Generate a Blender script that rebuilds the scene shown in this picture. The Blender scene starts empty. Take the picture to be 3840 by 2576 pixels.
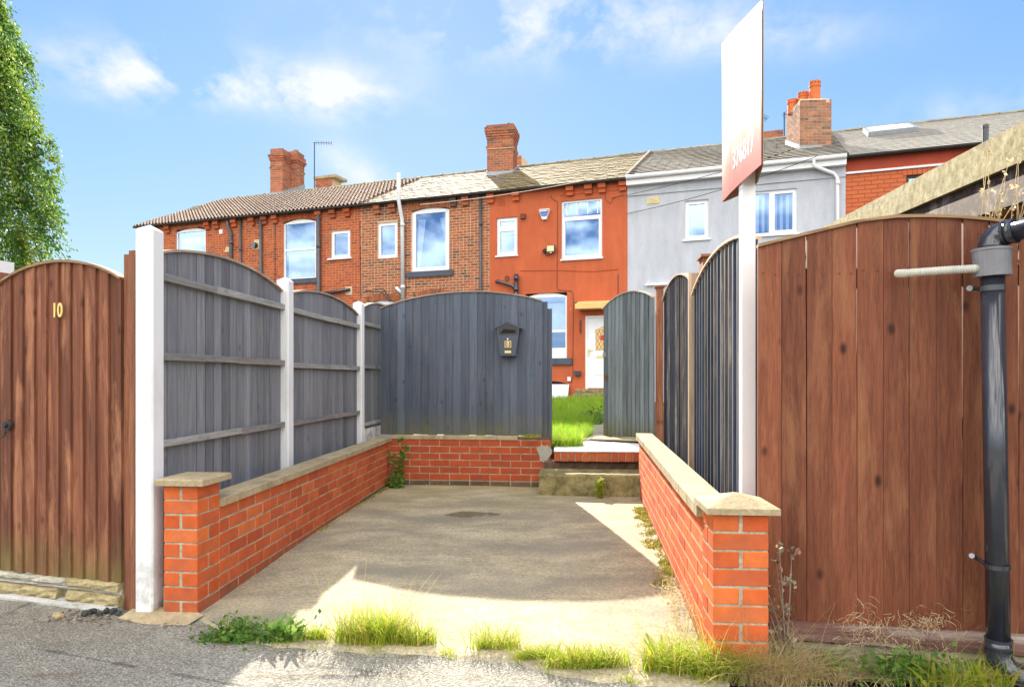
import bpy, bmesh, math, random
import numpy as np
from mathutils import Matrix, Vector
from math import sin, cos, tan, pi, radians, sqrt, atan2, hypot

random.seed(7)
RNG = np.random.default_rng(7)
S = bpy.context.scene
CAM_H = 1.235

# ------------------------------------------------------------------ camera
cam_d = bpy.data.cameras.new('camera')
cam = bpy.data.objects.new('camera', cam_d)
S.collection.objects.link(cam)
cam.location = (0, 0, CAM_H)
cam.rotation_euler = (radians(90), 0, 0)
cam_d.lens = 24.0
cam_d.sensor_width = 36.0
cam_d.shift_y = 0.0333
cam_d.clip_end = 2000
cam_d.clip_start = 0.05
S.camera = cam

# ------------------------------------------------------------------ light
SUN_AZ = radians(-8.3)      # sun stands beyond the houses, a little to the left
SUN_EL = radians(29.0)
S.view_settings.view_transform = 'Standard'
S.view_settings.look = 'None'
S.view_settings.gamma = 1
S.view_settings.use_curve_mapping = False
S.view_settings.exposure = 2.52

w = bpy.data.worlds.new('World')
S.world = w
w.use_nodes = True
nt = w.node_tree
nt.nodes.clear()
def wn(t, **k):
    n = nt.nodes.new(t)
    for a, b in k.items():
        setattr(n, a, b)
    return n
SKYK = 2 ** (1.9 - S.view_settings.exposure)
out = wn('ShaderNodeOutputWorld')
bg = wn('ShaderNodeBackground')
bg.inputs['Strength'].default_value = 0.13
sky = wn('ShaderNodeTexSky', sky_type='NISHITA')
sky.sun_disc = False
sky.sun_elevation = SUN_EL
sky.sun_rotation = SUN_AZ
sky.altitude = 100
sky.air_density = 0.75
sky.dust_density = 0.05
sky.ozone_density = 1.6
tc = wn('ShaderNodeTexCoord')
sep = wn('ShaderNodeSeparateXYZ')
nt.links.new(tc.outputs['Generated'], sep.inputs[0])
def wm(op, a, b=None, c=None):
    n = wn('ShaderNodeMath', operation=op)
    for i, x in enumerate((a, b, c)):
        if x is None:
            continue
        if isinstance(x, (int, float)):
            n.inputs[i].default_value = x
        else:
            nt.links.new(x, n.inputs[i])
    return n.outputs[0]
zz = wm('MAXIMUM', sep.outputs[2], 0.04)
px_ = wm('DIVIDE', sep.outputs[0], zz)
py_ = wm('DIVIDE', sep.outputs[1], zz)
cmb = wn('ShaderNodeCombineXYZ')
nt.links.new(px_, cmb.inputs[0]); nt.links.new(py_, cmb.inputs[1])
def wnoise(scale, detail, rough=0.55, off=(0, 0, 0), st=(1, 1, 1)):
    mp = wn('ShaderNodeMapping')
    mp.inputs['Location'].default_value = off
    mp.inputs['Scale'].default_value = st
    nt.links.new(cmb.outputs[0], mp.inputs['Vector'])
    n = wn('ShaderNodeTexNoise')
    n.inputs['Scale'].default_value = scale
    n.inputs['Detail'].default_value = detail
    n.inputs['Roughness'].default_value = rough
    n.inputs['Distortion'].default_value = 0.35
    nt.links.new(mp.outputs[0], n.inputs['Vector'])
    return n.outputs['Fac']
_mp = wn('ShaderNodeMapping'); _mp.inputs['Scale'].default_value = (1.0, 1.0, 1.35); _mp.inputs['Location'].default_value = (0.4, 0.15, 0.3)
nt.links.new(tc.outputs['Generated'], _mp.inputs['Vector'])
_fn = wn('ShaderNodeTexNoise'); _fn.inputs['Scale'].default_value = 7.5; _fn.inputs['Detail'].default_value = 9; _fn.inputs['Roughness'].default_value = 0.62; _fn.inputs['Distortion'].default_value = 0.15
nt.links.new(_mp.outputs[0], _fn.inputs['Vector'])
fine = _fn.outputs['Fac']
big = wnoise(0.55, 3, 0.5, (7.3, 2.2, 0))
def blob(cx, cy, rx, ry):
    dx = wm('DIVIDE', wm('SUBTRACT', px_, cx), rx)
    dy = wm('DIVIDE', wm('SUBTRACT', py_, cy), ry)
    d = wm('ADD', wm('MULTIPLY', dx, dx), wm('MULTIPLY', dy, dy))
    return wm('POWER', 2.718, wm('MULTIPLY', d, -1.0))
cover = wm('ADD', wm('MULTIPLY', blob(0.10, 1.93, 0.46, 0.24), 1.2), wm('MULTIPLY', blob(-1.18, 2.28, 0.34, 0.24), 1.5))
cover = wm('ADD', cover, wm('MULTIPLY', blob(-0.66, 2.42, 0.26, 0.22), 1.5))
cover = wm('ADD', cover, wm('MULTIPLY', blob(-0.75, 3.35, 0.14, 0.4), 0.9))
cover = wm('ADD', cover, wm('MULTIPLY', blob(0.75, 2.0, 0.30, 0.14), 0.55))
cover = wm('ADD', cover, wm('MULTIPLY', blob(1.75, 2.55, 0.32, 0.2), 0.45))
# added broken cloud behind and above the camera, unseen fill for the shaded fronts
bk = wn('ShaderNodeMapRange', interpolation_type='SMOOTHSTEP')
nt.links.new(sep.outputs[1], bk.inputs[0])
bk.inputs[1].default_value = 0.45; bk.inputs[2].default_value = -0.35
bk.inputs[3].default_value = 0.0; bk.inputs[4].default_value = 1.0
behind = wm('MULTIPLY', bk.outputs[0], wm('MULTIPLY', wm('SUBTRACT', big, 0.30), 6.5))
cover = wm('ADD', cover, wm('MAXIMUM', behind, 0.0))
cov = wm('MULTIPLY', cover, wm('MULTIPLY', wm('SUBTRACT', fine, 0.40), 4.6))
covn = wn('ShaderNodeClamp'); nt.links.new(cov, covn.inputs[0])
fade = wn('ShaderNodeMapRange')
nt.links.new(sep.outputs[2], fade.inputs[0])
fade.inputs[1].default_value = 0.03; fade.inputs[2].default_value = 0.25
cf = wm('MULTIPLY', wm('MULTIPLY', covn.outputs[0], fade.outputs[0]), 0.88)
# photographic shoulder on the clear sky so that it stays blue near the sun
sc = wn('ShaderNodeSeparateColor'); nt.links.new(sky.outputs[0], sc.inputs[0])
cc = wn('ShaderNodeCombineColor')
for i, (a_, b_) in enumerate(((0.50, 0.31), (0.74, 0.51), (1.56, 1.09))):
    x = sc.outputs[i]
    y = wm('DIVIDE', wm('MULTIPLY', x, a_ * SKYK), wm('ADD', wm('MULTIPLY', x, b_ * 0.485), 1.0))
    nt.links.new(y, cc.inputs[i])
# clouds: thin and backlit towards the sun, boosted behind the camera as added fill light
cl = wn('ShaderNodeMix', data_type='RGBA')
nt.links.new(bk.outputs[0], cl.inputs[0])
cl.inputs[6].default_value = (1.40, 1.42, 1.46, 1)
cl.inputs[7].default_value = (7.4, 7.0, 6.3, 1)
mixc = wn('ShaderNodeMix', data_type='RGBA')
nt.links.new(cf, mixc.inputs[0])
nt.links.new(cc.outputs[0], mixc.inputs[6])
nt.links.new(cl.outputs[2], mixc.inputs[7])
nt.links.new(mixc.outputs[2], bg.inputs['Color'])
nt.links.new(bg.outputs[0], out.inputs[0])

sun_d = bpy.data.lights.new('sun', 'SUN')
sun_d.energy = 2.5
sun_d.angle = radians(0.5)
sun_d.color = (1.0, 0.93, 0.80)
sun = bpy.data.objects.new('sun', sun_d)
S.collection.objects.link(sun)
sv = Vector((sin(SUN_AZ) * cos(SUN_EL), cos(SUN_AZ) * cos(SUN_EL), sin(SUN_EL)))
sun.rotation_euler = sv.to_track_quat('Z', 'Y').to_euler()
sun.location = (-3, 30, 20)

S.cycles.max_bounces = 8
S.cycles.transparent_max_bounces = 8

# ------------------------------------------------------------------ materials
def NT(name):
    m = bpy.data.materials.new(name)
    m.use_nodes = True
    t = m.node_tree
    t.nodes.clear()
    o = t.nodes.new('ShaderNodeOutputMaterial')
    b = t.nodes.new('ShaderNodeBsdfPrincipled')
    t.links.new(b.outputs[0], o.inputs[0])
    return m, t, b

class G:
    """tiny node helper"""
    def __init__(s, name, rough=0.8, spec=0.3, metal=0.0):
        s.m, s.t, s.b = NT(name)
        s.b.inputs['Roughness'].default_value = rough
        s.b.inputs['Specular IOR Level'].default_value = spec
        s.b.inputs['Metallic'].default_value = metal
        s.tc = s.t.nodes.new('ShaderNodeTexCoord')
        oi = s.t.nodes.new('ShaderNodeObjectInfo')
        at = s.t.nodes.new('ShaderNodeAttribute'); at.attribute_name = 'rnd'
        s.rnd = s.math('FRACT', s.math('ADD', s.math('MULTIPLY', oi.outputs['Random'], 1.0), at.outputs['Fac']))
        c = s.t.nodes.new('ShaderNodeCombineXYZ')
        s.lk(s.math('MULTIPLY', s.rnd, 37.0), c.inputs[0])
        s.lk(s.math('MULTIPLY', s.rnd, 71.0), c.inputs[1])
        s.lk(s.math('MULTIPLY', s.rnd, 53.0), c.inputs[2])
        a = s.t.nodes.new('ShaderNodeVectorMath'); a.operation = 'ADD'
        s.lk(s.tc.outputs['Object'], a.inputs[0]); s.lk(c.outputs[0], a.inputs[1])
        s.rv = a.outputs[0]             # object coordinates, shifted per piece
        s.ov = s.tc.outputs['Object']
    def lk(s, a, b):
        s.t.links.new(a, b)
    def math(s, op, a, b=None, c=None, clamp=False):
        n = s.t.nodes.new('ShaderNodeMath'); n.operation = op; n.use_clamp = clamp
        for i, x in enumerate((a, b, c)):
            if x is None: continue
            if isinstance(x, (int, float)): n.inputs[i].default_value = x
            else: s.lk(x, n.inputs[i])
        return n.outputs[0]
    def noise(s, scale, detail=4, rough=0.55, vec=None, st=(1, 1, 1), dist=0.0):
        mp = s.t.nodes.new('ShaderNodeMapping'); mp.inputs['Scale'].default_value = st
        s.lk(vec or s.rv, mp.inputs['Vector'])
        n = s.t.nodes.new('ShaderNodeTexNoise')
        n.inputs['Scale'].default_value = scale; n.inputs['Detail'].default_value = detail
        n.inputs['Roughness'].default_value = rough; n.inputs['Distortion'].default_value = dist
        s.lk(mp.outputs[0], n.inputs['Vector'])
        return n.outputs['Fac']
    def voro(s, scale, vec=None, st=(1, 1, 1), feature='F1', out='Distance', rand=1.0):
        mp = s.t.nodes.new('ShaderNodeMapping'); mp.inputs['Scale'].default_value = st
        s.lk(vec or s.rv, mp.inputs['Vector'])
        n = s.t.nodes.new('ShaderNodeTexVoronoi'); n.feature = feature
        n.inputs['Scale'].default_value = scale; n.inputs['Randomness'].default_value = rand
        s.lk(mp.outputs[0], n.inputs['Vector'])
        return n.outputs[out]
    def ramp(s, fac, stops, interp='LINEAR'):
        n = s.t.nodes.new('ShaderNodeValToRGB')
        cr = n.color_ramp; cr.interpolation = interp
        while len(cr.elements) < len(stops): cr.elements.new(0.5)
        for e, (p, c) in zip(cr.elements, stops):
            e.position = p
            e.color = (c, c, c, 1) if isinstance(c, (int, float)) else (*c, 1)
        s.lk(fac, n.inputs[0])
        return n.outputs[0]
    def mix(s, fac, a, b, mode='MIX'):
        n = s.t.nodes.new('ShaderNodeMix'); n.data_type = 'RGBA'; n.blend_type = mode
        for i, x in ((0, fac), (6, a), (7, b)):
            if isinstance(x, (int, float)): n.inputs[i].default_value = x
            elif isinstance(x, tuple): n.inputs[i].default_value = (*x, 1)
            else: s.lk(x, n.inputs[i])
        return n.outputs[2]
    def val(s, col, f):        # multiply brightness by f (socket)
        n = s.t.nodes.new('ShaderNodeHueSaturation')
        s.lk(col, n.inputs['Color']); s.lk(f, n.inputs['Value'])
        return n.outputs[0]
    def rng(s, f, lo, hi, a=0.0, b=1.0):
        n = s.t.nodes.new('ShaderNodeMapRange')
        s.lk(f, n.inputs[0])
        for i, x in enumerate((a, b, lo, hi)): n.inputs[i + 1].default_value = x
        return n.outputs[0]
    def bump(s, h, strength=0.3, dist=0.01):
        n = s.t.nodes.new('ShaderNodeBump')
        n.inputs['Strength'].default_value = strength; n.inputs['Distance'].default_value = dist
        s.lk(h, n.inputs['Height']); s.lk(n.outputs[0], s.b.inputs['Normal'])
    def z(s, vec=None):
        n = s.t.nodes.new('ShaderNodeSeparateXYZ'); s.lk(vec or s.ov, n.inputs[0]); return n.outputs
    def color(s, c):
        if isinstance(c, tuple): s.b.inputs['Base Color'].default_value = (*c, 1)
        else: s.lk(c, s.b.inputs['Base Color'])
        return s

def m_brick(name, cols, jit=0.16, grime=(0.18, 0.13, 0.10), gamt=0.25, bumps=0.4, stripes=0.0):
    g = G(name, 0.85, 0.2)
    c = g.ramp(g.rnd, [(i / max(1, len(cols) - 1), k) for i, k in enumerate(cols)])
    n = g.noise(14, 5, 0.6)
    c = g.val(c, g.rng(n, 1 - jit, 1 + jit, 0.3, 0.7))
    big = g.noise(2.3, 4, 0.6, vec=g.ov)
    c = g.mix(g.rng(big, 0, gamt, 0.48, 0.72), c, grime)
    g.color(c)
    g.bump(g.noise(120, 3), bumps, 0.003)
    return g.m
def m_wood(name, base, light, dark, grain=1.0, weather=None, wamt=0.5, rough=0.75, knots=0.5, green=0.0, axis=2, spec=0.25):
    g = G(name, rough, spec)
    st = [14, 14, 14]; st[axis] = 0.7
    n = g.noise(3.2, 7, 0.62, st=tuple(st), dist=0.4)
    c = g.ramp(n, [(0.28, dark), (0.5, base), (0.75, light)])
    n2 = g.noise(12, 4, 0.6, st=tuple(x * 1.6 for x in st))
    c = g.val(c, g.rng(n2, 1 - 0.28 * grain, 1 + 0.25 * grain, 0.3, 0.7))
    c = g.val(c, g.rng(g.rnd, 0.70, 1.26))
    if weather:
        sw = [5, 5, 5]; sw[axis] = 0.9
        nw = g.noise(1.6, 6, 0.7, st=tuple(sw), dist=0.3)
        c = g.mix(g.rng(nw, 0, wamt, 0.50, 0.68), c, weather)
    if knots > 0:
        sk = [7.5, 0.01, 7.5]; sk[axis] = 4.2
        v = g.voro(1.0, st=tuple(sk))
        k = g.math('MULTIPLY', g.rng(v, knots, 0.0, 0.05, 0.15), 1.0, clamp=True)
        c = g.mix(k, c, tuple(x * 0.35 for x in dark))
    if green > 0:
        zc = g.z()[2]
        gg = g.math('MULTIPLY', g.rng(zc, green, 0.0, 0.0, 0.28), g.rng(g.noise(7, 5, 0.6, vec=g.ov), 0.2, 1.5, 0.3, 0.7), clamp=True)
        c = g.mix(gg, c, (0.16, 0.15, 0.045))
    g.color(c)
    g.bump(n2, 0.35, 0.004)
    return g.m
def m_plain(name, col, rough=0.5, spec=0.4, metal=0.0, var=0.08, ns=9, bump=0.0):
    g = G(name, rough, spec, metal)
    n = g.noise(ns, 4, 0.6)
    c = g.mix(g.rng(n, 0, 1, 0.3, 0.7), tuple(x * (1 - var) for x in col), tuple(min(1, x * (1 + var)) for x in col))
    g.color(c)
    if bump: g.bump(g.noise(ns * 8, 4), bump, 0.004)
    return g.m
def m_stone(name, cols, ns=8, rough=0.9, bump=0.5, bd=0.006, fine=70, speck=0.0):
    g = G(name, rough, 0.2)
    n = g.noise(ns, 8, 0.65)
    c = g.ramp(n, [(0.25 + 0.5 * i / max(1, len(cols) - 1), k) for i, k in enumerate(cols)])
    f = g.noise(fine, 3, 0.6)
    c = g.val(c, g.rng(f, 0.82, 1.18, 0.3, 0.7))
    if speck:
        v = g.voro(fine * 0.9)
        c = g.mix(g.rng(v, speck, 0, 0.08, 0.2), c, (0.05, 0.04, 0.03))
    g.color(c)
    g.bump(g.math('ADD', f, g.math('MULTIPLY', n, 2.0)), bump, bd)
    return g.m

MAT = {}
MAT['brick_orange'] = m_brick('brick_orange', [(0.50, 0.085, 0.022), (0.60, 0.13, 0.032), (0.44, 0.072, 0.022), (0.64, 0.155, 0.04), (0.52, 0.10, 0.028), (0.56, 0.11, 0.03)], 0.16, (0.24, 0.12, 0.08), 0.55)
MAT['brick_stained'] = m_brick('brick_stained', [(0.36, 0.085, 0.035), (0.42, 0.10, 0.04), (0.30, 0.08, 0.04)], 0.22, (0.17, 0.12, 0.07), 0.8)
MAT['brick_red_back'] = m_brick('brick_red_back', [(0.42, 0.07, 0.022), (0.50, 0.085, 0.025), (0.38, 0.065, 0.025)], 0.12, (0.17, 0.10, 0.07), 0.5)
MAT['brick_dirty'] = m_brick('brick_dirty', [(0.16, 0.10, 0.07), (0.12, 0.085, 0.055), (0.19, 0.11, 0.075)], 0.25, (0.07, 0.055, 0.03), 0.8)
MAT['mortar'] = m_stone('mortar', [(0.20, 0.16, 0.11), (0.38, 0.32, 0.22), (0.52, 0.45, 0.33)], 16, bump=0.8, bd=0.004)
MAT['mortar_house'] = m_stone('mortar_house', [(0.56, 0.40, 0.26), (0.68, 0.50, 0.34)], 3, bump=0.2)
MAT['mortar_red'] = m_stone('mortar_red', [(0.50, 0.24, 0.14), (0.60, 0.32, 0.19)], 3, bump=0.2)
MAT['brick_house_a'] = m_brick('brick_house_a', [(0.30, 0.07, 0.03), (0.44, 0.10, 0.032), (0.50, 0.125, 0.04), (0.40, 0.085, 0.03), (0.47, 0.11, 0.035), (0.25, 0.07, 0.04)], 0.16, (0.20, 0.09, 0.06), 0.5)
MAT['brick_house_b'] = m_brick('brick_house_b', [(0.12, 0.07, 0.05), (0.40, 0.12, 0.05), (0.34, 0.105, 0.045), (0.46, 0.16, 0.07), (0.24, 0.09, 0.05), (0.42, 0.13, 0.05), (0.36, 0.11, 0.05), (0.10, 0.07, 0.06)], 0.2, (0.20, 0.12, 0.08), 0.35)
MAT['brick_house_right'] = m_brick('brick_house_right', [(0.52, 0.13, 0.05), (0.56, 0.15, 0.06), (0.54, 0.14, 0.055)], 0.06, (0.4, 0.1, 0.05), 0.2)
MAT['mortar_right'] = m_stone('mortar_right', [(0.26, 0.07, 0.035), (0.32, 0.09, 0.045)], 3, bump=0.1)
MAT['brick_chimney'] = m_brick('brick_chimney', [(0.24, 0.09, 0.055), (0.40, 0.14, 0.075), (0.34, 0.11, 0.06), (0.46, 0.16, 0.08), (0.15, 0.085, 0.06)], 0.16, (0.22, 0.15, 0.11), 0.4)
MAT['brick_chimney_old'] = m_brick('brick_chimney_old', [(0.10, 0.07, 0.055), (0.40, 0.17, 0.10), (0.30, 0.13, 0.08), (0.46, 0.20, 0.11), (0.14, 0.09, 0.07), (0.36, 0.2, 0.13)], 0.2, (0.40, 0.31, 0.22), 0.5)
MAT['coping'] = m_stone('coping', [(0.24, 0.19, 0.11), (0.38, 0.31, 0.19), (0.50, 0.42, 0.27)], 7, bump=0.6, bd=0.004, fine=80, speck=0.45)
MAT['white_post'] = m_stone('white_post', [(0.66, 0.67, 0.66), (0.72, 0.73, 0.73), (0.78, 0.78, 0.77)], 3, bump=0.35, bd=0.004, fine=90)
def m_post():
    g = G('painted_concrete', 0.85, 0.2)
    n = g.noise(2.5, 6, 0.65, vec=g.ov, st=(1, 1, 0.5))
    c = g.ramp(n, [(0.25, (0.58, 0.58, 0.57)), (0.5, (0.74, 0.75, 0.76)), (0.8, (0.80, 0.80, 0.79))])
    zc = g.z()[2]
    d = g.math('MULTIPLY', g.rng(zc, 0.9, 0.0, 0.0, 0.45), g.rng(g.noise(9, 6, 0.7, vec=g.ov), 0, 1.3, 0.42, 0.7), clamp=True)
    c = g.mix(d, c, (0.30, 0.27, 0.19))
    g.color(c)
    g.bump(g.voro(55, vec=g.ov), 0.22, 0.003)
    return g.m
MAT['white_post'] = m_post()
MAT['wood_brown'] = m_wood('wood_brown', (0.16, 0.058, 0.032), (0.24, 0.09, 0.045), (0.085, 0.034, 0.022), 0.6, weather=(0.44, 0.20, 0.105), wamt=0.8, knots=0.6, green=0.55)
MAT['wood_brown_big'] = m_wood('wood_brown_big', (0.17, 0.054, 0.026), (0.235, 0.080, 0.038), (0.115, 0.036, 0.019), 1.0, weather=(0.32, 0.145, 0.066), wamt=0.55, knots=1.0, rough=0.6)
MAT['wood_post_brown'] = m_wood('wood_post_brown', (0.22, 0.085, 0.045), (0.36, 0.16, 0.08), (0.12, 0.045, 0.03), 0.8, weather=(0.14, 0.07, 0.045), knots=0.4)
MAT['wood_rail_brown'] = m_wood('wood_rail_brown', (0.19, 0.095, 0.075), (0.32, 0.20, 0.16), (0.10, 0.05, 0.04), 0.8, weather=(0.55, 0.48, 0.43), wamt=0.85, knots=0.3, axis=0)
MAT['wood_grey'] = m_wood('wood_grey', (0.185, 0.195, 0.215), (0.25, 0.26, 0.28), (0.13, 0.138, 0.155), 0.45, weather=(0.27, 0.255, 0.23), wamt=0.45, knots=0.5)
MAT['wood_rail_grey'] = m_wood('wood_rail_grey', (0.26, 0.26, 0.25), (0.36, 0.355, 0.34), (0.16, 0.16, 0.155), 0.9, weather=(0.34, 0.29, 0.22), wamt=0.5, knots=0.3, axis=0)
MAT['wood_blue'] = m_wood('wood_blue', (0.088, 0.108, 0.142), (0.115, 0.14, 0.175), (0.062, 0.076, 0.10), 0.4, weather=(0.13, 0.12, 0.15), wamt=0.55, knots=0.6, green=0.5, rough=0.6)
MAT['wood_gate'] = m_wood('wood_gate', (0.167, 0.190, 0.201), (0.253, 0.276, 0.282), (0.103, 0.115, 0.121), 0.5, weather=(0.287, 0.276, 0.241), wamt=0.35, knots=0.2, green=0.75)
MAT['wood_dark'] = m_wood('wood_dark', (0.05, 0.060, 0.092), (0.090, 0.102, 0.145), (0.022, 0.027, 0.042), 0.9, weather=(0.17, 0.15, 0.12), wamt=0.3, knots=0.5, rough=0.6)
MAT['wood_bare'] = m_wood('wood_bare', (0.50, 0.36, 0.24), (0.68, 0.52, 0.38), (0.34, 0.24, 0.16), 0.6, knots=0.0)
MAT['wood_edge'] = m_wood('wood_edge', (0.17, 0.15, 0.13), (0.55, 0.47, 0.38), (0.045, 0.05, 0.065), 1.0, knots=0.0)
MAT['wood_cap'] = m_wood('wood_cap', (0.42, 0.33, 0.25), (0.60, 0.50, 0.40), (0.2, 0.15, 0.11), 0.8, knots=0.0, axis=0)
MAT['wood_cap_brown'] = m_wood('wood_cap_brown', (0.30, 0.19, 0.10), (0.42, 0.28, 0.16), (0.16, 0.09, 0.05), 0.8, knots=0.0, axis=0)
MAT['wood_weathered'] = m_wood('wood_weathered', (0.09, 0.055, 0.04), (0.20, 0.14, 0.11), (0.04, 0.025, 0.018), 1.0, weather=(0.46, 0.42, 0.38), wamt=0.5, knots=0.6, axis=1)
MAT['wood_orange'] = m_wood('wood_orange', (0.42, 0.20, 0.07), (0.55, 0.30, 0.12), (0.25, 0.11, 0.04), 0.6, knots=0.2, axis=0)
MAT['upvc'] = m_plain('upvc', (0.80, 0.81, 0.83), 0.35, 0.5, var=0.03)
MAT['upvc_old'] = m_plain('upvc_old', (0.66, 0.69, 0.70), 0.4, 0.5, var=0.06)
MAT['black_plastic'] = m_plain('black_plastic', (0.03, 0.033, 0.045), 0.16, 0.9, var=0.3, ns=4)
MAT['grey_pipe'] = m_plain('grey_pipe', (0.07, 0.075, 0.085), 0.4, 0.5, var=0.15)
MAT['grey_plastic'] = m_plain('grey_plastic', (0.22, 0.22, 0.24), 0.55, 0.3, var=0.15, ns=14)
MAT['pale_hose'] = m_plain('pale_hose', (0.50, 0.49, 0.43), 0.5, 0.4, var=0.2)
MAT['slate_sill'] = m_plain('slate_sill', (0.07, 0.085, 0.115), 0.6, 0.3, var=0.2)
MAT['lead'] = m_plain('lead', (0.30, 0.33, 0.36), 0.5, 0.4, var=0.12)
MAT['gutter'] = m_plain('gutter', (0.055, 0.055, 0.055), 0.6, 0.3, var=0.2)
MAT['terracotta'] = m_plain('terracotta', (0.62, 0.17, 0.055), 0.7, 0.2, var=0.1)
MAT['dark'] = m_plain('dark', (0.02, 0.02, 0.022), 0.9, 0.1)
MAT['room'] = m_plain('room', (0.14, 0.24, 0.42), 0.9, 0.1)
MAT['curtain'] = m_plain('curtain', (0.75, 0.78, 0.85), 0.9, 0.1)
MAT['blind'] = m_plain('blind', (0.55, 0.62, 0.72), 0.8, 0.1)
MAT['brass'] = m_plain('brass', (0.85, 0.62, 0.22), 0.35, 0.5, metal=0.4, var=0.05)
MAT['iron'] = m_plain('iron', (0.035, 0.032, 0.03), 0.5, 0.5, var=0.3)
MAT['mastic'] = m_plain('mastic', (0.62, 0.50, 0.32), 0.9, 0.1, var=0.2, ns=30)
MAT['yellow_vent'] = m_plain('yellow_vent', (0.72, 0.62, 0.20), 0.6, 0.2)
MAT['canopy'] = m_plain('canopy', (0.80, 0.50, 0.20), 0.7, 0.2)
MAT['board_back'] = m_plain('board_back', (0.30, 0.22, 0.15), 0.7, 0.2)
MAT['alarm_blue'] = m_plain('alarm_blue', (0.10, 0.20, 0.52), 0.4, 0.4)
MAT['alarm_navy'] = m_plain('alarm_navy', (0.03, 0.03, 0.10), 0.4, 0.4)
MAT['red_flower'] = m_plain('red_flower', (0.60, 0.06, 0.04), 0.5, 0.3)
MAT['amber_glass'] = m_plain('amber_glass', (0.75, 0.50, 0.22), 0.3, 0.5)
MAT['lamp_glass'] = m_plain('lamp_glass', (0.75, 0.68, 0.30), 0.2, 0.6)
MAT['wire'] = m_plain('wire', (0.05, 0.05, 0.05), 0.6, 0.2)
MAT['wire_pale'] = m_plain('wire_pale', (0.72, 0.62, 0.52), 0.6, 0.2)
MAT['stone_yellow'] = m_stone('stone_yellow', [(0.26, 0.21, 0.11), (0.42, 0.34, 0.18), (0.50, 0.43, 0.26)], 9, bump=1.0, bd=0.012, fine=45)
MAT['stone_grey'] = m_stone('stone_grey', [(0.28, 0.26, 0.21), (0.42, 0.39, 0.31), (0.55, 0.51, 0.42)], 6, bump=0.8, bd=0.008, fine=60)
MAT['mortar_grey'] = m_stone('mortar_grey', [(0.40, 0.39, 0.36), (0.55, 0.54, 0.50)], 8, bump=0.8, bd=0.006)
MAT['step_concrete'] = m_stone('step_concrete', [(0.07, 0.06, 0.03), (0.17, 0.15, 0.065), (0.29, 0.25, 0.12), (0.38, 0.33, 0.18)], 8, bump=0.9, bd=0.008, fine=40)
MAT['white_slab'] = m_stone('white_slab', [(0.45, 0.44, 0.42), (0.72, 0.72, 0.70), (0.80, 0.80, 0.80)], 3, bump=0.4, bd=0.003)
MAT['plinth'] = m_stone('plinth', [(0.12, 0.11, 0.07), (0.24, 0.22, 0.14), (0.36, 0.33, 0.23)], 8, bump=1.0, bd=0.015, fine=30)
MAT['render_patch'] = m_stone('render_patch', [(0.30, 0.30, 0.25), (0.42, 0.42, 0.36)], 8, bump=0.5)
MAT['rubble_dark'] = m_stone('rubble_dark', [(0.03, 0.03, 0.033), (0.07, 0.07, 0.07)], 20, bump=0.8)
MAT['chalk'] = m_stone('chalk', [(0.45, 0.40, 0.32), (0.65, 0.60, 0.50)], 20, bump=0.5)
MAT['gravel'] = m_stone('gravel', [(0.05, 0.045, 0.04), (0.16, 0.13, 0.10), (0.34, 0.28, 0.21)], 40, bump=0.6)
MAT['fascia_board'] = m_stone('fascia_board', [(0.13, 0.11, 0.05), (0.24, 0.20, 0.10), (0.36, 0.31, 0.18), (0.44, 0.39, 0.25)], 14, bump=0.5, bd=0.004, fine=45)
def m_painted_wall(name, col, dirt, patch=0.0):
    g = G(name, 0.85, 0.2)
    n = g.noise(0.9, 6, 0.6, vec=g.ov)
    c = g.mix(g.rng(n, 0, 0.8, 0.35, 0.7), col, dirt)
    f = g.noise(26, 4, 0.6, vec=g.ov)
    c = g.val(c, g.rng(f, 0.93, 1.07, 0.3, 0.7))
    if patch:
        v = g.noise(3.4, 5, 0.65, vec=g.ov, st=(1, 1, 1.3))
        c = g.mix(g.rng(v, 0, patch, 0.70, 0.715), c, (0.62, 0.42, 0.28))
    st = g.noise(2.2, 6, 0.7, vec=g.ov, st=(1.5, 1, 0.35))
    c = g.val(c, g.rng(st, 0.88, 1.08, 0.35, 0.68))
    g.color(c)
    g.bump(g.math('ADD', f, g.math('MULTIPLY', g.noise(90, 3, vec=g.ov), 0.6)), 0.35, 0.01)
    return g.m
MAT['render_red'] = m_painted_wall('render_red', (0.56, 0.135, 0.055), (0.46, 0.105, 0.046), 0.8)
MAT['render_grey'] = m_painted_wall('render_grey', (0.53, 0.55, 0.60), (0.47, 0.49, 0.54))
MAT['band_red'] = m_painted_wall('band_red', (0.42, 0.075, 0.04), (0.36, 0.07, 0.045), 0.5)
def m_tile(name, cols, ns=6, lich=None, la=0.5, rough=0.85):
    g = G(name, rough, 0.25)
    c = g.ramp(g.rnd, [(i / max(1, len(cols) - 1), k) for i, k in enumerate(cols)])
    n = g.noise(ns, 6, 0.65)
    c = g.val(c, g.rng(n, 0.75, 1.25, 0.3, 0.7))
    if lich:
        b = g.noise(1.1, 6, 0.65, vec=g.z and g.tc.outputs['Object'])
        c = g.mix(g.rng(g.noise(5, 5, 0.7), 0, la, 0.45, 0.65), c, lich)
    g.color(c)
    g.bump(g.noise(60, 4), 0.4, 0.005)
    return g.m
MAT['pantile'] = m_tile('pantile', [(0.50, 0.37, 0.29), (0.60, 0.46, 0.37), (0.54, 0.41, 0.32), (0.64, 0.50, 0.42)], lich=(0.46, 0.43, 0.30), la=0.5)
MAT['slate_yellow'] = m_tile('slate_yellow', [(0.24, 0.175, 0.08), (0.31, 0.235, 0.115), (0.20, 0.15, 0.065), (0.34, 0.26, 0.14), (0.28, 0.21, 0.11)], lich=(0.18, 0.16, 0.06), la=0.6)
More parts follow.
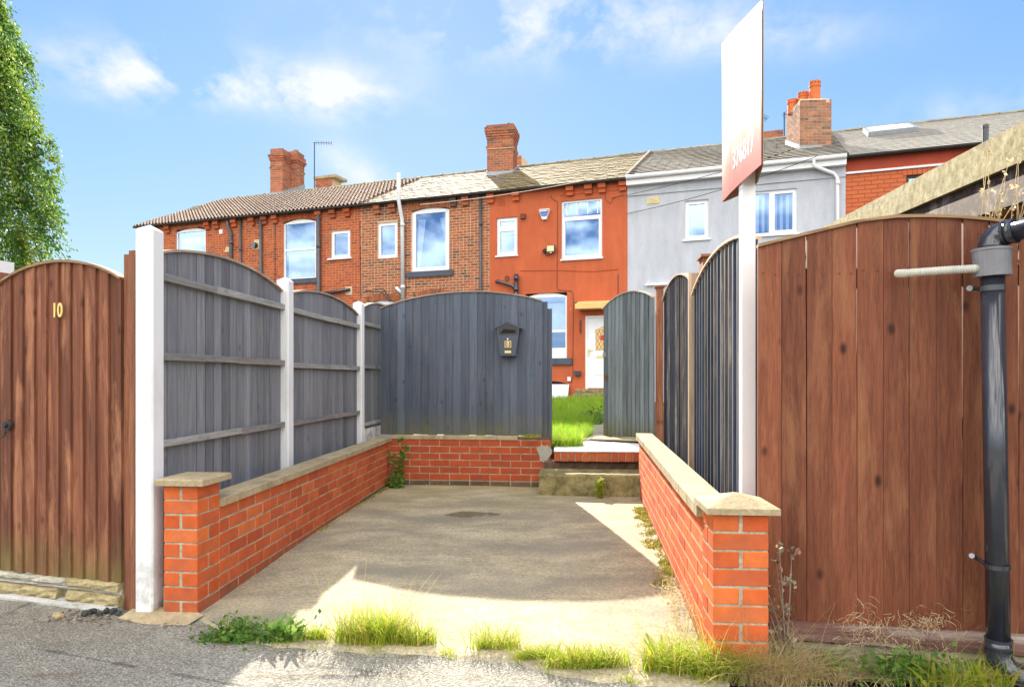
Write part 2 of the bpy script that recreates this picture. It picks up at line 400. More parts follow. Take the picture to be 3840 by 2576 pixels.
MAT['slate_pink'] = m_tile('slate_pink', [(0.24, 0.175, 0.13), (0.33, 0.26, 0.21), (0.20, 0.15, 0.085), (0.30, 0.225, 0.165), (0.225, 0.17, 0.085)], lich=(0.22, 0.165, 0.08), la=0.75)
MAT['tile_gap_shade'] = m_plain('tile_gap_shade', (0.035, 0.03, 0.024), 0.9, 0.1, var=0.3)  # near-black colour paints the shadow gap under each roof course
MAT['tile_grey'] = m_tile('tile_grey', [(0.26, 0.23, 0.18), (0.33, 0.30, 0.24), (0.22, 0.20, 0.16), (0.36, 0.33, 0.27)], lich=(0.20, 0.18, 0.13), la=0.5)
MAT['slate_pale'] = m_tile('slate_pale', [(0.34, 0.32, 0.28), (0.38, 0.36, 0.31), (0.35, 0.33, 0.29), (0.41, 0.38, 0.33)], lich=(0.36, 0.31, 0.20), la=0.4)
MAT['ridge'] = m_tile('ridge', [(0.20, 0.18, 0.13), (0.30, 0.27, 0.20), (0.24, 0.22, 0.16)], lich=(0.30, 0.29, 0.14), la=0.4)
def m_asphalt():
    g = G('asphalt', 0.9, 0.25)
    ag = g.voro(150, vec=g.ov, out='Color')
    s3 = g.t.nodes.new('ShaderNodeSeparateColor'); g.lk(ag, s3.inputs[0])
    f = g.math('ADD', g.math('MULTIPLY', s3.outputs[0], 0.6), g.math('MULTIPLY', g.noise(260, 2, vec=g.ov), 0.4))
    c = g.ramp(f, [(0.15, (0.12, 0.112, 0.095)), (0.45, (0.22, 0.207, 0.172)), (0.7, (0.31, 0.292, 0.24)), (0.9, (0.46, 0.43, 0.36))])
    n = g.noise(1.3, 6, 0.65, vec=g.ov)
    c = g.val(c, g.rng(n, 0.72, 1.25, 0.3, 0.7))
    d = g.noise(5, 6, 0.7, vec=g.ov, st=(1, 1.6, 1))
    c = g.mix(g.rng(d, 0, 0.75, 0.56, 0.66), c, (0.14, 0.10, 0.06))
    # dark crack lines running through the old surface
    v = g.voro(0.55, vec=g.ov, feature='DISTANCE_TO_EDGE')
    nn = g.math('ADD', v, g.rng(g.noise(7, 5, vec=g.ov), -0.02, 0.02))
    c = g.mix(g.rng(nn, 0.5, 0.0, 0.0, 0.003), c, (0.03, 0.03, 0.03))
    g.color(c)
    g.bump(g.math('ADD', g.voro(95, vec=g.ov), g.math('MULTIPLY', n, 3)), 0.7, 0.008)
    return g.m
MAT['asphalt'] = m_asphalt()
def m_drive():
    g = G('driveway_concrete', 0.9, 0.2)
    n = g.noise(1.9, 9, 0.72, vec=g.ov, st=(0.8, 1.6, 1))
    c = g.ramp(n, [(0.28, (0.27, 0.235, 0.17)), (0.44, (0.36, 0.31, 0.205)), (0.58, (0.48, 0.41, 0.265)), (0.75, (0.54, 0.465, 0.305))])
    f = g.noise(55, 6, 0.85, vec=g.ov)
    c = g.val(c, g.rng(f, 0.42, 1.50, 0.3, 0.7))
    gr = g.voro(48, vec=g.ov)
    c = g.mix(g.rng(gr, 0.6, 0, 0.10, 0.24), c, (0.13, 0.105, 0.075))
    wr = g.noise(0.9, 5, 0.65, vec=g.ov, st=(1, 1.8, 1))
    c = g.mix(g.rng(wr, 0, 0.55, 0.48, 0.62), c, (0.22, 0.20, 0.16))
    xyz = g.z()
    # mossy yellow-green margin near the back wall
    m = g.math('MULTIPLY', g.rng(xyz[1], 0, 0.55, 5.6, 7.6), g.rng(g.noise(2.5, 5, vec=g.ov), 0, 1.4, 0.35, 0.65), clamp=True)
    c = g.mix(m, c, (0.27, 0.235, 0.10))
    # damp patch
    dx = g.math('DIVIDE', g.math('SUBTRACT', xyz[0], -0.38), 0.27)
    dy = g.math('DIVIDE', g.math('SUBTRACT', xyz[1], 5.98), 0.15)
    r = g.math('ADD', g.math('MULTIPLY', dx, dx), g.math('MULTIPLY', dy, dy))
    r = g.math('ADD', r, g.rng(g.noise(4, 4, vec=g.ov), -1.1, 1.1, 0.2, 0.8))
    c = g.mix(g.rng(r, 0.7, 0.0, 0.45, 0.75), c, (0.085, 0.06, 0.035))
    sp = g.voro(17, vec=g.ov)
    c = g.mix(g.rng(sp, 0.7, 0, 0.035, 0.075), c, (0.07, 0.055, 0.04))
    g.color(c)
    g.bump(g.math('ADD', f, g.math('MULTIPLY', n, 1.5)), 0.45, 0.006)
    return g.m
MAT['driveway'] = m_drive()
MAT['soil'] = m_stone('soil', [(0.06, 0.05, 0.025), (0.12, 0.10, 0.05)], 4)
MAT['path'] = m_stone('path', [(0.24, 0.20, 0.15), (0.34, 0.29, 0.22), (0.40, 0.34, 0.26)], 3, fine=90, bump=0.4)
def m_leaf(name, cols, trans=0.35, rough=0.6):
    g = G(name, rough, 0.3)
    at = g.t.nodes.new('ShaderNodeAttribute'); at.attribute_name = 'rnd'
    c = g.ramp(at.outputs['Fac'], [(i / max(1, len(cols) - 1), k) for i, k in enumerate(cols)])
    c = g.val(c, g.rng(g.noise(3, 3, vec=g.ov), 0.75, 1.25, 0.3, 0.7))
    g.color(c)
    tr = g.t.nodes.new('ShaderNodeBsdfTranslucent'); g.lk(c, tr.inputs[0])
    mx = g.t.nodes.new('ShaderNodeMixShader'); mx.inputs[0].default_value = trans
    g.lk(g.b.outputs[0], mx.inputs[1]); g.lk(tr.outputs[0], mx.inputs[2])
    o = [n for n in g.t.nodes if n.type == 'OUTPUT_MATERIAL'][0]
    g.lk(mx.outputs[0], o.inputs[0])
    return g.m
MAT['grass'] = m_leaf('grass', [(0.20, 0.34, 0.03), (0.34, 0.46, 0.035), (0.48, 0.50, 0.045), (0.56, 0.46, 0.14)], 0.5)
MAT['grass_lawn'] = m_leaf('grass_lawn', [(0.17, 0.38, 0.03), (0.26, 0.47, 0.035), (0.36, 0.52, 0.04), (0.48, 0.54, 0.07)], 0.5)
MAT['grass_dry'] = m_leaf('grass_dry', [(0.30, 0.32, 0.08), (0.50, 0.40, 0.18), (0.60, 0.47, 0.26), (0.40, 0.26, 0.14)], 0.4)
MAT['straw'] = m_leaf('straw', [(0.55, 0.45, 0.28), (0.66, 0.55, 0.36), (0.48, 0.34, 0.20), (0.35, 0.36, 0.14)], 0.35)
MAT['weed'] = m_leaf('weed', [(0.077, 0.176, 0.033), (0.110, 0.242, 0.039), (0.165, 0.297, 0.050), (0.286, 0.363, 0.077)], 0.4)
MAT['weed_dead'] = m_leaf('weed_dead', [(0.20, 0.20, 0.11), (0.32, 0.28, 0.19), (0.40, 0.33, 0.24), (0.42, 0.22, 0.15)], 0.25)
MAT['moss'] = m_leaf('moss', [(0.22, 0.20, 0.04), (0.36, 0.33, 0.05), (0.40, 0.34, 0.07)], 0.2)
MAT['tree_leaf'] = m_leaf('tree_leaf', [(0.045, 0.12, 0.03), (0.10, 0.22, 0.045), (0.20, 0.32, 0.05), (0.36, 0.44, 0.07)], 0.4)
MAT['bark'] = m_stone('bark', [(0.06, 0.045, 0.03), (0.12, 0.09, 0.06)], 12)
MAT['rust'] = m_plain('rust', (0.16, 0.07, 0.04), 0.8, 0.2, var=0.3)
MAT['white_board'] = m_plain('white_board', (0.74, 0.76, 0.80), 0.6, 0.3, var=0.04)

def m_glass():
    m = bpy.data.materials.new('window_glass'); m.use_nodes = True
    t = m.node_tree; t.nodes.clear()
    o = t.nodes.new('ShaderNodeOutputMaterial')
    gl = t.nodes.new('ShaderNodeBsdfGlossy'); gl.inputs['Roughness'].default_value = 0.03
    gl.inputs['Color'].default_value = (0.50, 0.70, 1.0, 1)
    tr = t.nodes.new('ShaderNodeBsdfTransparent'); tr.inputs[0].default_value = (0.85, 0.9, 1, 1)
    mx = t.nodes.new('ShaderNodeMixShader'); mx.inputs[0].default_value = 0.42
    t.links.new(tr.outputs[0], mx.inputs[1]); t.links.new(gl.outputs[0], mx.inputs[2])
    t.links.new(mx.outputs[0], o.inputs[0])
    return m
MAT['glass'] = m_glass()

# ------------------------------------------------------------------ mesh helpers
C = S.collection
class MB:
    def __init__(s):
        s.v = []; s.f = []; s.r = []
    def add(s, vs, fs, r=0.0):
        b = len(s.v)
        s.v += [tuple(p) for p in vs]
        for f in fs:
            s.f.append(tuple(i + b for i in f)); s.r.append(r)
        return s
    def hexa(s, p, r=0.0):   # p: 4 bottom (ccw), 4 top
        return s.add(p, [(3, 2, 1, 0), (4, 5, 6, 7), (0, 1, 5, 4), (1, 2, 6, 5), (2, 3, 7, 6), (3, 0, 4, 7)], r)
    def box(s, x0, x1, y0, y1, z0, z1, r=0.0):
        return s.hexa([(x0, y0, z0), (x1, y0, z0), (x1, y1, z0), (x0, y1, z0),
                       (x0, y0, z1), (x1, y0, z1), (x1, y1, z1), (x0, y1, z1)], r)
    def prism(s, poly, y0, y1, r=0.0):      # poly in x,z
        n = len(poly)
        vs = [(x, y0, z) for x, z in poly] + [(x, y1, z) for x, z in poly]
        fs = [tuple(range(n)), tuple(range(2 * n - 1, n - 1, -1))]
        fs += [(i, n + i, n + (i + 1) % n, (i + 1) % n) for i in range(n)]
        return s.add(vs, fs, r)
    def tube(s, pts, rad, n=8, cap=True, r=0.0):
        pts = [Vector(p) for p in pts]
        rads = rad if isinstance(rad, (list, tuple)) else [rad] * len(pts)
        rings = []
        up = Vector((0, 0, 1))
        prev = None
        for i, p in enumerate(pts):
            d = (pts[min(i + 1, len(pts) - 1)] - pts[max(i - 1, 0)]).normalized()
            if prev is None:
                a = Vector((1, 0, 0)) if abs(d.x) < 0.8 else Vector((0, 1, 0))
                e1 = (a - d * a.dot(d)).normalized()
            else:
                e1 = (prev - d * prev.dot(d)).normalized()
            prev = e1
            e2 = d.cross(e1)
            rings.append([p + (e1 * cos(2 * pi * k / n) + e2 * sin(2 * pi * k / n)) * rads[i] for k in range(n)])
        vs = [q for rg in rings for q in rg]
        fs = []
        for i in range(len(rings) - 1):
            for k in range(n):
                fs.append((i * n + k, i * n + (k + 1) % n, (i + 1) * n + (k + 1) % n, (i + 1) * n + k))
        if cap:
            fs.append(tuple(range(n - 1, -1, -1)))
            fs.append(tuple((len(rings) - 1) * n + k for k in range(n)))
        return s.add(vs, fs, r)
    def mesh(s, name, mat, smooth=False, off=(0, 0, 0)):
        me = bpy.data.meshes.new(name)
        ox, oy, oz = off
        me.from_pydata([(x - ox, y - oy, z - oz) for x, y, z in s.v], [], s.f)
        if mat: me.materials.append(MAT[mat])
        if any(s.r):
            a = me.attributes.new('rnd', 'FLOAT', 'FACE')
            a.data.foreach_set('value', s.r)
        if smooth:
            me.shade_smooth()
        me.update()
        return me

def tag(o, label=None, cat=None, group=None, kind=None):
    if label: o['label'] = label
    if cat: o['category'] = cat
    if group: o['group'] = group
    if kind: o['kind'] = kind
    return o
def obj(name, me, parent=None, label=None):
    o = bpy.data.objects.new(name, me); C.objects.link(o)
    if parent: o.parent = parent
    if label: o['label'] = label
    return o
def structure(name, mb, mat, kind='structure'):
    o = obj(name, mb.mesh(name, mat)); o['kind'] = kind
    return o

class Fr:
    """vertical working frame: x along, y across, z up (world z)"""
    def __init__(s, ox, oy, ang):
        s.o = (ox, oy); s.a = ang
    def W(s, x, y, z):
        return (s.o[0] + x * cos(s.a) - y * sin(s.a), s.o[1] + x * sin(s.a) + y * cos(s.a), z)
    def L(s, X, Y):
        dx, dy = X - s.o[0], Y - s.o[1]
        return (dx * cos(s.a) + dy * sin(s.a), -dx * sin(s.a) + dy * cos(s.a))
WORLD = Fr(0, 0, 0)
class Thing:
    """an Empty at the thing's base; its parts are written in the frame's coordinates"""
    def __init__(s, fr, x, y, z, name, label, cat, group=None):
        s.fr = fr; s.off = (x, y, z)
        s.root = bpy.data.objects.new(name, None); C.objects.link(s.root)
        s.root.empty_display_size = 0.2
        s.root.location = fr.W(x, y, z); s.root.rotation_euler = (0, 0, fr.a)
        tag(s.root, label, cat, group)
    def part(s, name, mb, mat, smooth=False, parent=None, label=None, kind=None):
        o = obj(name, mb.mesh(name, mat, smooth, s.off), parent or s.root, label)
        if kind: o['kind'] = kind
        return o
    def many(s, name, me, mats, limit=300, parent=None, mat=None):
        """alike pieces: the first ones as objects that share the mesh, the rest joined"""
        T = Matrix.Translation(Vector(s.off) * -1)
        for M in mats[:limit]:
            o = obj(name, me, parent or s.root)
            o.matrix_local = T @ M
        rest = mats[limit:]
        if rest:
            co = np.empty(len(me.vertices) * 3); me.vertices.foreach_get('co', co)
            co = np.c_[co.reshape(-1, 3), np.ones(len(me.vertices))]
            fs = [tuple(p.vertices) for p in me.polygons]
            mb = MB()
            for M in rest:
                v = co @ np.array(T @ M).T
                mb.add(v[:, :3], fs, random.random())
            o = obj(name, mb.mesh(name, None), parent or s.root)
            for mm in me.materials: o.data.materials.append(mm)
            if len(me.materials) > 1: o.data.polygons.foreach_set('material_index', [p.material_index for p in me.polygons] * len(rest))
            o['kind'] = 'stuff'

def one(fr, x, y, z, name, mb, mat, label, cat, group=None, smooth=False):
    """a thing that is a single mesh"""
    o = obj(name, mb.mesh(name, mat, smooth, (x, y, z)))
    o.location = fr.W(x, y, z); o.rotation_euler = (0, 0, fr.a)
    return tag(o, label, cat, group)

def TX(x): return (x - 1920) / 2560.0
def TZ(y): return (1416 - y) / 2560.0

def chamfer_box(name, mat, lx, ly, lz, c=0.004, back=True):
    """brick-like block centred on the origin"""
    bm = bmesh.new()
    bmesh.ops.create_cube(bm, size=1.0)
    for v in bm.verts:
        v.co = Vector((v.co.x * lx, v.co.y * ly, v.co.z * lz))
    bmesh.ops.bevel(bm, geom=list(bm.edges), offset=c, segments=1, affect='EDGES')
    me = bpy.data.meshes.new(name); bm.to_mesh(me); bm.free()
    me.materials.append(MAT[mat])
    return me
def slab5(name, mat, lx, ly, lz, c=0.004):
    """cheap brick face: front plate with chamfered rim and sides, open back (front is -y)"""
    x, z = lx / 2, lz / 2
    vs = []
    for (yy, k) in ((-ly / 2, c), (-ly / 2 + c, 0), (ly / 2, 0)):
        vs += [(-x + k, yy, -z + k), (x - k, yy, -z + k), (x - k, yy, z - k), (-x + k, yy, z - k)]
    fs = [(0, 1, 2, 3)]
    for b in (0, 4):
        for i in range(4):
            j = (i + 1) % 4
            fs.append((b + j, b + i, b + 4 + i, b + 4 + j))
    me = bpy.data.meshes.new(name); me.from_pydata(vs, [], fs); me.materials.append(MAT[mat]); me.update()
    return me

def lay(u0, u1, z0, z1, ch, bl, openings=(), joint=0.01, header=0.0, shift=0.5):
    """courses of a brick wall: list of (u_left, u_right, z_centre)"""
    res = []
    nz = int(round((z1 - z0) / ch))
    for k in range(nz):
        zc = z0 + (k + 0.5) * ch
        free = [(u0, u1)]
        for (a, b, za, zb) in openings:
            if za - ch * 0.4 < zc < zb + ch * 0.4:
                nf = []
                for (p, q) in free:
                    if b <= p or a >= q: nf.append((p, q)); continue
                    if a > p: nf.append((p, a))
                    if b < q: nf.append((b, q))
                free = nf
        u = u0 - (bl * shift if k % 2 else 0)
        while u < u1:
            L = bl
            segs = [(u, u + L)]
            if header and random.random() < header:
                segs = [(u, u + L / 2), (u + L / 2, u + L)]
            for (a, b) in segs:
                for (p, q) in free:
                    aa, bb = max(a, p), min(b, q)
                    if bb - aa > 0.035:
                        res.append((aa, bb, zc))
            u += L
    return res
def brick_mats(bricks, L, y, joint=0.01, jit=0.0012, rot=0.0):
    out = []
    for (a, b, zc) in bricks:
        sc = max(0.1, (b - a - joint) / L)
        M = Matrix.Translation(((a + b) / 2, y + random.uniform(-jit, jit), zc + random.uniform(-jit, jit)))
        if rot: M = M @ Matrix.Rotation(random.uniform(-rot, rot), 4, 'Y')
        out.append(M @ Matrix.Diagonal((sc, 1, 1, 1)))
    return out
def text_mesh(txt, size, ext=0.002, mat='brass', bold=0.0):
    cu = bpy.data.curves.new('lettering', 'FONT'); cu.body = txt; cu.size = size; cu.extrude = ext
    cu.offset = bold; cu.align_x = 'CENTER'; cu.align_y = 'CENTER'; cu.resolution_u = 3
    o = bpy.data.objects.new('lettering', cu); C.objects.link(o)
    dg = bpy.context.evaluated_depsgraph_get()
    me = bpy.data.meshes.new_from_object(o.evaluated_get(dg))
    bpy.data.objects.remove(o); bpy.data.curves.remove(cu)
    me.materials.clear(); me.materials.append(MAT[mat])
    return me

# ------------------------------------------------------------------ ground, road, driveway, garden
LW = [(-1.604, 3.744), (-1.359, 7.60)]          # inner face of the left wall
def zroad(x, y): return 0.0
gm = MB(); gm.add([(-900, -300, -0.06), (900, -300, -0.06), (900, 1500, -0.06), (-900, 1500, -0.06)], [(0, 1, 2, 3)])
structure('ground', gm, 'soil')
# road: everything in front of the frontage line
front = [(-14, 7.3), (-3.1, 4.02), (-2.0, 3.70), (-1.60, 3.50), (-1.30, 3.24), (-1.0, 3.13), (-0.75, 3.10), (-0.35, 3.05), (0.0, 2.98), (0.12, 2.88),
         (0.35, 2.80), (0.6, 2.74), (0.85, 2.72), (1.1, 2.74), (2.2, 2.70), (3.4, 2.5), (14, 0.7)]
rm = MB()
n = len(front)
vs = [(x, y, 0.0 if -1.7 < x < 0.9 else -0.0) for x, y in front] + [(x * 1.3, y - 9 - 0.2 * abs(x), 0.0) for x, y in front] 
rm.add(vs, [(i, n + i, n + i + 1, i + 1) for i in range(n - 1)])
structure('road', rm, 'asphalt')
# driveway slab: gridded, slightly uneven
dm = MB()
poly_l = lambda t: (-1.62 + (-1.36 + 1.62) * t, )
NX, NY = 30, 44
def drive_pt(i, j):
    t = j / NY
    # front edge follows the frontage curve, back edge along the back wall
    xl = -1.66 + 0.28 * t; xr = 0.86 + 0.56 * t
    x = xl + (xr - xl) * i / NX
    yf = np.interp(x, [p[0] for p in front[1:14]], [p[1] for p in front[1:14]]) + 0.012 * sin(x * 31) + 0.01 * sin(x * 13 + 1)
    yb = 7.66 - 0.109 * (x + 1.36)
    y = yf + (yb - yf) * t
    z = 0.012 + 0.035 * min(1, t * 3) + 0.004 * sin(x * 3 + y * 2.1)
    if j == 0: z = -0.006; y -= 0.035
    if j == 1: z = 0.010; y = yf + 0.006
    return (x, y, z)
dv = [drive_pt(i, j) for j in range(NY + 1) for i in range(NX + 1)]
df = [(j * (NX + 1) + i, j * (NX + 1) + i + 1, (j + 1) * (NX + 1) + i + 1, (j + 1) * (NX + 1) + i) for j in range(NY) for i in range(NX)]
dm.add(dv, df)
structure('driveway', dm, 'driveway')
# verge to the right of the pier: broken ground at the fence foot
vm = MB()
vm.add([(0.9, 2.79, 0.006), (1.1, 2.78, 0.004), (2.1, 2.74, 0.004), (3.0, 2.55, 0.004), (2.9, 2.9, 0.015), (2.0, 3.1, 0.02), (1.1, 3.4, 0.02), (0.95, 3.1, 0.01)],
       [(0, 1, 6, 7), (1, 2, 5, 6), (2, 3, 4, 5)])
structure('verge', vm, 'plinth')
# garden behind the back wall
def zg(y): return 0.45 + (min(max(y, 8.4), 19.0) - 8.4) * 0.0125
gd = MB()
ys = [7.75, 8.6, 10, 12, 14, 17, 21]
for a, b in zip(ys[:-1], ys[1:]):
    gd.add([(-16, a, zg(a) - 0.01), (16, a, zg(a) - 0.01), (16, b, zg(b) - 0.01), (-16, b, zg(b) - 0.01)], [(0, 1, 2, 3)])
gd.add([(-16, 7.75, -0.05), (16, 7.75, -0.05), (16, 7.75, zg(7.75) - 0.01), (-16, 7.75, zg(7.75) - 0.01)], [(0, 1, 2, 3)])
structure('garden_ground', gd, 'soil')
def path_l(y): return 0.86 + (y - 8.5) * 0.175 + 0.03 * sin(y * 2.3)
pm = MB()
yy = [8.45 + 0.5 * i for i in range(22)]
for a, b in zip(yy[:-1], yy[1:]):
    pm.add([(path_l(a) - 0.05, a, zg(a) + 0.012), (path_l(a) + 0.85, a, zg(a) + 0.012), (path_l(b) + 0.85, b, zg(b) + 0.012), (path_l(b) - 0.05, b, zg(b) + 0.012)], [(0, 1, 2, 3)])
structure('garden_path', pm, 'path')

# ------------------------------------------------------------------ driveway walls
FULL = chamfer_box('brick', 'brick_orange', 0.2158, 0.1, 0.0658, 0.0024)
STAIN = chamfer_box('brick', 'brick_stained', 0.2158, 0.1, 0.0658, 0.0024)
FULLB = chamfer_box('brick', 'brick_red_back', 0.2158, 0.1, 0.0658, 0.0024)
DIRTY = chamfer_box('brick', 'brick_dirty', 0.215, 0.1, 0.065, 0.003)

def coping_run(t, u0, u1, y0, y1, z0, z1, step, over=0.0, name='coping_stone', slope=0.006):
    u = u0
    while u < u1 - 0.02:
        v = min(u + step, u1)
        j = random.uniform(-0.002, 0.002)
        mb = MB()
        c = 0.005
        # small bevel along both long top edges
        poly = [(y0 + j, z0), (y1 + j, z0), (y1 + j, z1 - c), (y1 - c + j, z1), (y0 + c + j, z1 + j), (y0 + j, z1 - c + j)]
        m = len(poly)
        a, b = u + 0.0015, v - 0.0015
        mb.add([(a, p, q) for p, q in poly] + [(b, p, q) for p, q in poly],
               [tuple(range(m)), tuple(range(2 * m - 1, m - 1, -1))] + [(i, m + i, m + (i + 1) % m, (i + 1) % m) for i in range(m)])
        t.part(name, mb, 'coping')
        u = v

# left wall with its pier
la = atan2(LW[1][1] - LW[0][1], LW[1][0] - LW[0][0])
FL = Fr(LW[0][0], LW[0][1], la)          # y>0 is away from the driveway
LL = hypot(LW[1][0] - LW[0][0], LW[1][1] - LW[0][1])
t = Thing(FL, 0, 0, 0, 'driveway_wall', 'low orange brick wall with a flat capped pier, left of the driveway', 'wall')
core = MB().box(-0.01, LL + 0.05, 0.0025, 0.10, -0.03, 0.535)
t.part('mortar_bed', core, 'mortar')
br = lay(0, LL + 0.05, 0.005, 0.53, 0.075, 0.225)
t.many('brick', FULL, brick_mats([b for b in br if b[2] > 0.08], 0.215, 0.05, rot=0.004))
t.many('brick', STAIN, brick_mats([b for b in br if b[2] <= 0.08 and b[0] < 2.6], 0.215, 0.05, rot=0.004))
t.many('brick', DIRTY, brick_mats([b for b in br if b[2] <= 0.08 and b[0] >= 2.6], 0.215, 0.05, rot=0.004))
coping_run(t, 0.0, LL + 0.02, -0.02, 0.14, 0.53, 0.575, 0.45)
# the pier stands at the road end of this wall and belongs to it
PA = radians(-6.3)
pxw, pyw = -1.627, 3.53
FP = Fr(pxw, pyw, PA)                     # origin = right front corner, x to the right, y away
rotm = Matrix.Rotation(PA - la, 4, 'Z')
def pier(t, fr, x0, x1, y0, y1, n, brick_me, off_fr):
    """pier bricks in frame fr, written into thing t of frame off_fr"""
    base = Matrix.Translation(Vector(t.fr.W(0, 0, 0))) @ Matrix.Rotation(t.fr.a, 4, 'Z')
    toT = base.inverted() @ Matrix.Translation(Vector(fr.W(0, 0, 0))) @ Matrix.Rotation(fr.a, 4, 'Z')
    ms = []
    W, D = x1 - x0, y1 - y0
    for k in range(n):
        zc = 0.0375 + 0.075 * k
        j = lambda: random.uniform(-0.0015, 0.0015)
        if k % 2 == (n % 2):      # stretcher to the road
            ms.append(Matrix.Translation((x0 + W / 2, y0 + 0.05, zc + j())) @ Matrix.Diagonal(((W - 0.0) / 0.215, 1, 1, 1)))
            ms.append(Matrix.Translation((x0 + W / 2, y1 - 0.05, zc + j())) @ Matrix.Diagonal(((W - 0.0) / 0.215, 1, 1, 1)))
        else:
            for s in (0, 1):
                cx = x0 + W * (0.25 if s == 0 else 0.75) + (-0.004 if s == 0 else 0.004)
                ms.append(Matrix.Translation((cx, y0 + D / 2, zc + j())) @ Matrix.Rotation(pi / 2, 4, 'Z') @ Matrix.Diagonal((D / 0.215, (W / 2 - 0.008) / 0.1, 1, 1)))
    t.many('brick', brick_me, [toT @ m for m in ms if m.translation.z > 0.05])
    t.many('brick', STAIN, [toT @ m for m in ms if m.translation.z <= 0.05])
    mb = MB().box(x0 + 0.003, x1 - 0.003, y0 + 0.003, y1 - 0.003, -0.03, n * 0.075)
    mb.v = [tuple(toT @ Vector(p)) for p in mb.v]
    t.part('mortar_bed', mb, 'mortar')
    return toT
toT = pier(t, FP, -0.185, 0.0, 0.0, 0.213, 9, FULL, FL)
cap = MB()
x0, x1, y0, y1, z0, z1 = -0.215, 0.045, -0.03, 0.26, 0.677, 0.712
c = 0.007
cap.v = []
cap.add([(x0, y0, z0), (x1, y0, z0), (x1, y1, z0), (x0, y1, z0), (x0, y0, z1 - c), (x1, y0, z1 - c), (x1, y1, z1 - c), (x0, y1, z1 - c),
         (x0 + c, y0 + c, z1), (x1 - c, y0 + c, z1), (x1 - c, y1 - c, z1), (x0 + c, y1 - c, z1)],
        [(3, 2, 1, 0), (0, 1, 5, 4), (1, 2, 6, 5), (2, 3, 7, 6), (3, 0, 4, 7), (4, 5, 9, 8), (5, 6, 10, 9), (6, 7, 11, 10), (7, 4, 8, 11), (8, 9, 10, 11)])
cap.v = [tuple(toT @ Vector(p)) for p in cap.v]
t.part('pier_cap', cap, 'coping')

# back wall
FB = Fr(-1.359, 7.60, radians(-6.25))
t = Thing(FB, 0, 0, 0, 'back_wall', 'low red brick wall under the blue grey boarded panel at the end of the driveway', 'wall')
BL = 1.79
t.part('mortar_bed', MB().box(-0.05, BL - 0.01, 0.0025, 0.1, -0.02, 0.556), 'mortar')
br = lay(0, BL, 0.104, 0.554, 0.075, 0.225, shift=0.5)
t.many('brick', FULLB, brick_mats(br, 0.215, 0.05, rot=0.003))
t.many('brick', DIRTY, brick_mats(lay(0, BL - 0.1, 0.029, 0.104, 0.075, 0.225), 0.215, 0.05))
coping_run(t, 0.0, BL - 0.36, -0.01, 0.13, 0.556, 0.597, 0.6)
t.part('mortar_bed', MB().box(BL - 0.14, BL, 0.0, 0.1, 0.5565, 0.597), 'brick_dirty')  # added filler under the post, narrows the notch against stray sunlight
t.part('mortar_bed', MB().box(BL - 0.36, BL - 0.141, 0.02, 0.12, 0.5565, 0.592), 'brick_dirty')  # added filler in the notch, keeps sunlight from leaking onto the driveway
pt = MB()
pts = [(BL - 0.13 + 0.07 * cos(a) * (1 + 0.3 * sin(3 * a) + 0.15 * cos(5 * a)), 0.44 + 0.11 * sin(a) * (1 + 0.2 * cos(2 * a) + 0.1 * sin(7 * a))) for a in [i * 2 * pi / 22 for i in range(22)]]
pt.prism([(x + 0.06, z - 0.03) for x, z in pts], -0.006, 0.02)
t.part('mortar_patch', pt, 'render_patch')

# right wall with its pier
RA = atan2(6.95 - 2.9, 1.29 - 0.836)
FR_ = Fr(0.838, 2.90, RA)                  # y>0 to the left, towards the driveway
RL = hypot(6.95 - 2.9, 1.29 - 0.836)
t = Thing(FR_, 0, 0, 0, 'driveway_wall', 'low brick wall with a pyramid capped pier, sunlit inside, right of the driveway', 'wall')
t.part('mortar_bed', MB().box(0.05, RL - 0.01, -0.09, -0.0025, -0.03, 0.61), 'mortar')
br = [b for b in lay(0.08, RL, 0.005, 0.605, 0.075, 0.225)]
t.many('brick', FULL, brick_mats([b for b in br if b[2] > 0.08], 0.215, -0.05, rot=0.004))
t.many('brick', STAIN, brick_mats([b for b in br if b[2] <= 0.08], 0.215, -0.05, rot=0.004))
coping_run(t, 0.16, RL + 0.03, -0.135, 0.03, 0.612, 0.668, 0.30)
FQ = Fr(0.828, 2.807, radians(-4.0))
toT = pier(t, FQ, 0.0, 0.222, 0.0, 0.215, 9, FULL, FR_)
cap = MB()
x0, x1, y0, y1, z0, z1, zp = -0.03, 0.262, -0.03, 0.262, 0.677, 0.702, 0.748
cx, cy = (x0 + x1) / 2, (y0 + y1) / 2
cap.add([(x0, y0, z0), (x1, y0, z0), (x1, y1, z0), (x0, y1, z0), (x0, y0, z1), (x1, y0, z1), (x1, y1, z1), (x0, y1, z1), (cx, cy, zp)],
        [(3, 2, 1, 0), (0, 1, 5, 4), (1, 2, 6, 5), (2, 3, 7, 6), (3, 0, 4, 7), (4, 5, 8), (5, 6, 8), (6, 7, 8), (7, 4, 8)])
cap.v = [tuple(toT @ Vector(p)) for p in cap.v]
t.part('pier_cap', cap, 'coping')

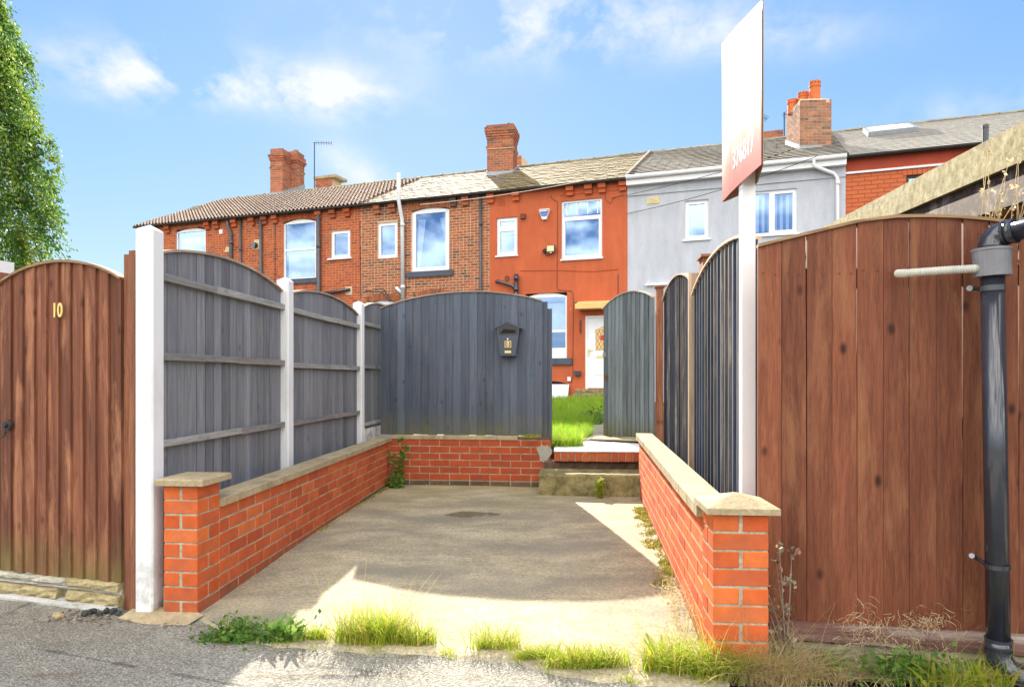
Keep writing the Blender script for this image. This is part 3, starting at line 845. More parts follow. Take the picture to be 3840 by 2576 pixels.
# steps at the end of the driveway
FS = Fr(0.30, 6.90, radians(-5.5))
cs = MB()
nx = 16
def rough_block(mb, x0, x1, y0, y1, z0, z1, nx, amp=0.006, bev=0.012, seed=1):
    rr = random.Random(seed)
    prof = lambda j: [(y0 + j(), z0), (y0 + j(), z0 + (z1 - z0) * 0.5), (y0 + j(), z1 - bev), (y0 + bev, z1 + j() * 0.5), ((y0 + y1) / 2, z1 + j() * 0.4), (y1, z1), (y1, z0)]
    m = 7
    vs = []
    for i in range(nx + 1):
        x = x0 + (x1 - x0) * i / nx
        vs += [(x, p, q) for p, q in prof(lambda: rr.uniform(-amp, amp))]
    fs = [tuple(range(m)), tuple(range((nx + 1) * m - 1, nx * m - 1, -1))]
    for i in range(nx):
        for k in range(m):
            fs.append((i * m + k, (i + 1) * m + k, (i + 1) * m + (k + 1) % m, i * m + (k + 1) % m))
    mb.add(vs, fs)
    return mb
rough_block(cs, -0.03, 1.02, 0.0, 0.42, 0.0, 0.262, 26, 0.007, 0.02, 3)
one(FS, 0, 0, 0, 'concrete_step', cs, 'step_concrete', 'mossy concrete step with a small weed before it, at the foot of the garden entrance', 'step')
FT = Fr(0.445, 7.33, radians(-4.8))
t = Thing(FT, 0, 0, 0.2, 'brick_edged_step', 'upper step with a row of upright red bricks under sunlit white slabs', 'step')
t.part('riser', rough_block(MB(), -0.1, 0.97, 0.05, 0.3, 0.1, 0.335, 20, 0.01, 0.02, 5), 'brick_dirty')
hd = chamfer_box('brick', 'brick_orange', 0.065, 0.2, 0.1, 0.004)
t.many('brick', hd, [Matrix.Translation((0.04 + 0.0765 * i, 0.1 + random.uniform(-.003, .003), 0.388 + random.uniform(-.003, .003))) @ Matrix.Rotation(random.uniform(-.02, .02), 4, 'Y') for i in range(12)])
t.part('mortar_bed', MB().box(0.01, 0.95, 0.01, 0.2, 0.338, 0.434), 'mortar')
xs = [0.0, 0.34, 0.66, 0.97]
for k in range(3):
    mb = MB().box(xs[k] + 0.003, xs[k + 1] - 0.003, -0.005, 0.62, 0.44, 0.45 + 0.002 * k)
    t.part('slab', mb, 'white_slab')
for k in range(3):
    mb = MB().box(xs[k] + 0.02, xs[k + 1] + 0.015, 0.625, 1.15, 0.435, 0.449 + 0.002 * k)
    t.part('slab', mb, 'white_slab')
rp = MB(); rp.add([(0.42, 1.2, 0.475), (1.0, 0.85, 0.505), (1.05, 1.35, 0.50), (0.62, 1.42, 0.47), (0.42, 1.2, 0.462), (1.0, 0.85, 0.48), (1.05, 1.35, 0.46), (0.62, 1.42, 0.46)],
                  [(0, 1, 2, 3), (4, 5, 1, 0), (5, 6, 2, 1), (6, 7, 3, 2), (7, 4, 0, 3)])
one(FT, 0.6, 1.2, 0.45, 'stone_slab', rp, 'coping', 'thin tilted paving slab lying in front of the open garden gate', 'slab')

# ------------------------------------------------------------------ fences
def arch_z(s, zs, zp, zs2=None):
    zs2 = zs if zs2 is None else zs2
    base = zs + (zs2 - zs) * s
    q = 1 - (2 * s - 1) ** 2
    return base + (zp - (zs + zs2) / 2) * (q ** 0.9)

def arched_panel(fr, x0, width, y, zb, zs, zp, nb, mat, name, label, cat, group, rails=(), rail_side=-1, rail_mat='wood_rail_grey',
                 cap_mat='wood_cap', feather=0.010, th=0.012, zs2=None, cap_w=0.03, gaps=None, front=-1, basez=None, flip=False, edge_mat=None):
    t = Thing(fr, x0 + width / 2, y, zb if basez is None else basez, name, label, cat, group)
    bw = width / nb
    for i in range(nb):
        a, b = x0 + i * bw, x0 + (i + 1) * bw
        ov = 0.008 if gaps is None else -gaps[i % len(gaps)]
        s0, s1 = i / nb, (i + 1) / nb
        z0, z1 = arch_z(s0, zs, zp, zs2), arch_z(s1, zs, zp, zs2)
        jt = random.uniform(-0.006, 0.002); jb = random.uniform(-0.006, 0.006)
        f0, f1 = front * th, front * (th + feather)     # feather edge: thicker on one side
        if flip: f0, f1 = f1, f0
        mb = MB()
        bb = b + ov
        lean = random.uniform(-0.0015, 0.0015)
        mid = (a + bb) / 2; zm = (z0 + z1) / 2 + (0 if nb > 14 else 0.25 * abs(z1 - z0) * 0.2)
        mb.add([(a, y + f0, zb + jb), (bb, y + f1, zb + jb), (bb, y, zb + jb), (a, y, zb + jb),
                (a + lean, y + f0, z0 + jt), (bb + lean, y + f1, z1 + jt), (bb + lean, y, z1 + jt), (a + lean, y, z0 + jt)],
               [(3, 2, 1, 0), (4, 5, 6, 7), (0, 1, 5, 4), (1, 2, 6, 5), (2, 3, 7, 6), (3, 0, 4, 7)])
        bo = t.part('board', mb, mat)
        if edge_mat and random.random() < 0.6:
            bo.data.materials.append(MAT[edge_mat]); bo.data.polygons[5 if flip else 3].material_index = 1
    # capping strip that follows the arch
    N = 20
    mb = MB()
    yc0, yc1 = y + front * (th + feather + 0.008), y - front * 0.02
    if yc0 > yc1: yc0, yc1 = yc1, yc0
    vs = []
    for i in range(N + 1):
        s = i / N; x = x0 + width * s; z = arch_z(s, zs, zp, zs2)
        vs += [(x, yc0, z - 0.004), (x, yc1, z - 0.004), (x, yc1, z + 0.010), (x, yc0, z + 0.010)]
    fs = [(0, 1, 2, 3), (4 * N + 3, 4 * N + 2, 4 * N + 1, 4 * N)]
    for i in range(N):
        for k in range(4):
            fs.append((4 * i + k, 4 * i + 4 + k, 4 * i + 4 + (k + 1) % 4, 4 * i + (k + 1) % 4))
    mb.add(vs, fs)
    t.part('capping', mb, cap_mat)
    for rz in rails:
        ya, yb2 = (y + rail_side * 0.002, y + rail_side * 0.036)
        if rail_side == front: ya, yb2 = (y + front * (th + feather), y + front * (th + feather + 0.03))
        if ya > yb2: ya, yb2 = yb2, ya
        # two lengths meeting at a slightly stepped joint
        j = x0 + width * random.uniform(0.35, 0.6)
        dz = random.uniform(-0.006, 0.006)
        rl = MB().hexa([(x0, ya, rz - 0.02), (j, ya, rz - 0.02 + dz), (j, yb2, rz - 0.02 + dz), (x0, yb2, rz - 0.02),
                        (x0, ya, rz + 0.02), (j, ya, rz + 0.02 + dz), (j, yb2, rz + 0.012 + dz), (x0, yb2, rz + 0.012)])
        t.part('rail', rl, rail_mat)
        rl = MB().hexa([(j + .002, ya, rz - 0.022), (x0 + width, ya, rz - 0.022), (x0 + width, yb2, rz - 0.022), (j + .002, yb2, rz - 0.022),
                        (j + .002, ya, rz + 0.022), (x0 + width, ya, rz + 0.018), (x0 + width, yb2, rz + 0.012), (j + .002, yb2, rz + 0.014)])
        t.part('rail', rl, rail_mat)
    return t

def concrete_post(fr, x0, x1, y0, y1, z0, z1, label, group):
    mb = MB()
    c = 0.008
    cx, cy = (x0 + x1) / 2, (y0 + y1) / 2
    rings = []
    def ring(z, k, cc):
        a0, a1, b0, b1 = x0 + k, x1 - k, y0 + k, y1 - k
        return [(a0 + cc, b0, z), (a1 - cc, b0, z), (a1, b0 + cc, z), (a1, b1 - cc, z), (a1 - cc, b1, z), (a0 + cc, b1, z), (a0, b1 - cc, z), (a0, b0 + cc, z)]
    zs = [(z0, 0, c), (z1 - 0.03, 0, c), (z1 - 0.022, 0.004, c * 0.7)]
    vs = []
    for z, k, cc in zs: vs += ring(z, k, cc)
    vs.append((cx, cy, z1 + 0.006))
    fs = []
    for i in range(2):
        for k in range(8):
            fs.append((i * 8 + k, i * 8 + (k + 1) % 8, (i + 1) * 8 + (k + 1) % 8, (i + 1) * 8 + k))
    for k in range(8): fs.append((16 + k, 16 + (k + 1) % 8, 24))
    mb.add(vs, fs)
    return one(fr, cx, cy, z0, 'concrete_post', mb, 'white_post', label, 'fence post', group)

KF = 0.08
FF = Fr(-1.869, 3.55, atan2(1, KF))        # left fence line; y<0 is the driveway side
def fx(px, y=0):                            # distance along the fence line seen at pixel column px
    tt = TX(px)
    yy = (-1.869 - KF * 3.55) / (tt - KF)
    return (yy - 3.55) * sqrt(1 + KF * KF)
G_POST = 'white concrete fence posts left of the driveway'
concrete_post(FF, 0.0, 0.105, 0.0, 0.098, 0.0, CAM_H + 0.80, 'tallest and nearest white concrete post, between the brown gate and grey fence panels', G_POST)
p2 = fx(1076); p3 = fx(1352)
concrete_post(FF, p2, p2 + 0.105, -0.012, 0.086, 0.0, CAM_H + 0.775, 'white concrete post between the first and second grey fence panels', G_POST)
concrete_post(FF, p3, p3 + 0.105, -0.012, 0.086, 0.0, CAM_H + 0.80, 'farthest white concrete post, beside the end of the low brick wall', G_POST)
G_PAN = 'grey weathered arched fence panels left of the driveway'
e = CAM_H
arched_panel(FF, 0.105, p2 - 0.105, 0.05, 0.10, e + 0.665, e + 0.765, 16, 'wood_grey', 'garden_fence', 'nearest grey weathered fence panel with three rails, beside the tallest white post', 'fence panel', G_PAN,
             rails=(e + 0.545, e + 0.115, e - 0.355), rail_side=-1, front=1, cap_w=0.04)
arched_panel(FF, p2 + 0.105, p3 - p2 - 0.105, 0.04, 0.10, e + 0.655, e + 0.755, 16, 'wood_grey', 'garden_fence', 'middle grey fence panel with an arched top, between the two farther white posts', 'fence panel', G_PAN,
             rails=(e + 0.535, e + 0.10, e - 0.36), rail_side=-1, front=1)
p4 = p3 + 0.105 + 1.7
t = arched_panel(FF, p3 + 0.105, 1.7, 0.04, 0.68, e + 0.72, e + 0.86, 15, 'wood_grey', 'garden_fence', 'farthest grey fence panel, mostly hidden behind the blue grey boarded panel', 'fence panel', G_PAN,
             rails=(e + 0.58, e + 0.12, e - 0.50), rail_side=-1, front=1)
t.part('gravel_board', MB().box(p3 + 0.105, p4, 0.02, 0.07, 0.05, 0.68), 'white_post')

# panel with the mailbox, standing on the back wall
F8 = Fr(*[FB.W(0.0, 0.055, 0)[i] for i in (0, 1)], radians(-6.25))
x8 = F8.L(TX(1434) * 7.72, 7.72)[0]
gapsA = None
arched_panel(F8, x8, 1.81, 0.0, 0.60, e + 0.775, e + 0.945, 20, 'wood_blue', 'garden_fence', 'wide blue grey arched panel carrying the black mailbox, on the red back wall', 'fence panel', None,
             front=-1, zs2=e + 0.835, feather=0.009, rails=(), cap_mat='wood_cap')
mb = MB().box(x8 + 1.80, x8 + 1.868, 0.002, 0.07, 0.557, e + 0.83)
one(F8, x8 + 1.845, 0.02, 0.55, 'timber_post', mb, 'wood_blue', 'slim dark timber post at the right edge of the panel with the mailbox', 'post')
mb = MB().box(x8 + 1.86, x8 + 1.915, 0.071, 0.12, 0.50, e + 0.76)
one(F8, x8 + 1.9, 0.07, 0.6, 'timber_post', mb, 'wood_blue', 'shorter blue grey gate stop post just behind the slim dark post, beside the lawn', 'post')

# mailbox
bx = x8 + (1915 - 1434) / (2035 - 1434) * 1.81
W0 = 0.155; zt_ = e + (1416 - 1217) * 7.65 / 2560; zb_ = e + (1416 - 1337) * 7.65 / 2560
t = Thing(F8, bx, -0.03, zb_, 'mailbox', 'black letter box with a brass number 8, hung on the blue grey panel', 'mailbox')
hw, hb = 0.125, 0.085
ze = zt_ - 0.055
mb = MB()
y0, y1 = -0.115, -0.025
mb.add([(bx - hb, y0, zb_), (bx + hb, y0, zb_), (bx + hb, y1, zb_), (bx - hb, y1, zb_), (bx - hw, y0, ze), (bx + hw, y0, ze), (bx + hw, y1, ze), (bx - hw, y1, ze),
        (bx, y0, zt_), (bx, y1, zt_)],
       [(3, 2, 1, 0), (0, 1, 5, 4), (1, 2, 6, 5), (2, 3, 7, 6), (3, 0, 4, 7), (4, 5, 8), (6, 7, 9), (5, 6, 9, 8), (7, 4, 8, 9)])
t.part('box_body', mb, 'black_plastic')
lid = MB().prism([(bx - hw - 0.025, ze - 0.012), (bx, zt_ + 0.002), (bx + hw + 0.025, ze - 0.012), (bx + hw + 0.025, ze), (bx, zt_ + 0.014), (bx - hw - 0.025, ze)], -0.135, -0.02)
t.part('lid', lid, 'black_plastic')
fl = MB().prism([(bx - 0.10, ze - 0.075), (bx + 0.10, ze - 0.075), (bx + 0.108, ze + 0.0), (bx, zt_ - 0.012), (bx - 0.108, ze)], -0.122, -0.1155)
t.part('flap', fl, 'iron')
t.part('slot', MB().prism([(bx - 0.085, ze - 0.06), (bx + 0.08, ze - 0.058), (bx + 0.085, ze - 0.03), (bx - 0.04, ze - 0.012)], -0.1245, -0.1222), 'dark')
zp_ = zb_ + 0.125
pl = MB()
for (a, b, c_, d) in ((-.035, .035, .029, .035), (-.035, .035, -.035, -.029), (-.035, -.029, -.029, .029), (.029, .035, -.029, .029)):
    pl.box(bx + a, bx + b, -0.121, -0.1155, zp_ + c_, zp_ + d)
t.part('number_frame', pl, 'brass')
o = obj('number', text_mesh('8', 0.072, 0.002, 'brass', 0.0012), t.root)
o.location = (0, -0.121 + 0.03, zp_ - zb_); o.rotation_euler = (pi / 2, 0, 0)
t.part('name_plate', MB().box(bx - 0.035, bx + 0.035, -0.120, -0.1155, zb_ + 0.03, zb_ + 0.055), 'brass')
t.part('screw', MB().tube([(bx - 0.003, -0.122, zb_ + 0.182), (bx - 0.003, -0.1155, zb_ + 0.182)], 0.009, 8), 'upvc')

# open garden gate
GA, GB = (1.225, 9.05), (1.70, 8.16)
FG = Fr(GA[0], GA[1], atan2(GB[1] - GA[1], GB[0] - GA[0]))
gw = hypot(GB[0] - GA[0], GB[1] - GA[1])
t = arched_panel(FG, 0.0, gw, 0.0, 0.475, e + 0.90, e + 1.07, 12, 'wood_gate', 'garden_gate', 'arched blue grey boarded garden gate standing ajar at the top of the steps', 'gate', None,
             front=-1, zs2=e + 0.955, feather=0.016, th=0.014)
t.part('lock', MB().box(0.05, 0.10, -0.04, -0.02, e - 0.03, e + 0.03), 'rust')
t.part('latch', MB().box(0.03, 0.07, -0.05, -0.02, e + 0.27, e + 0.33), 'lead')

# right fence line
KR = 0.107
FRR = Fr(1.21, 3.3, atan2(1, KR))         # y>0 is the driveway side
def rx(px):
    tt = TX(px); yy = (1.21 - KR * 3.3) / (tt - KR)
    return (yy - 3.3) * sqrt(1 + KR * KR)
xa0, xa1 = rx(2493), rx(2598)
xb0, xb1 = rx(2607), rx(2842)
G_RF = 'dark blue arched fence panels right of the driveway'
gp = [0.0, 0.002, 0.0, 0.003, 0.001]
arched_panel(FRR, xb1, xb0 - xb1, 0.0, 0.10, e + 0.69, e + 0.80, 17, 'wood_dark', 'garden_fence', 'nearer dark blue fence panel with flaking board edges, behind the sign pole', 'fence panel', G_RF,
             front=1, zs2=e + 0.64, feather=0.016, th=0.008, cap_mat='wood_bare', flip=True, edge_mat='wood_edge')
arched_panel(FRR, xa1, xa0 - xa1, 0.0, 0.30, e + 0.775, e + 0.935, 15, 'wood_dark', 'garden_fence', 'farther dark blue fence panel with arched top, next to the open garden gate', 'fence panel', G_RF,
             front=1, zs2=e + 0.82, feather=0.016, th=0.008, cap_mat='wood_bare', flip=True, edge_mat='wood_edge')
mb = MB().box(xa1 - 0.075, xa1 - 0.02, -0.05, 0.04, 0.1, e + 0.82)
one(FRR, xa1 - 0.055, 0, 0.1, 'timber_post', mb, 'wood_bare', 'bare pale timber post between the two dark blue fence panels', 'post')
mb = MB().box(xa1 - 0.16, xa1 + 0.02, -0.11, -0.052, 0.1, e + 0.93)
mb.box(xa1 - 0.18, xa1 + 0.04, -0.13, -0.035, e + 0.93, e + 0.95)
one(FRR, xa1 - 0.05, -0.08, 0.1, 'timber_post', mb, 'wood_post_brown', 'brown capped timber post behind the joint of the two dark blue fence panels', 'post')
xg = rx(2478)
mb = MB().box(xg, xg + 0.10, -0.03, 0.05, 0.3, e + 1.02); mb.box(xg - 0.015, xg + 0.115, -0.045, 0.065, e + 1.02, e + 1.04)
one(FRR, xg + 0.05, 0.01, 0.3, 'timber_post', mb, 'wood_post_brown', 'brown gate post that the open garden gate hangs on', 'post')

# ------------------------------------------------------------------ brown gate on the left
KG = -0.295
FGT = Fr(-2.902, 3.895, atan2(KG, 1))
GW = hypot(0.83, 0.245)
t = arched_panel(FGT, 0.0, GW, 0.0, e - 1.092, e + 0.525, e + 0.635, 10, 'wood_brown', 'timber_gate', 'arched brown timber gate with the brass number 10 and a ring handle', 'gate', None,
                 front=-1, feather=0.014, th=0.016, cap_mat='wood_cap_brown')
o = obj('number', text_mesh('10', 0.095, 0.003, 'brass', 0.0015), t.root)
gu = FGT.L(TX(243) * 3.77, 3.77)[0]
o.location = (gu - GW / 2, -0.042, (1416 - 1169) * 3.77 / 2560 + e - (e - 1.092)); o.rotation_euler = (pi / 2, 0, 0); o.scale = (0.8, 1.15, 1)
hu = FGT.L(TX(52) * 3.87, 3.87)[0]; hz = e - (1600 - 1416) * 3.87 / 2560
hm = MB().tube([(hu, -0.032, hz + 0.012), (hu, -0.045, hz + 0.012)], 0.030, 14)
hm.tube([(hu, -0.045, hz + 0.012), (hu, -0.062, hz + 0.012)], 0.013, 10)
t.part('handle_plate', hm, 'iron')
rg = [(hu - 0.018 + 0.031 * cos(a), -0.062 - 0.004 * sin(a), hz - 0.022 + 0.031 * sin(a)) for a in [i * 2 * pi / 20 for i in range(21)]]
t.part('ring_handle', MB().tube(rg, 0.0045, 6, False), 'iron', smooth=True)
mb = MB().box(GW + 0.008, GW + 0.06, -0.012, 0.07, 0.0, e + 0.655); mb.box(GW + 0.06, GW + 0.10, -0.03, 0.08, 0.0, e + 0.67)
one(FGT, GW + 0.05, 0.03, 0, 'timber_post', mb, 'wood_post_brown', 'tall brown gate post between the number 10 gate and the white concrete post', 'post')
mb = MB().box(-0.13, -0.01, -0.02, 0.09, 0.0, e + 0.60)
one(FGT, -0.07, 0.03, 0, 'timber_post', mb, 'wood_post_brown', 'brown timber gate post at the left edge of the number 10 gate', 'post')
mb = MB().box(-0.31, -0.205, 0.12, 0.22, 0.0, e + 0.70)
one(FGT, -0.26, 0.17, 0, 'concrete_post', mb, 'white_post', 'white concrete post just visible behind the left brown gate post', 'fence post')

# stone threshold under the brown gate
t = Thing(FGT, GW / 2, 0, 0, 'stone_threshold', 'two layered yellow stone threshold with a gap, under the number 10 gate', 'step')
def rock(mb, x0, x1, y0, y1, z0, z1, seed, amp=0.006):
    rr = random.Random(seed)
    nx, nz = max(3, int((x1 - x0) / 0.05)), 3
    vs = []; fs = []
    for j in range(nz + 1):
        for i in range(nx + 1):
            x = x0 + (x1 - x0) * i / nx; z = z0 + (z1 - z0) * j / nz
            edge = (i in (0, nx)) or (j in (0, nz))
            vs.append((x + rr.uniform(-.003, .003), y0 + (0.008 if edge else 0) + rr.uniform(-amp, amp), z + rr.uniform(-.003, .003)))
    m = len(vs)
    for j in range(nz):
        for i in range(nx):
            a = j * (nx + 1) + i
            fs.append((a, a + 1, a + nx + 2, a + nx + 1))
    vs += [(x0, y1, z0), (x1, y1, z0), (x1, y1, z1), (x0, y1, z1)]
    top = [nz * (nx + 1) + i for i in range(nx + 1)]
    bot = list(range(nx + 1))
    fs.append(tuple(top + [m + 2, m + 3])); fs.append(tuple(reversed(bot + [m + 1, m])))
    fs.append(tuple([j * (nx + 1) for j in range(nz, -1, -1)] + [m, m + 3])[::-1]); fs.append(tuple([j * (nx + 1) + nx for j in range(nz + 1)] + [m + 2, m + 1])[::-1])
    mb.add(vs, fs)
    return mb
t.part('stone', rock(MB(), -0.6, 0.50, -0.045, 0.1, 0.105, 0.142, 1), 'stone_grey')
t.part('stone', rock(MB(), 0.505, GW + 0.0, -0.052, 0.1, 0.103, 0.146, 2), 'stone_yellow')
t.part('mortar_bed', rock(MB(), -0.6, GW, -0.028, 0.08, 0.082, 0.104, 8, 0.003), 'mortar_grey')
t.part('stone', rock(MB(), -0.6, 0.0, -0.05, 0.08, 0.03, 0.083, 3, 0.009), 'stone_yellow')
t.part('stone', rock(MB(), 0.006, 0.435, -0.05, 0.08, 0.028, 0.08, 4, 0.009), 'stone_yellow')
t.part('stone', rock(MB(), 0.515, GW + 0.01, -0.055, 0.08, 0.022, 0.082, 5, 0.009), 'stone_yellow')
t.part('mortar_bed', rock(MB(), -0.6, GW - 0.0, -0.07, 0.08, -0.02, 0.026, 9, 0.006), 'mortar_grey')
t.part('back_stone', MB().box(0.43, 0.52, 0.0, 0.08, 0.026, 0.083), 'plinth')
# bits of rubble at the road edge
rb = random.Random(4)
def pebble(x, y, sx, sy, sz, mat, label=None, group=None, name='stone'):
    bm = bmesh.new(); bmesh.ops.create_icosphere(bm, subdivisions=1, radius=1)
    for v in bm.verts:
        v.co = Vector((v.co.x * sx * rb.uniform(.75, 1.1), v.co.y * sy * rb.uniform(.75, 1.1), v.co.z * sz * rb.uniform(.7, 1.1)))
    me = bpy.data.meshes.new(name); bm.to_mesh(me); bm.free(); me.materials.append(MAT[mat])
    o = obj(name, me); o.location = (x, y, sz * 0.55); o.rotation_euler = (0, 0, rb.uniform(0, 6))
    return tag(o, label, 'stone', group)
pebble(TX(232) * 3.55, 3.52, 0.055, 0.03, 0.018, 'stone_yellow', 'flat yellow sandstone piece lying on the road before the stone threshold')
for k, (px, py, s) in enumerate([(322, 2308, .034), (348, 2299, .030), (374, 2308, .026), (400, 2297, .028), (424, 2300, .033), (446, 2306, .024)]):
    yy = CAM_H * 2560 / (py - 1416)
    pebble(TX(px) * yy, yy, s, s * 0.8, s * 0.7, 'rubble_dark', ['leftmost', 'second from left', 'third from left', 'fourth from left', 'fifth from left', 'rightmost'][k] + ' dark tarmac lump before the stone threshold', 'dark tarmac lumps by the stone threshold')
for k, (px, py, s) in enumerate([(610, 2316, .020), (640, 2322, .012), (648, 2334, .016), (608, 2346, .012), (662, 2328, .012), (280, 2322, .012), (300, 2318, .010)]):
    yy = CAM_H * 2560 / (py - 1416)
    pebble(TX(px) * yy, yy, s, s * 0.55, s * 0.3, 'chalk', ['largest flat pale stone chip between the concrete post and the left pier', 'pale stone chip touching the foot of the left brick pier', 'long pale stone chip in front of the left brick pier', 'pale stone chip nearest the camera before the left pier', 'rightmost pale stone chip before the left brick pier', 'left pale stone chip among the tarmac lumps', 'right pale stone chip among the tarmac lumps'][k],
           'pale stone chips at the road edge')
db = bmesh.new()
for k in range(150):
    q = rb.random()
    if k < 105: px, py = rb.gauss(330, 75), rb.gauss(2318, 12)
    else: px, py = rb.gauss(655, 40), rb.gauss(2334, 12)
    yy = CAM_H * 2560 / (py - 1416); sz = rb.uniform(0.003, 0.009)
    rr_m = Matrix.Translation((TX(px) * yy, yy, sz * 0.4)) @ Matrix.Rotation(rb.uniform(0, 6), 4, 'Z') @ Matrix.Diagonal((sz * rb.uniform(.8, 1.8), sz, sz * 0.7, 1))
    bmesh.ops.create_icosphere(db, subdivisions=1, radius=1, matrix=rr_m)
me = bpy.data.meshes.new('gravel'); db.to_mesh(me); db.free(); me.materials.append(MAT['gravel'])
o = obj('gravel', me); tag(o, 'loose grit and crumbled mortar scattered at the road edge before the gate and pier', 'gravel', kind='stuff')
mb = MB(); mb.add([(-2.02, 3.50, 0.003), (-1.85, 3.42, 0.002), (-1.62, 3.40, 0.002), (-1.58, 3.50, 0.02), (-1.75, 3.62, 0.03), (-2.0, 3.60, 0.02)], [(0, 1, 2, 3, 4, 5)])
structure('post_footing', mb, 'coping')

# ------------------------------------------------------------------ big brown fence on the right
KB = -0.177
FBG = Fr(1.108, 3.054, atan2(KB, 1))
def bx_(px):
    tt = TX(px); yy = (3.054 - KB * 1.108) / (1 - KB * tt)
    return FBG.L(tt * yy, yy)[0], yy
t = Thing(FBG, 1.0, 0, 0, 'board_fence', 'wide reddish brown boarded fence with arched top and light gaps, behind the black downpipe', 'fence')
seams = [2842, 2932, 3026, 3120, 3215, 3313, 3410, 3512, 3612, 3712, 3822, 3930, 4045, 4160, 4280]
tops = [(2842, 928), (3000, 889), (3216, 837), (3359, 819), (3503, 817), (3612, 822), (3719, 831), (3840, 853), (3930, 880), (4100, 960), (4280, 1060)]
def topz(px):
    y = np.interp(px, [a for a, b in tops], [b for a, b in tops]); u, d = bx_(px)
    return e + (1416 - y) * d / 2560
gapv = [0.002, 0.006, 0.0008, 0.0045, 0.0008, 0.003, 0.0008, 0.006, 0.005, 0.006, 0.001, 0.005, 0.001, 0.001]
zbt = e - 1.075
for i in range(len(seams) - 1):
    a, b = bx_(seams[i])[0], bx_(seams[i + 1])[0]
    g2 = gapv[i]
    za, zb2 = topz(seams[i]), topz(seams[i + 1])
    j = random.uniform(-0.002, 0.002)
    tap = 0.0007 if i % 2 else 0.0
    mb = MB().hexa([(a + .0006, j, zbt), (b - 0.0006, j, zbt), (b - 0.0006, 0.018, zbt), (a + .0006, 0.018, zbt),
                    (a + .0006 + tap, j, za), (b - g2, j, zb2), (b - g2, 0.018, zb2), (a + .0006 + tap, 0.018, za)])
    t.part('board', mb, 'wood_brown_big')
mb = MB(); vs = []; fs = []
pp = list(range(2842, 4281, 40))
for px in pp:
    u = bx_(px)[0]; z = topz(px)
    vs += [(u, -0.012, z + 0.001), (u, 0.04, z + 0.001), (u, 0.04, z + 0.014), (u, -0.012, z + 0.014)]
for i in range(len(pp) - 1):
    for k in range(4): fs.append((4 * i + k, 4 * i + 4 + k, 4 * i + 4 + (k + 1) % 4, 4 * i + (k + 1) % 4))
mb.add(vs, fs + [(0, 1, 2, 3)])
t.part('capping', mb, 'wood_cap_brown')
uend = bx_(4280)[0]
t.part('bottom_rail', MB().hexa([(0.0, -0.03, zbt - 0.075), (uend, -0.03, zbt - 0.085), (uend, 0.02, zbt - 0.085), (0.0, 0.02, zbt - 0.075),
                                 (0.0, -0.03, zbt - 0.003), (uend, -0.03, zbt - 0.003), (uend, 0.02, zbt - 0.0), (0.0, 0.02, zbt - 0.0)]), 'wood_rail_brown')
for rz in (e + 0.45, e - 0.2, e - 0.85):
    t.part('back_rail', MB().box(0.02, uend, 0.02, 0.055, rz - 0.035, rz + 0.035), 'wood_rail_brown')
nl = MB()
for i in range(0, 9):
    a, b = bx_(seams[i])[0], bx_(seams[i + 1])[0]
    for q in (0.25, 0.75):
        x = a + (b - a) * q + random.uniform(-.006, .006); z = e + 0.46 + random.uniform(-.01, .01)
        nl.tube([(x, -0.0035, z), (x, 0.0, z)], 0.0035, 6)
t.part('nail', nl, 'rust')
pm_ = rough_block(MB(), 0.0, uend, -0.035, 0.09, -0.03, zbt - 0.086, 40, 0.011, 0.02, 11)
one(FBG, 1.0, 0, 0, 'fence_plinth', pm_, 'plinth', 'rough mossy stone and concrete footing under the wide brown fence', 'footing')

# downpipe
d0 = 2.78
def dp(px, py, d=d0): return (TX(px) * d, d, e + TZ(py) * d)
t = Thing(WORLD, TX(3735) * d0, d0, 0, 'downpipe', 'black plastic downpipe with a grey collar, in front of the brown fence', 'pipe')
top = dp(3722, 1030); bot = dp(3744, 2400)
t.part('pipe', MB().tube([bot, top], 0.0425, 20), 'black_plastic', smooth=True)
ax = (Vector(top) - Vector(bot)).normalized()
def ringp(py, h, r, name, mat):
    c0 = Vector(bot) + ax * ((2400 - py) / (2400 - 1030) * (Vector(top) - Vector(bot)).length)
    return t.part(name, MB().tube([c0, c0 + ax * h], r, 20), mat, smooth=False), c0
o, c0 = ringp(1092, 0.022, 0.045, 'pipe_clip', 'grey_pipe')
t.part('bracket', MB().tube([c0 + Vector((-0.03, 0.02, 0.01)), Vector(dp(3640, 1081, 2.86))], 0.009, 6), 'iron')
t.part('bracket_screw', MB().tube([Vector(dp(3636, 1081, 2.855)), Vector(dp(3636, 1081, 2.835))], 0.012, 8), 'lead')
o, c0 = ringp(2130, 0.018, 0.046, 'pipe_clip', 'black_plastic')
t.part('bracket', MB().tube([c0 + Vector((-0.03, 0.02, 0.01)), Vector(dp(3652, 2085, 2.86))], 0.008, 6), 'black_plastic')
t.part('bracket_screw', MB().tube([Vector(dp(3644, 2083, 2.855)), Vector(dp(3644, 2083, 2.835))], 0.011, 8), 'lead')
cb, ct = Vector(dp(3722, 1037)), Vector(dp(3719, 942))
t.part('collar', MB().tube([cb, cb * 0.5 + ct * 0.5, ct - Vector((0, 0, 0.004)), ct, ct + Vector((0, 0, .008))], [0.067, 0.0665, 0.069, 0.073, 0.073], 24), 'grey_plastic', smooth=False)
el = [Vector(dp(3716, 945)), Vector(dp(3716, 925)), Vector(dp(3722, 903)), Vector(dp(3740, 885, 2.77)), Vector(dp(3768, 874, 2.75))]
t.part('elbow', MB().tube(el, [0.047] * 5, 20), 'black_plastic', smooth=True)
e2 = el[-1]; e3 = Vector(dp(4180, 780, 2.45))
dd = (e3 - e2).normalized()
t.part('pipe', MB().tube([e2, e3], 0.0425, 20), 'black_plastic', smooth=True)
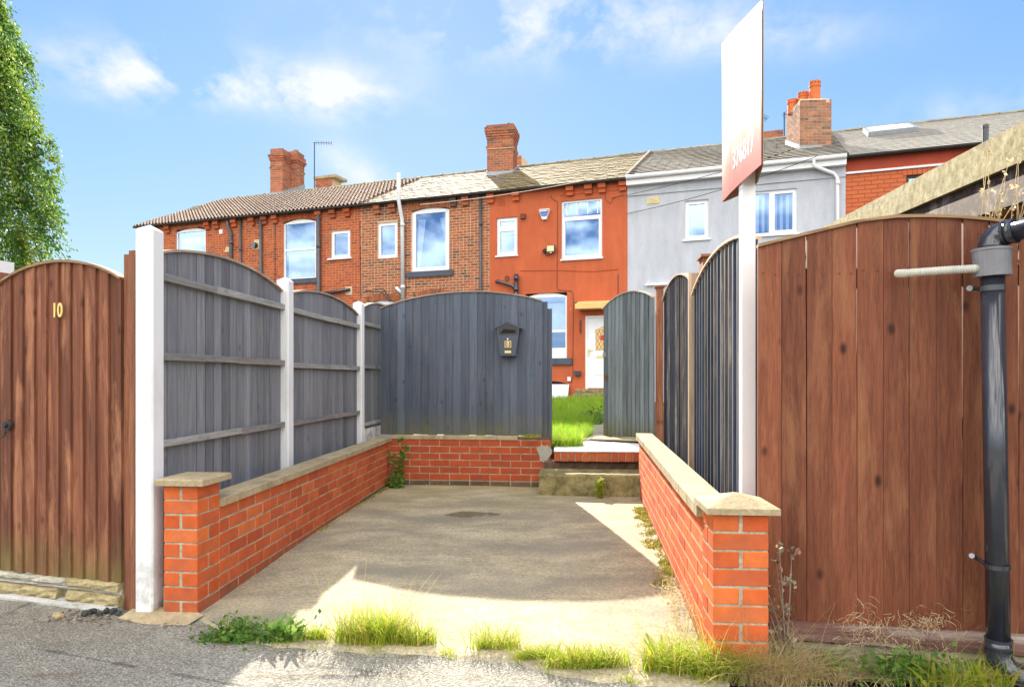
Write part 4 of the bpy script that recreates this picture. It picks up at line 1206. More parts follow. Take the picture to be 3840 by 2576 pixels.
for q in (0.0, 0.032):
    t.part('pipe_joint', MB().tube([e2 + dd * q, e2 + dd * (q + 0.008)], 0.051, 20), 'black_plastic')
t.part('pipe_joint', MB().tube([e2 + dd * 0.008, e2 + dd * 0.032], 0.049, 20), 'black_plastic', smooth=True)
hs = [Vector(dp(3668, 1008)), Vector(dp(3650, 1008)), Vector(dp(3560, 1013, 2.80)), Vector(dp(3460, 1020, 2.83)), Vector(dp(3395, 1025, 2.87)), Vector(dp(3366, 1026, 2.93))]
fine_pts, rads = [], []
tot = 90
for i in range(tot + 1):
    q = i / tot * (len(hs) - 1); k = min(int(q), len(hs) - 2); f = q - k
    fine_pts.append(hs[k].lerp(hs[k + 1], f)); rads.append(0.0175 if i % 2 else 0.0150)
rads[0:4] = [0.010] * 4
t.part('overflow_hose', MB().tube(fine_pts, rads, 12), 'pale_hose', smooth=False)
b = Vector(bot)
for q in (0.0, -0.045):
    t.part('pipe_joint', MB().tube([b + Vector((0, 0, q)), b + Vector((0, 0, q + 0.009))], 0.050, 20), 'black_plastic')
t.part('pipe_joint', MB().tube([b + Vector((0, 0, -0.045)), b + Vector((0, 0, 0.0))], 0.0475, 20), 'black_plastic', smooth=True)
shoe = MB()
sp = [b + Vector((0, 0, -0.045)), b + Vector((0.002, -0.005, -0.075)), b + Vector((0.018, -0.022, -0.105)), b + Vector((0.045, -0.05, -0.125)), b + Vector((0.075, -0.085, -0.133))]
shoe.tube(sp, [0.0475, 0.047, 0.047, 0.047, 0.046], 20, cap=False)
t.part('shoe', shoe, 'black_plastic', smooth=True)
t.part('shoe_rim', MB().tube([sp[-1] + (sp[-1] - sp[-2]).normalized() * 0.004, sp[-1] - (sp[-1] - sp[-2]).normalized() * 0.01], [0.049, 0.049], 20, cap=False), 'black_plastic')
# ------------------------------------------------------------------ flat roofed garage behind the brown fence
dirg = Vector((0.184, 1.0, 0.0)).normalized()
FGR = Fr(3.0, 4.0, atan2(1, 0.184))
t = Thing(FGR, 0, 0, 0, 'garage', 'timber garage or lean-to with a speckled pale fascia board, showing above the brown fence', 'garage')
sl = 0.076 / sqrt(1 + 0.184 ** 2)
def gz(h, s): return e + h + sl * s
L0, L1 = -2.2, 6.5
def beam(y0, y1, h0, h1, mat, name, l0=L0, l1=L1, lab=None):
    mb = MB().hexa([(l0, y0, gz(h0, l0)), (l1, y0, gz(h0, l1)), (l1, y1, gz(h0, l1)), (l0, y1, gz(h0, l0)),
                    (l0, y0, gz(h1, l0)), (l1, y0, gz(h1, l1)), (l1, y1, gz(h1, l1)), (l0, y1, gz(h1, l0))])
    return t.part(name, mb, mat, label=lab)
q = L0
while q < L1:
    beam(0.0, 0.025, 1.262, 1.49, 'fascia_board', 'fascia_board', q, min(q + 1.22, L1) - 0.002); q += 1.22
beam(-3.0, 0.0, 1.47, 1.50, 'tile_grey', 'roof_sheet')
beam(-0.06, -0.02, 1.04, 1.262, 'wood_weathered', 'wall_plate')
for k in range(11):
    s0 = L0 + 0.3 + k * 0.6
    mb = MB().hexa([(s0, -3.0, gz(1.16, s0)), (s0 + 0.05, -3.0, gz(1.16, s0)), (s0 + 0.05, -0.061, gz(1.16, s0)), (s0, -0.061, gz(1.16, s0)),
                    (s0, -3.0, gz(1.24, s0)), (s0 + 0.05, -3.0, gz(1.24, s0)), (s0 + 0.05, -0.061, gz(1.24, s0)), (s0, -0.061, gz(1.24, s0))])
    t.part('rafter', mb, 'wood_orange')
beam(-0.12, -0.062, 1.02, 1.07, 'wood_orange', 'batten')
beam(-2.6, -2.5, -1.2, 1.45, 'dark', 'back_wall')
t.part('wall', MB().box(L1 - 0.1, L1, -3, 0, 0, gz(1.25, L1)), 'dark')
for s0 in (L0 + 0.1, L0 + 2.2, 2.0, 4.2, L1 - 0.1):
    t.part('timber_stud', MB().box(s0 - 0.05, s0 + 0.05, -0.10, -0.03, 0.0, gz(1.04, s0)), 'wood_weathered')

# ------------------------------------------------------------------ sale board
zlow = e + 0.925
t = Thing(WORLD, 1.135, 3.3, 0, 'sale_board', 'tall white sale board on a white pole, faded pink at its foot', 'sign')
t.part('pole', MB().box(1.103, 1.166, 3.27, 3.32, 0.0, e + 1.6), 'upvc')
def board_mat(name='sale_board_face'):
    g = G('sale_board_face', 0.5, 0.3)
    zc = g.z()[2]
    nz_ = g.math('ADD', zc, g.rng(g.noise(3, 5, 0.6, vec=g.ov, st=(1, 2.2, 0.4)), -0.12, 0.12, 0.3, 0.7))
    c = g.ramp(g.rng(nz_, 0, 1, e + 0.93, e + 1.35), [(0.0, (0.62, 0.17, 0.15)), (0.3, (0.66, 0.24, 0.19)), (0.55, (0.76, 0.50, 0.38)), (0.8, (0.84, 0.80, 0.75)), (1, (0.84, 0.84, 0.84))])
    g.color(c)
    tr = g.t.nodes.new('ShaderNodeBsdfTranslucent'); g.lk(c, tr.inputs[0])
    mx = g.t.nodes.new('ShaderNodeMixShader'); mx.inputs[0].default_value = 0.35
    g.lk(g.b.outputs[0], mx.inputs[1]); g.lk(tr.outputs[0], mx.inputs[2])
    o = [n for n in g.t.nodes if n.type == 'OUTPUT_MATERIAL'][0]
    g.lk(mx.outputs[0], o.inputs[0])
    return g.m
MAT['sale_face'] = board_mat()
def sheet(pts_b, pts_t, thick, mat, name):
    """curved sheet: bottom and top polylines (X,Y,Z), thickness across"""
    n = len(pts_b); vs = []
    for k in range(n):
        d = Vector(pts_b[min(k + 1, n - 1)]) - Vector(pts_b[max(k - 1, 0)])
        nn = Vector((d.y, -d.x, 0)).normalized() * thick
        B, T = Vector(pts_b[k]), Vector(pts_t[k])
        vs += [B, T, T + nn, B + nn]
    fs = [(0, 1, 2, 3), (4 * n - 1, 4 * n - 2, 4 * n - 3, 4 * n - 4)]
    for i in range(n - 1):
        for k in range(4): fs.append((4 * i + k, 4 * i + (k + 1) % 4, 4 * i + 4 + (k + 1) % 4, 4 * i + 4 + k))
    return t.part(name, MB().add([tuple(v) for v in vs], fs), mat)
tz_l, tz_r = e + 1.757, e + 1.654
sheet([(1.112, 3.60, zlow), (1.100, 3.45, zlow), (1.098, 3.3, zlow + .005), (1.098, 3.0, zlow + 0.010)],
      [(1.112, 3.60, tz_l), (1.100, 3.45, tz_l - 0.03), (1.098, 3.3, tz_r + 0.05), (1.098, 3.0, tz_r)], 0.004, 'sale_face', 'board')
sheet([(1.119, 3.60, zlow), (1.172, 3.42, zlow), (1.174, 3.26, zlow + .005), (1.106, 3.0, zlow + 0.010)],
      [(1.119, 3.60, tz_l), (1.172, 3.42, tz_l - 0.03), (1.174, 3.26, tz_r + 0.05), (1.106, 3.0, tz_r)], 0.004, 'board_back', 'board')
o = obj('lettering', text_mesh('376817', 0.135, 0.001, 'white_board', 0.0015), t.root)
M = Matrix(((0, 0, -1, 0), (-1, 0, 0, 0), (0, 1, 0, 0), (0, 0, 0, 1)))
o.matrix_local = Matrix.Translation((1.0945 - 1.135, 3.235 - 3.3, e + 1.07)) @ M @ Matrix.Diagonal((0.74, 1, 1, 1))
# ------------------------------------------------------------------ terrace
K = -0.36
TZ0 = 20.4
TL = sqrt(1 + K * K)
FTR = Fr(0, TZ0, atan2(K, 1))
rr_ = (1 / TL, K / TL); nn_ = (-K / TL, 1 / TL)
def wuz(px, py):
    tt = TX(px); Y = TZ0 / (1 - K * tt); return tt * Y * TL, CAM_H + TZ(py) * Y
def wu(px): return wuz(px, 1000)[0]
def wz(px, py): return wuz(px, py)[1]
EAVE = CAM_H + 5.30 * TZ0 / 19.1
TP = tan(radians(25.0)); RD = 4.27
RIDGE = EAVE + RD * TP
def roof(px, py):
    c = TX(px) * nn_[0] + nn_[1]
    s = (EAVE - CAM_H - TP * TZ0 * nn_[1]) / (TZ(py) - TP * c)
    P = (TX(px) * s, s)
    return FTR.L(*P) + (CAM_H + TZ(py) * s,)     # u, v, z
BASE = 0.35
U = {k: wu(p) for k, p in dict(end=520, party1=990, party2=1356, party3=1837, party4=2353, party5=3171).items()}
U['far'] = U['party5'] + 6.4

def cyl_arch(u0, u1, zt, rise, n=10):
    return [(u0 + (u1 - u0) * i / n, zt - rise + rise * (1 - (2 * i / n - 1) ** 2)) for i in range(n + 1)]

def wall_face(H, u0, u1, z0, z1, openings, mat, y0=0.0, y1=0.10, name='wall'):
    us = sorted(set([u0, u1] + [x for o in openings for x in (o[0], o[1]) if u0 < x < u1]))
    zs = sorted(set([z0, z1] + [x for o in openings for x in (o[2], o[3]) if z0 < x < z1]))
    # one cell per free rectangle, merged down each column strip
    mb = MB()
    for a, b in zip(us[:-1], us[1:]):
        run = None
        for c, d in zip(zs[:-1], zs[1:]):
            cu, cz = (a + b) / 2, (c + d) / 2
            free = not any(o[0] < cu < o[1] and o[2] < cz < o[3] for o in openings)
            if free:
                if run is None: run = [c, d]
                else: run[1] = d
            if (not free) and run: mb.box(a, b, y0, y1, run[0], run[1]); run = None
        if run: mb.box(a, b, y0, y1, run[0], run[1])
    return H.part(name, mb, mat)

def window(H, u0, u1, z0, z1, rise=0.0, transom=None, mull=None, sill=None, fw=0.06, mat='upvc', curtain=None, inner=None, blind=None):
    """frame with arched or flat head, panes, sill; opening is u0..u1, z0..z1 (z1 at the crown)"""
    y = 0.045
    zh = z1 - rise                                     # springing
    mb = MB()
    gz1 = zh - fw if rise == 0 else zh - 0.02
    mb.box(u0, u0 + fw, y, y + 0.06, z0, zh); mb.box(u1 - fw, u1, y, y + 0.06, z0, zh)
    mb.box(u0 + fw, u1 - fw, y, y + 0.06, z0, z0 + fw)
    if rise == 0:
        mb.box(u0 + fw, u1 - fw, y, y + 0.06, z1 - fw, z1)
    else:
        poly = [(u0 + fw, zh - 0.02), (u1 - fw, zh - 0.02)] + [(u1, zh - 0.0001)] + list(reversed(cyl_arch(u0, u1, z1, rise)))[0:] + [(u0, zh - 0.0001)]
        mb.prism(poly, y - 0.002, y + 0.058)
    zt = zh - fw if rise == 0 else zh - 0.02
    cells = [(u0 + fw, u1 - fw, z0 + fw, zt)]
    if transom is not None:
        mb.box(u0 + fw, u1 - fw, y - 0.003, y + 0.057, transom - 0.035, transom + 0.035)
        cells = [(u0 + fw, u1 - fw, z0 + fw, transom - 0.035), (u0 + fw, u1 - fw, transom + 0.035, zt)]
    if mull is not None:
        nc = []
        for (a, b, c, d) in cells:
            mb.box(mull - 0.045, mull + 0.045, y - 0.003, y + 0.057, c, d)
            nc += [(a, mull - 0.045, c, d), (mull + 0.045, b, c, d)]
        cells = nc
    f = H.part('window', mb, mat)
    if inner:      # raised sash inside the frame
        ib = MB()
        for ci in inner:
            a, b, c, d = cells[ci]; s = 0.045
            for (p, q, r_, s_) in ((a, b, c, c + s), (a, b, d - s, d), (a, a + s, c + s, d - s), (b - s, b, c + s, d - s)):
                ib.box(p, q, y - 0.008, y + 0.04, r_, s_)
        H.part('sash', ib, mat, parent=f)
    for (a, b, c, d) in cells:
        H.part('pane', MB().add([(a, y + 0.03, c), (b, y + 0.03, c), (b, y + 0.03, d), (a, y + 0.03, d)], [(0, 1, 2, 3)]), 'glass', parent=f)
    H.part('room_back', MB().add([(u0 - 0.3, y + 0.5, z0 - 0.3), (u1 + 0.3, y + 0.5, z0 - 0.3), (u1 + 0.3, y + 0.5, z1 + 0.2), (u0 - 0.3, y + 0.5, z1 + 0.2)], [(0, 1, 2, 3)]), 'room', parent=f)
    if sill:
        a, b, c, d, m, out_ = sill
        H.part('sill', MB().box(a, b, -out_, 0.05, c, d), m, parent=f)
    if curtain:
        for (ua, ub, va, vb, zz0, zz1) in curtain:     # top ua..ub  bottom va..vb
            mb = MB(); n = 14; vs = []
            for k in (0, 1):
                for i in range(n + 1):
                    q = i / n
                    x = (ua + (ub - ua) * q) if k else (va + (vb - va) * q)
                    vs.append((x, y + 0.14 + 0.02 * (i % 2), zz1 if k else zz0))
            mb.add(vs, [(i, i + 1, n + 2 + i, n + 1 + i) for i in range(n)])
            H.part('curtain', mb, 'curtain', parent=f)
    if blind:
        a, b, c, d, kind = blind
        mb = MB()
        if kind == 'v':
            x = a
            while x < b: mb.box(x, x + 0.075, y + 0.10, y + 0.102, c, d); x += 0.15
        elif kind == 'h':
            z = c
            while z < d: mb.box(a, b, y + 0.10, y + 0.12, z, z + 0.02); z += 0.035
        else:
            mb.box(a, b, y + 0.12, y + 0.125, c, d)
        H.part('blind', mb, 'blind' if kind != 's' else 'curtain', parent=f)
    return f

def pipe(H, pts, r, mat, name='drainpipe', n=12, joints=()):
    f = H.part(name, MB().tube(pts, r, n), mat, smooth=True)
    for p in joints:
        H.part('pipe_socket', MB().tube([(p[0], p[1], p[2] - 0.05), (p[0], p[1], p[2] + 0.05)], r * 1.22, n), mat, smooth=True, parent=f)
    return f

def corbels(H, list_px, mat, zt=None):
    for px in list_px:
        u = wu(px); z = EAVE - 0.13
        mb = MB().box(u - 0.11, u + 0.11, -0.13, 0.0, z - 0.14, z)
        mb.prism([(u - 0.10, z - 0.145), (u + 0.10, z - 0.145), (u + 0.10, z - 0.27), (u - 0.10, z - 0.27)], -0.075, 0.0)
        H.part('corbel', mb, mat)

def box_shell(H, u0, u1, end_left=False, end_right=False, wmat='mortar_red'):
    """side and back walls with gables, inner leaf"""
    H.part('rear_wall', MB().box(u0, u1, 2 * RD - 0.1, 2 * RD, BASE, EAVE), wmat)
    for u, side in ((u0, 1), (u1, -1)):
        a, b = (u, u + 0.12) if side > 0 else (u - 0.12, u)
        poly = [(0.101, BASE), (2 * RD - 0.101, BASE), (2 * RD - 0.101, EAVE - 0.05), (RD, RIDGE - 0.10), (0.101, EAVE - 0.05)]
        m = 5
        mb = MB()
        vs = [(a, p, q) for p, q in poly] + [(b, p, q) for p, q in poly]
        mb.add(vs, [tuple(range(m)), tuple(range(2 * m - 1, m - 1, -1))] + [(i, m + i, m + (i + 1) % m, (i + 1) % m) for i in range(m)])
        H.part('party_wall', mb, wmat)
    dk = MB()
    for sgn in (0, 1):
        ya, yb = (-0.10, RD) if sgn == 0 else (2 * RD + 0.1, RD)
        za = EAVE - 0.10 * TP - 0.02; zb = RIDGE - 0.02
        dk.add([(u0, ya, za), (u1, ya, za), (u1, yb, zb), (u0, yb, zb)], [(0, 1, 2, 3)])
    H.part('roof_deck', dk, 'dark')
    H.part('rear_roof', MB().hexa([(u0, RD, RIDGE), (u1, RD, RIDGE), (u1, 2 * RD + 0.15, EAVE - 0.07), (u0, 2 * RD + 0.15, EAVE - 0.07),
                                   (u0, RD, RIDGE + 0.03), (u1, RD, RIDGE + 0.03), (u1, 2 * RD + 0.15, EAVE - 0.04), (u0, 2 * RD + 0.15, EAVE - 0.04)]), 'tile_grey')

def gutter(H, u0, u1, mat='gutter', z=None, y=-0.17):
    z = z or EAVE - 0.09
    n = 7
    mb = MB()
    prof = [(y + 0.06 * -cos(pi * i / (n - 1)), z - 0.055 * sin(pi * i / (n - 1))) for i in range(n)]
    prof2 = [(p[0] * 1.0 + (0.006 if i < n / 2 else -0.006), p[1] + 0.006) for i, p in enumerate(prof)][::-1]
    poly = prof + prof2
    m = len(poly)
    vs = [(u0, p, q) for p, q in poly] + [(u1, p, q) for p, q in poly]
    mb.add(vs, [(i, m + i, m + (i + 1) % m, (i + 1) % m) for i in range(m)])
    H.part('gutter', mb, mat)
    H.part('fascia', MB().box(u0, u1, -0.10, -0.004, EAVE - 0.13, EAVE - 0.045), mat)

TH = radians(25.0)
def slope_mat(u, s, lift=0.0, rz=0.0, tilt=0.0):
    """place on the roof: s = distance up the slope from the eave line at v=-0.16"""
    v0 = -0.16
    return Matrix.Translation((u, v0 + s * cos(TH) - lift * sin(TH), EAVE + v0 * TP + s * sin(TH) + lift * cos(TH))) @ Matrix.Rotation(TH - tilt, 4, 'X') @ Matrix.Rotation(rz, 4, 'Z')
SL = (RD + 0.16) / cos(TH)
def flat_tile(name, mat, w, l, th):
    vs = [(-w / 2, 0, 0), (w / 2, 0, 0), (w / 2, l, 0), (-w / 2, l, 0), (-w / 2, 0, th), (w / 2, 0, th), (w / 2, l, th), (-w / 2, l, th)]
    me = bpy.data.meshes.new(name); me.from_pydata(vs, [], [(3, 2, 1, 0), (4, 5, 6, 7), (0, 1, 5, 4), (1, 2, 6, 5), (3, 0, 4, 7)])
    me.materials.append(MAT[mat]); me.update(); return me
def slate(name, mat, w, l, th, c=0.034):
    p = [(-w / 2 + c, 0), (w / 2 - c, 0), (w / 2, c), (w / 2, l), (-w / 2, l), (-w / 2, c)]
    vs = [(x, y, 0) for x, y in p] + [(x, y, th) for x, y in p]
    fs = [(6, 7, 8, 9, 10, 11)] + [(i, (i + 1) % 6, 6 + (i + 1) % 6, 6 + i) for i in (0, 1, 2, 4, 5)]
    me = bpy.data.meshes.new(name); me.from_pydata(vs, [], fs); me.materials.append(MAT[mat]); me.update(); return me
def pan_tile(name, mat, w, l):
    n = 12; vs = []; th = 0.030
    for y in (0, l):
        for i in range(n + 1):
            q = i / n; z = (0.075 if y == 0 else 0.008) * (0.5 + 0.5 * cos(4 * pi * q)) + 0.012
            vs.append((-w / 2 + w * q, y, z))
    for i in range(n + 1):
        q = i / n; z = 0.075 * (0.5 + 0.5 * cos(4 * pi * q)) + 0.012
        vs.append((-w / 2 + w * q, 0, z - th))
    N = n + 1
    fs = [(i, i + 1, N + i + 1, N + i) for i in range(n)] + [(2 * N + i, 2 * N + i + 1, i + 1, i) for i in range(n)]
    me = bpy.data.meshes.new(name); me.from_pydata(vs, [], fs); me.materials.append(MAT[mat]); me.update(); return me
def tile_roof(H, u0, u1, me, w, gauge, lift, tilt, stagger, jit=0.004, holes=(), wob=0.0, s1=None):
    rows = int((s1 or SL) / gauge)
    ms = []
    for r in range(rows):
        s = r * gauge
        u = u0 + w / 2 - (w / 2 if (stagger and r % 2) else 0)
        while u < u1 + (w / 2 if stagger else 0) - 0.02:
            cu = min(max(u, u0 + w * 0.25), u1 - w * 0.25)
            if not any(a < cu < b and c < s + gauge / 2 < d for a, b, c, d in holes):
                sag = wob * sin(cu * 1.7 + s * 1.3)
                ms.append((cu, slope_mat(cu, s + random.uniform(-jit, jit), lift + sag + random.uniform(-jit, jit) * 0.5, random.uniform(-jit, jit) * 2, tilt)))
            u += w
    ms.sort(key=lambda q: -q[0])
    H.many('roof_tile', me, [m for _, m in ms])
def ridge_row(H, u0, u1, mat='ridge', step=0.45, r=0.11):
    u = u0
    proto = None
    while u < u1 - 0.05:
        v = min(u + step, u1)
        if proto is None or v - u < step - 0.01:
            mb = MB(); n = 8; vs = []
            L = v - u
            for x, rr2 in ((0, r), (L * 0.93, r * 0.97), (L * 0.93, r * 1.12), (L, r * 1.12)):
                vs += [(x, rr2 * cos(pi * i / n), rr2 * 0.75 * sin(pi * i / n)) for i in range(n + 1)]
            N = n + 1
            fs = [(k * N + i, k * N + i + 1, (k + 1) * N + i + 1, (k + 1) * N + i) for k in range(3) for i in range(n)]
            mb.add(vs, fs)
            proto = mb.mesh('ridge_tile', mat)
        o = obj('ridge_tile', proto, H.root)
        o.location = (u - H.off[0], RD - H.off[1], RIDGE - 0.03 + random.uniform(-.008, .008) - H.off[2])
        u = v

def chimney(H, pxl, pxr, pyb, pyt, depth, mat, mortar='mortar_house', course=0.083, L=0.235, corbel=None, flash=True, ragged=0, label=None, rot=radians(9)):
    ul, v, zb = roof(pxl, pyb)
    # right edge on the same v plane
    X, Y, _ = FTR.W(ul, v, 0)
    tt = TX(pxr)
    # solve u with fixed v: point FTR.W(u,v): X/Y = tt
    ca, sa = cos(FTR.a), sin(FTR.a)
    ur = (tt * (TZ0 + v * ca) + v * sa) / (ca - tt * sa)
    XX, YY, _ = FTR.W((ul + ur) / 2, v, 0)
    zt = CAM_H + TZ(pyt) * YY
    z0 = zb - 0.5
    nco = int(round((zt - zb) / course)); z0 = zt - (nco + 6) * course
    RM = Matrix.Translation((ul, v, 0)) @ Matrix.Rotation(rot, 4, 'Z') @ Matrix.Translation((-ul, -v, 0))
    turn = lambda m_: (setattr(m_, 'v', [tuple(RM @ Vector(p)) for p in m_.v]), m_)[1]
    H.turn = turn
    core = MB().box(ul + 0.008, ur - 0.008, v + 0.008, v + depth - 0.008, z0, zt - 0.01)
    ch = H.part('chimney', turn(core), mortar, label=label)
    fb = slab5('brick', mat, L - 0.01, 0.05, course - 0.011)
    ms = []
    def face(u0, u1, place):
        k = 0
        z = z0
        while z < zt - course * 0.5:
            out_ = 0.0
            kk = (zt - z) / course
            if corbel:
                for (c0, c1, pr) in corbel:
                    if c0 < kk <= c1: out_ = pr
            for (a, b, zc) in lay(u0 - out_, u1 + out_, z, z + course, course, L, shift=0):
                pass
            a0 = u0 - out_ - (L / 2 if k % 2 else 0)
            while a0 < u1 + out_:
                aa, bb = max(a0, u0 - out_), min(a0 + L, u1 + out_)
                if bb - aa > 0.03 and not (ragged and kk < 1.2 and random.random() < 0.35):
                    ms.append(place((aa + bb) / 2, z + course / 2, out_) @ Matrix.Diagonal(((bb - aa - 0.01) / (L - 0.01), 1, 1, 1)))
                a0 += L
            z += course; k += 1
    face(ul, ur, lambda c, z, o_: Matrix.Translation((c, v + 0.025 - o_, z)))
    face(v, v + depth, lambda c, z, o_: Matrix.Translation((ur - 0.025 + o_, c, z)) @ Matrix.Rotation(pi / 2, 4, 'Z'))
    face(v, v + depth, lambda c, z, o_: Matrix.Translation((ul + 0.025 - o_, c, z)) @ Matrix.Rotation(-pi / 2, 4, 'Z'))
    face(ul, ur, lambda c, z, o_: Matrix.Translation((c, v + depth - 0.025 + o_, z)) @ Matrix.Rotation(pi, 4, 'Z'))
    ms = [RM @ m for m in ms]
    ms.sort(key=lambda m: (m.translation.y, -m.translation.z))
    H.many('brick', fb, ms, 300, parent=ch)
    if corbel:
        mb = MB()
        for (c0, c1, pr) in corbel:
            mb.box(ul - pr + 0.012, ur + pr - 0.012, v - pr + 0.012, v + depth + pr - 0.012, zt - c1 * course + 0.006, zt - c0 * course - 0.006 if c0 else zt - 0.004)
        H.part('oversailing_course', turn(mb), mortar, parent=ch)
    if flash:
        mb = MB().box(ul - 0.03, ur + 0.03, v - 0.03, v + 0.0, zb - 0.04, zb + 0.13)
        mb.box(ur - 0.0, ur + 0.025, v - 0.03, v + depth, zb - 0.04, zb + 0.14 )
        mb.hexa([(ur, v, zb - 0.03), (ur + 0.03, v, zb - 0.03), (ur + 0.03, v + depth, zb - 0.03 + depth * TP), (ur, v + depth, zb - 0.03 + depth * TP),
                 (ur, v, zb + 0.16), (ur + 0.03, v, zb + 0.16), (ur + 0.03, v + depth, zb + 0.16 + depth * TP), (ur, v + depth, zb + 0.16 + depth * TP)])
        mb.hexa([(ul - 0.03, v, zb - 0.03), (ul, v, zb - 0.03), (ul, v + depth, zb - 0.03 + depth * TP), (ul - 0.03, v + depth, zb - 0.03 + depth * TP),
                 (ul - 0.03, v, zb + 0.16), (ul, v, zb + 0.16), (ul, v + depth, zb + 0.16 + depth * TP), (ul - 0.03, v + depth, zb + 0.16 + depth * TP)])
        mb.hexa([(ul - 0.03, v - 0.20, zb - 0.09 + 0.035), (ur + 0.03, v - 0.20, zb - 0.09 + 0.035), (ur + 0.03, v, zb + 0.02), (ul - 0.03, v, zb + 0.02),
                 (ul - 0.03, v - 0.20, zb - 0.09 + 0.05), (ur + 0.03, v - 0.20, zb - 0.09 + 0.05), (ur + 0.03, v, zb + 0.06), (ul - 0.03, v, zb + 0.06)])
        H.part('flashing', turn(mb), 'lead', parent=ch)
    return ch, ul, ur, v, zt

def pot(H, ch, u, v, z, h, r, vents=True):
    mb = MB().tube([(u, v, z - 0.02), (u, v, z + h * 0.72), (u, v, z + h * 0.74), (u, v, z + h * 0.8), (u, v, z + h * 0.8), (u, v, z + h)],
                   [r * 1.0, r * 0.97, r * 1.1, r * 1.1, r * 1.0, r * 1.06], 16)
    f = H.part('chimney_pot', H.turn(mb), 'terracotta', parent=ch)
    if vents:
        mb2 = MB()
        for k in range(10):
            a = 2 * pi * k / 10
            mb2.tube([(u + cos(a) * r * 0.98, v + sin(a) * r * 0.98, z + h * 0.9), (u + cos(a) * r * 1.075, v + sin(a) * r * 1.075, z + h * 0.9)], 0.014, 6)
        H.part('pot_vent', H.turn(mb2), 'dark', parent=ch)

FBK = {}
def house_bricks(H, u0, u1, openings, mat, mortar, course, L, header, z1=None, zlow=BASE, split=2.3):
    z1 = z1 or EAVE - 0.05
    wall_face(H, u0, u1, zlow, z1, openings, mortar, 0.005, 0.10)
    me = slab5('brick', mat, L - 0.011, 0.04, course - 0.015)
    n = int((z1 - zlow) / course)
    br = lay(u0, u1, z1 - n * course, z1, course, L, openings, header=header)
    # the ones that show largest first: upper floor, nearest end
    vis = [b for b in br if b[2] > split]; hid = [b for b in br if b[2] <= split]
    vis.sort(key=lambda b: -b[0])
    H.many('brick', me, brick_mats(vis + hid, L - 0.011, 0.020, joint=0.014, jit=0.0015))

def voussoirs(H, u0, u1, zt, rise, mat, h=0.22, wdt=0.083):
    """arch of bricks on end above an opening"""
    me = slab5('brick', mat, wdt - 0.012, 0.044, h)
    n = int(round((u1 - u0 + 0.16) / wdt))
    ms = []
    for i in range(n):
        q = (i + 0.5) / n
        u = u0 - 0.08 + (u1 - u0 + 0.16) * q
        z = zt - rise + rise * (1 - (2 * q - 1) ** 2) + h / 2 + 0.01
        ang = (q - 0.5) * 2 * atan2(4 * rise, (u1 - u0)) * 0.9
        ms.append(Matrix.Translation((u, 0.009, z)) @ Matrix.Rotation(ang, 4, 'Y'))
    H.many('arch_brick', me, ms)

def OP(l, r, t, b):
    c = (l + r) / 2
    return (wu(l), wu(r), wz(c, b), wz(c, t))
def vb(u, z, dark='dark'): pass

# ---- end house (far left)
u0, u1 = U['end'], U['party1']
H = Thing(FTR, (u0 + u1) / 2, 0, BASE, 'terraced_house', 'end of terrace orange brick house with a pantiled roof and gable verge, farthest left', 'house', 'brick houses of the terrace')
w1 = OP(659, 771, 857, 1130)
ops = [w1]
ven = [(w1[0] - 0.1, w1[1] + 0.1, w1[3] - 0.12, w1[3] + 0.22)]
house_bricks(H, u0, u1, [(w1[0], w1[1], w1[2], w1[3])] , 'brick_house_a', 'mortar_red', 0.085, 0.24, 0.25)
window(H, *w1, rise=0.10, blind=(w1[0] + 0.1, w1[1] - 0.1, w1[2] + 0.1, w1[3] - 0.3, 's'))
def shade_tails(me, ids):  # gives the front faces a painted shade line
    me.materials.append(MAT['tile_gap_shade'])
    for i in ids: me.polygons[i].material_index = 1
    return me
me_p = shade_tails(pan_tile('roof_tile', 'pantile', 0.31, 0.36), range(12, 24))
box_shell(H, u0, u1)
tile_roof(H, u0 - 0.02, u1, me_p, 0.30, 0.31, 0.0, 0.075, False)
ridge_row(H, u0 - 0.03, u1)
gutter(H, u0 - 0.05, u1)
corbels(H, [575, 632, 781, 815, 881, 948], 'brick_house_a')
ua = wu(870)
pipe(H, [(wu(861), -0.09, EAVE - 0.1), (wu(861), -0.09, EAVE - 0.35), (wu(871), -0.07, EAVE - 0.6), (wu(872), -0.07, BASE + 0.1)], 0.055, 'grey_pipe', joints=[(wu(872), -0.07, EAVE - 0.95)])
pipe(H, [(wu(906), -0.06, EAVE - 0.15), (wu(906), -0.06, BASE + 0.1)], 0.04, 'grey_pipe', joints=[(wu(906), -0.06, EAVE - 1.2)])
pipe(H, [(wu(983), -0.07, EAVE - 0.1), (wu(984), -0.07, BASE + 0.1)], 0.05, 'grey_pipe', joints=[(wu(984), -0.07, EAVE - 2.3)])
a, b = wuz(830, 870)
H.part('vent', MB().box(a - 0.07, a + 0.07, -0.03, 0.0, b - 0.075, b + 0.075), 'upvc')
a, b = wuz(960, 921)
H.part('mortar_patch', MB().prism([(a - 0.15, b - 0.1), (a + 0.02, b - 0.17), (a + 0.16, b - 0.12), (a + 0.17, b + 0.2), (a - 0.05, b + 0.2), (a - 0.13, b + 0.06)], -0.012, 0.0), 'mastic')
H.part('flue', MB().tube([(a, 0.0, b), (a - 0.02, -0.12, b)], 0.10, 14), 'black_plastic')
a, b = wuz(852, 937)
H.part('mortar_patch', MB().prism([(a - 0.12, b - 0.08), (a + 0.08, b - 0.09), (a + 0.1, b + 0.09), (a - 0.03, b + 0.11)], -0.014, 0.0), 'mastic')
a, b = wuz(942, 846)
H.part('mortar_patch', MB().prism([(a - 0.05, b - 0.03), (a + 0.04, b - 0.06), (a + 0.06, b + 0.03), (a - 0.04, b + 0.04)], -0.018, 0.0), 'mastic')
a, b = wuz(974, 828)
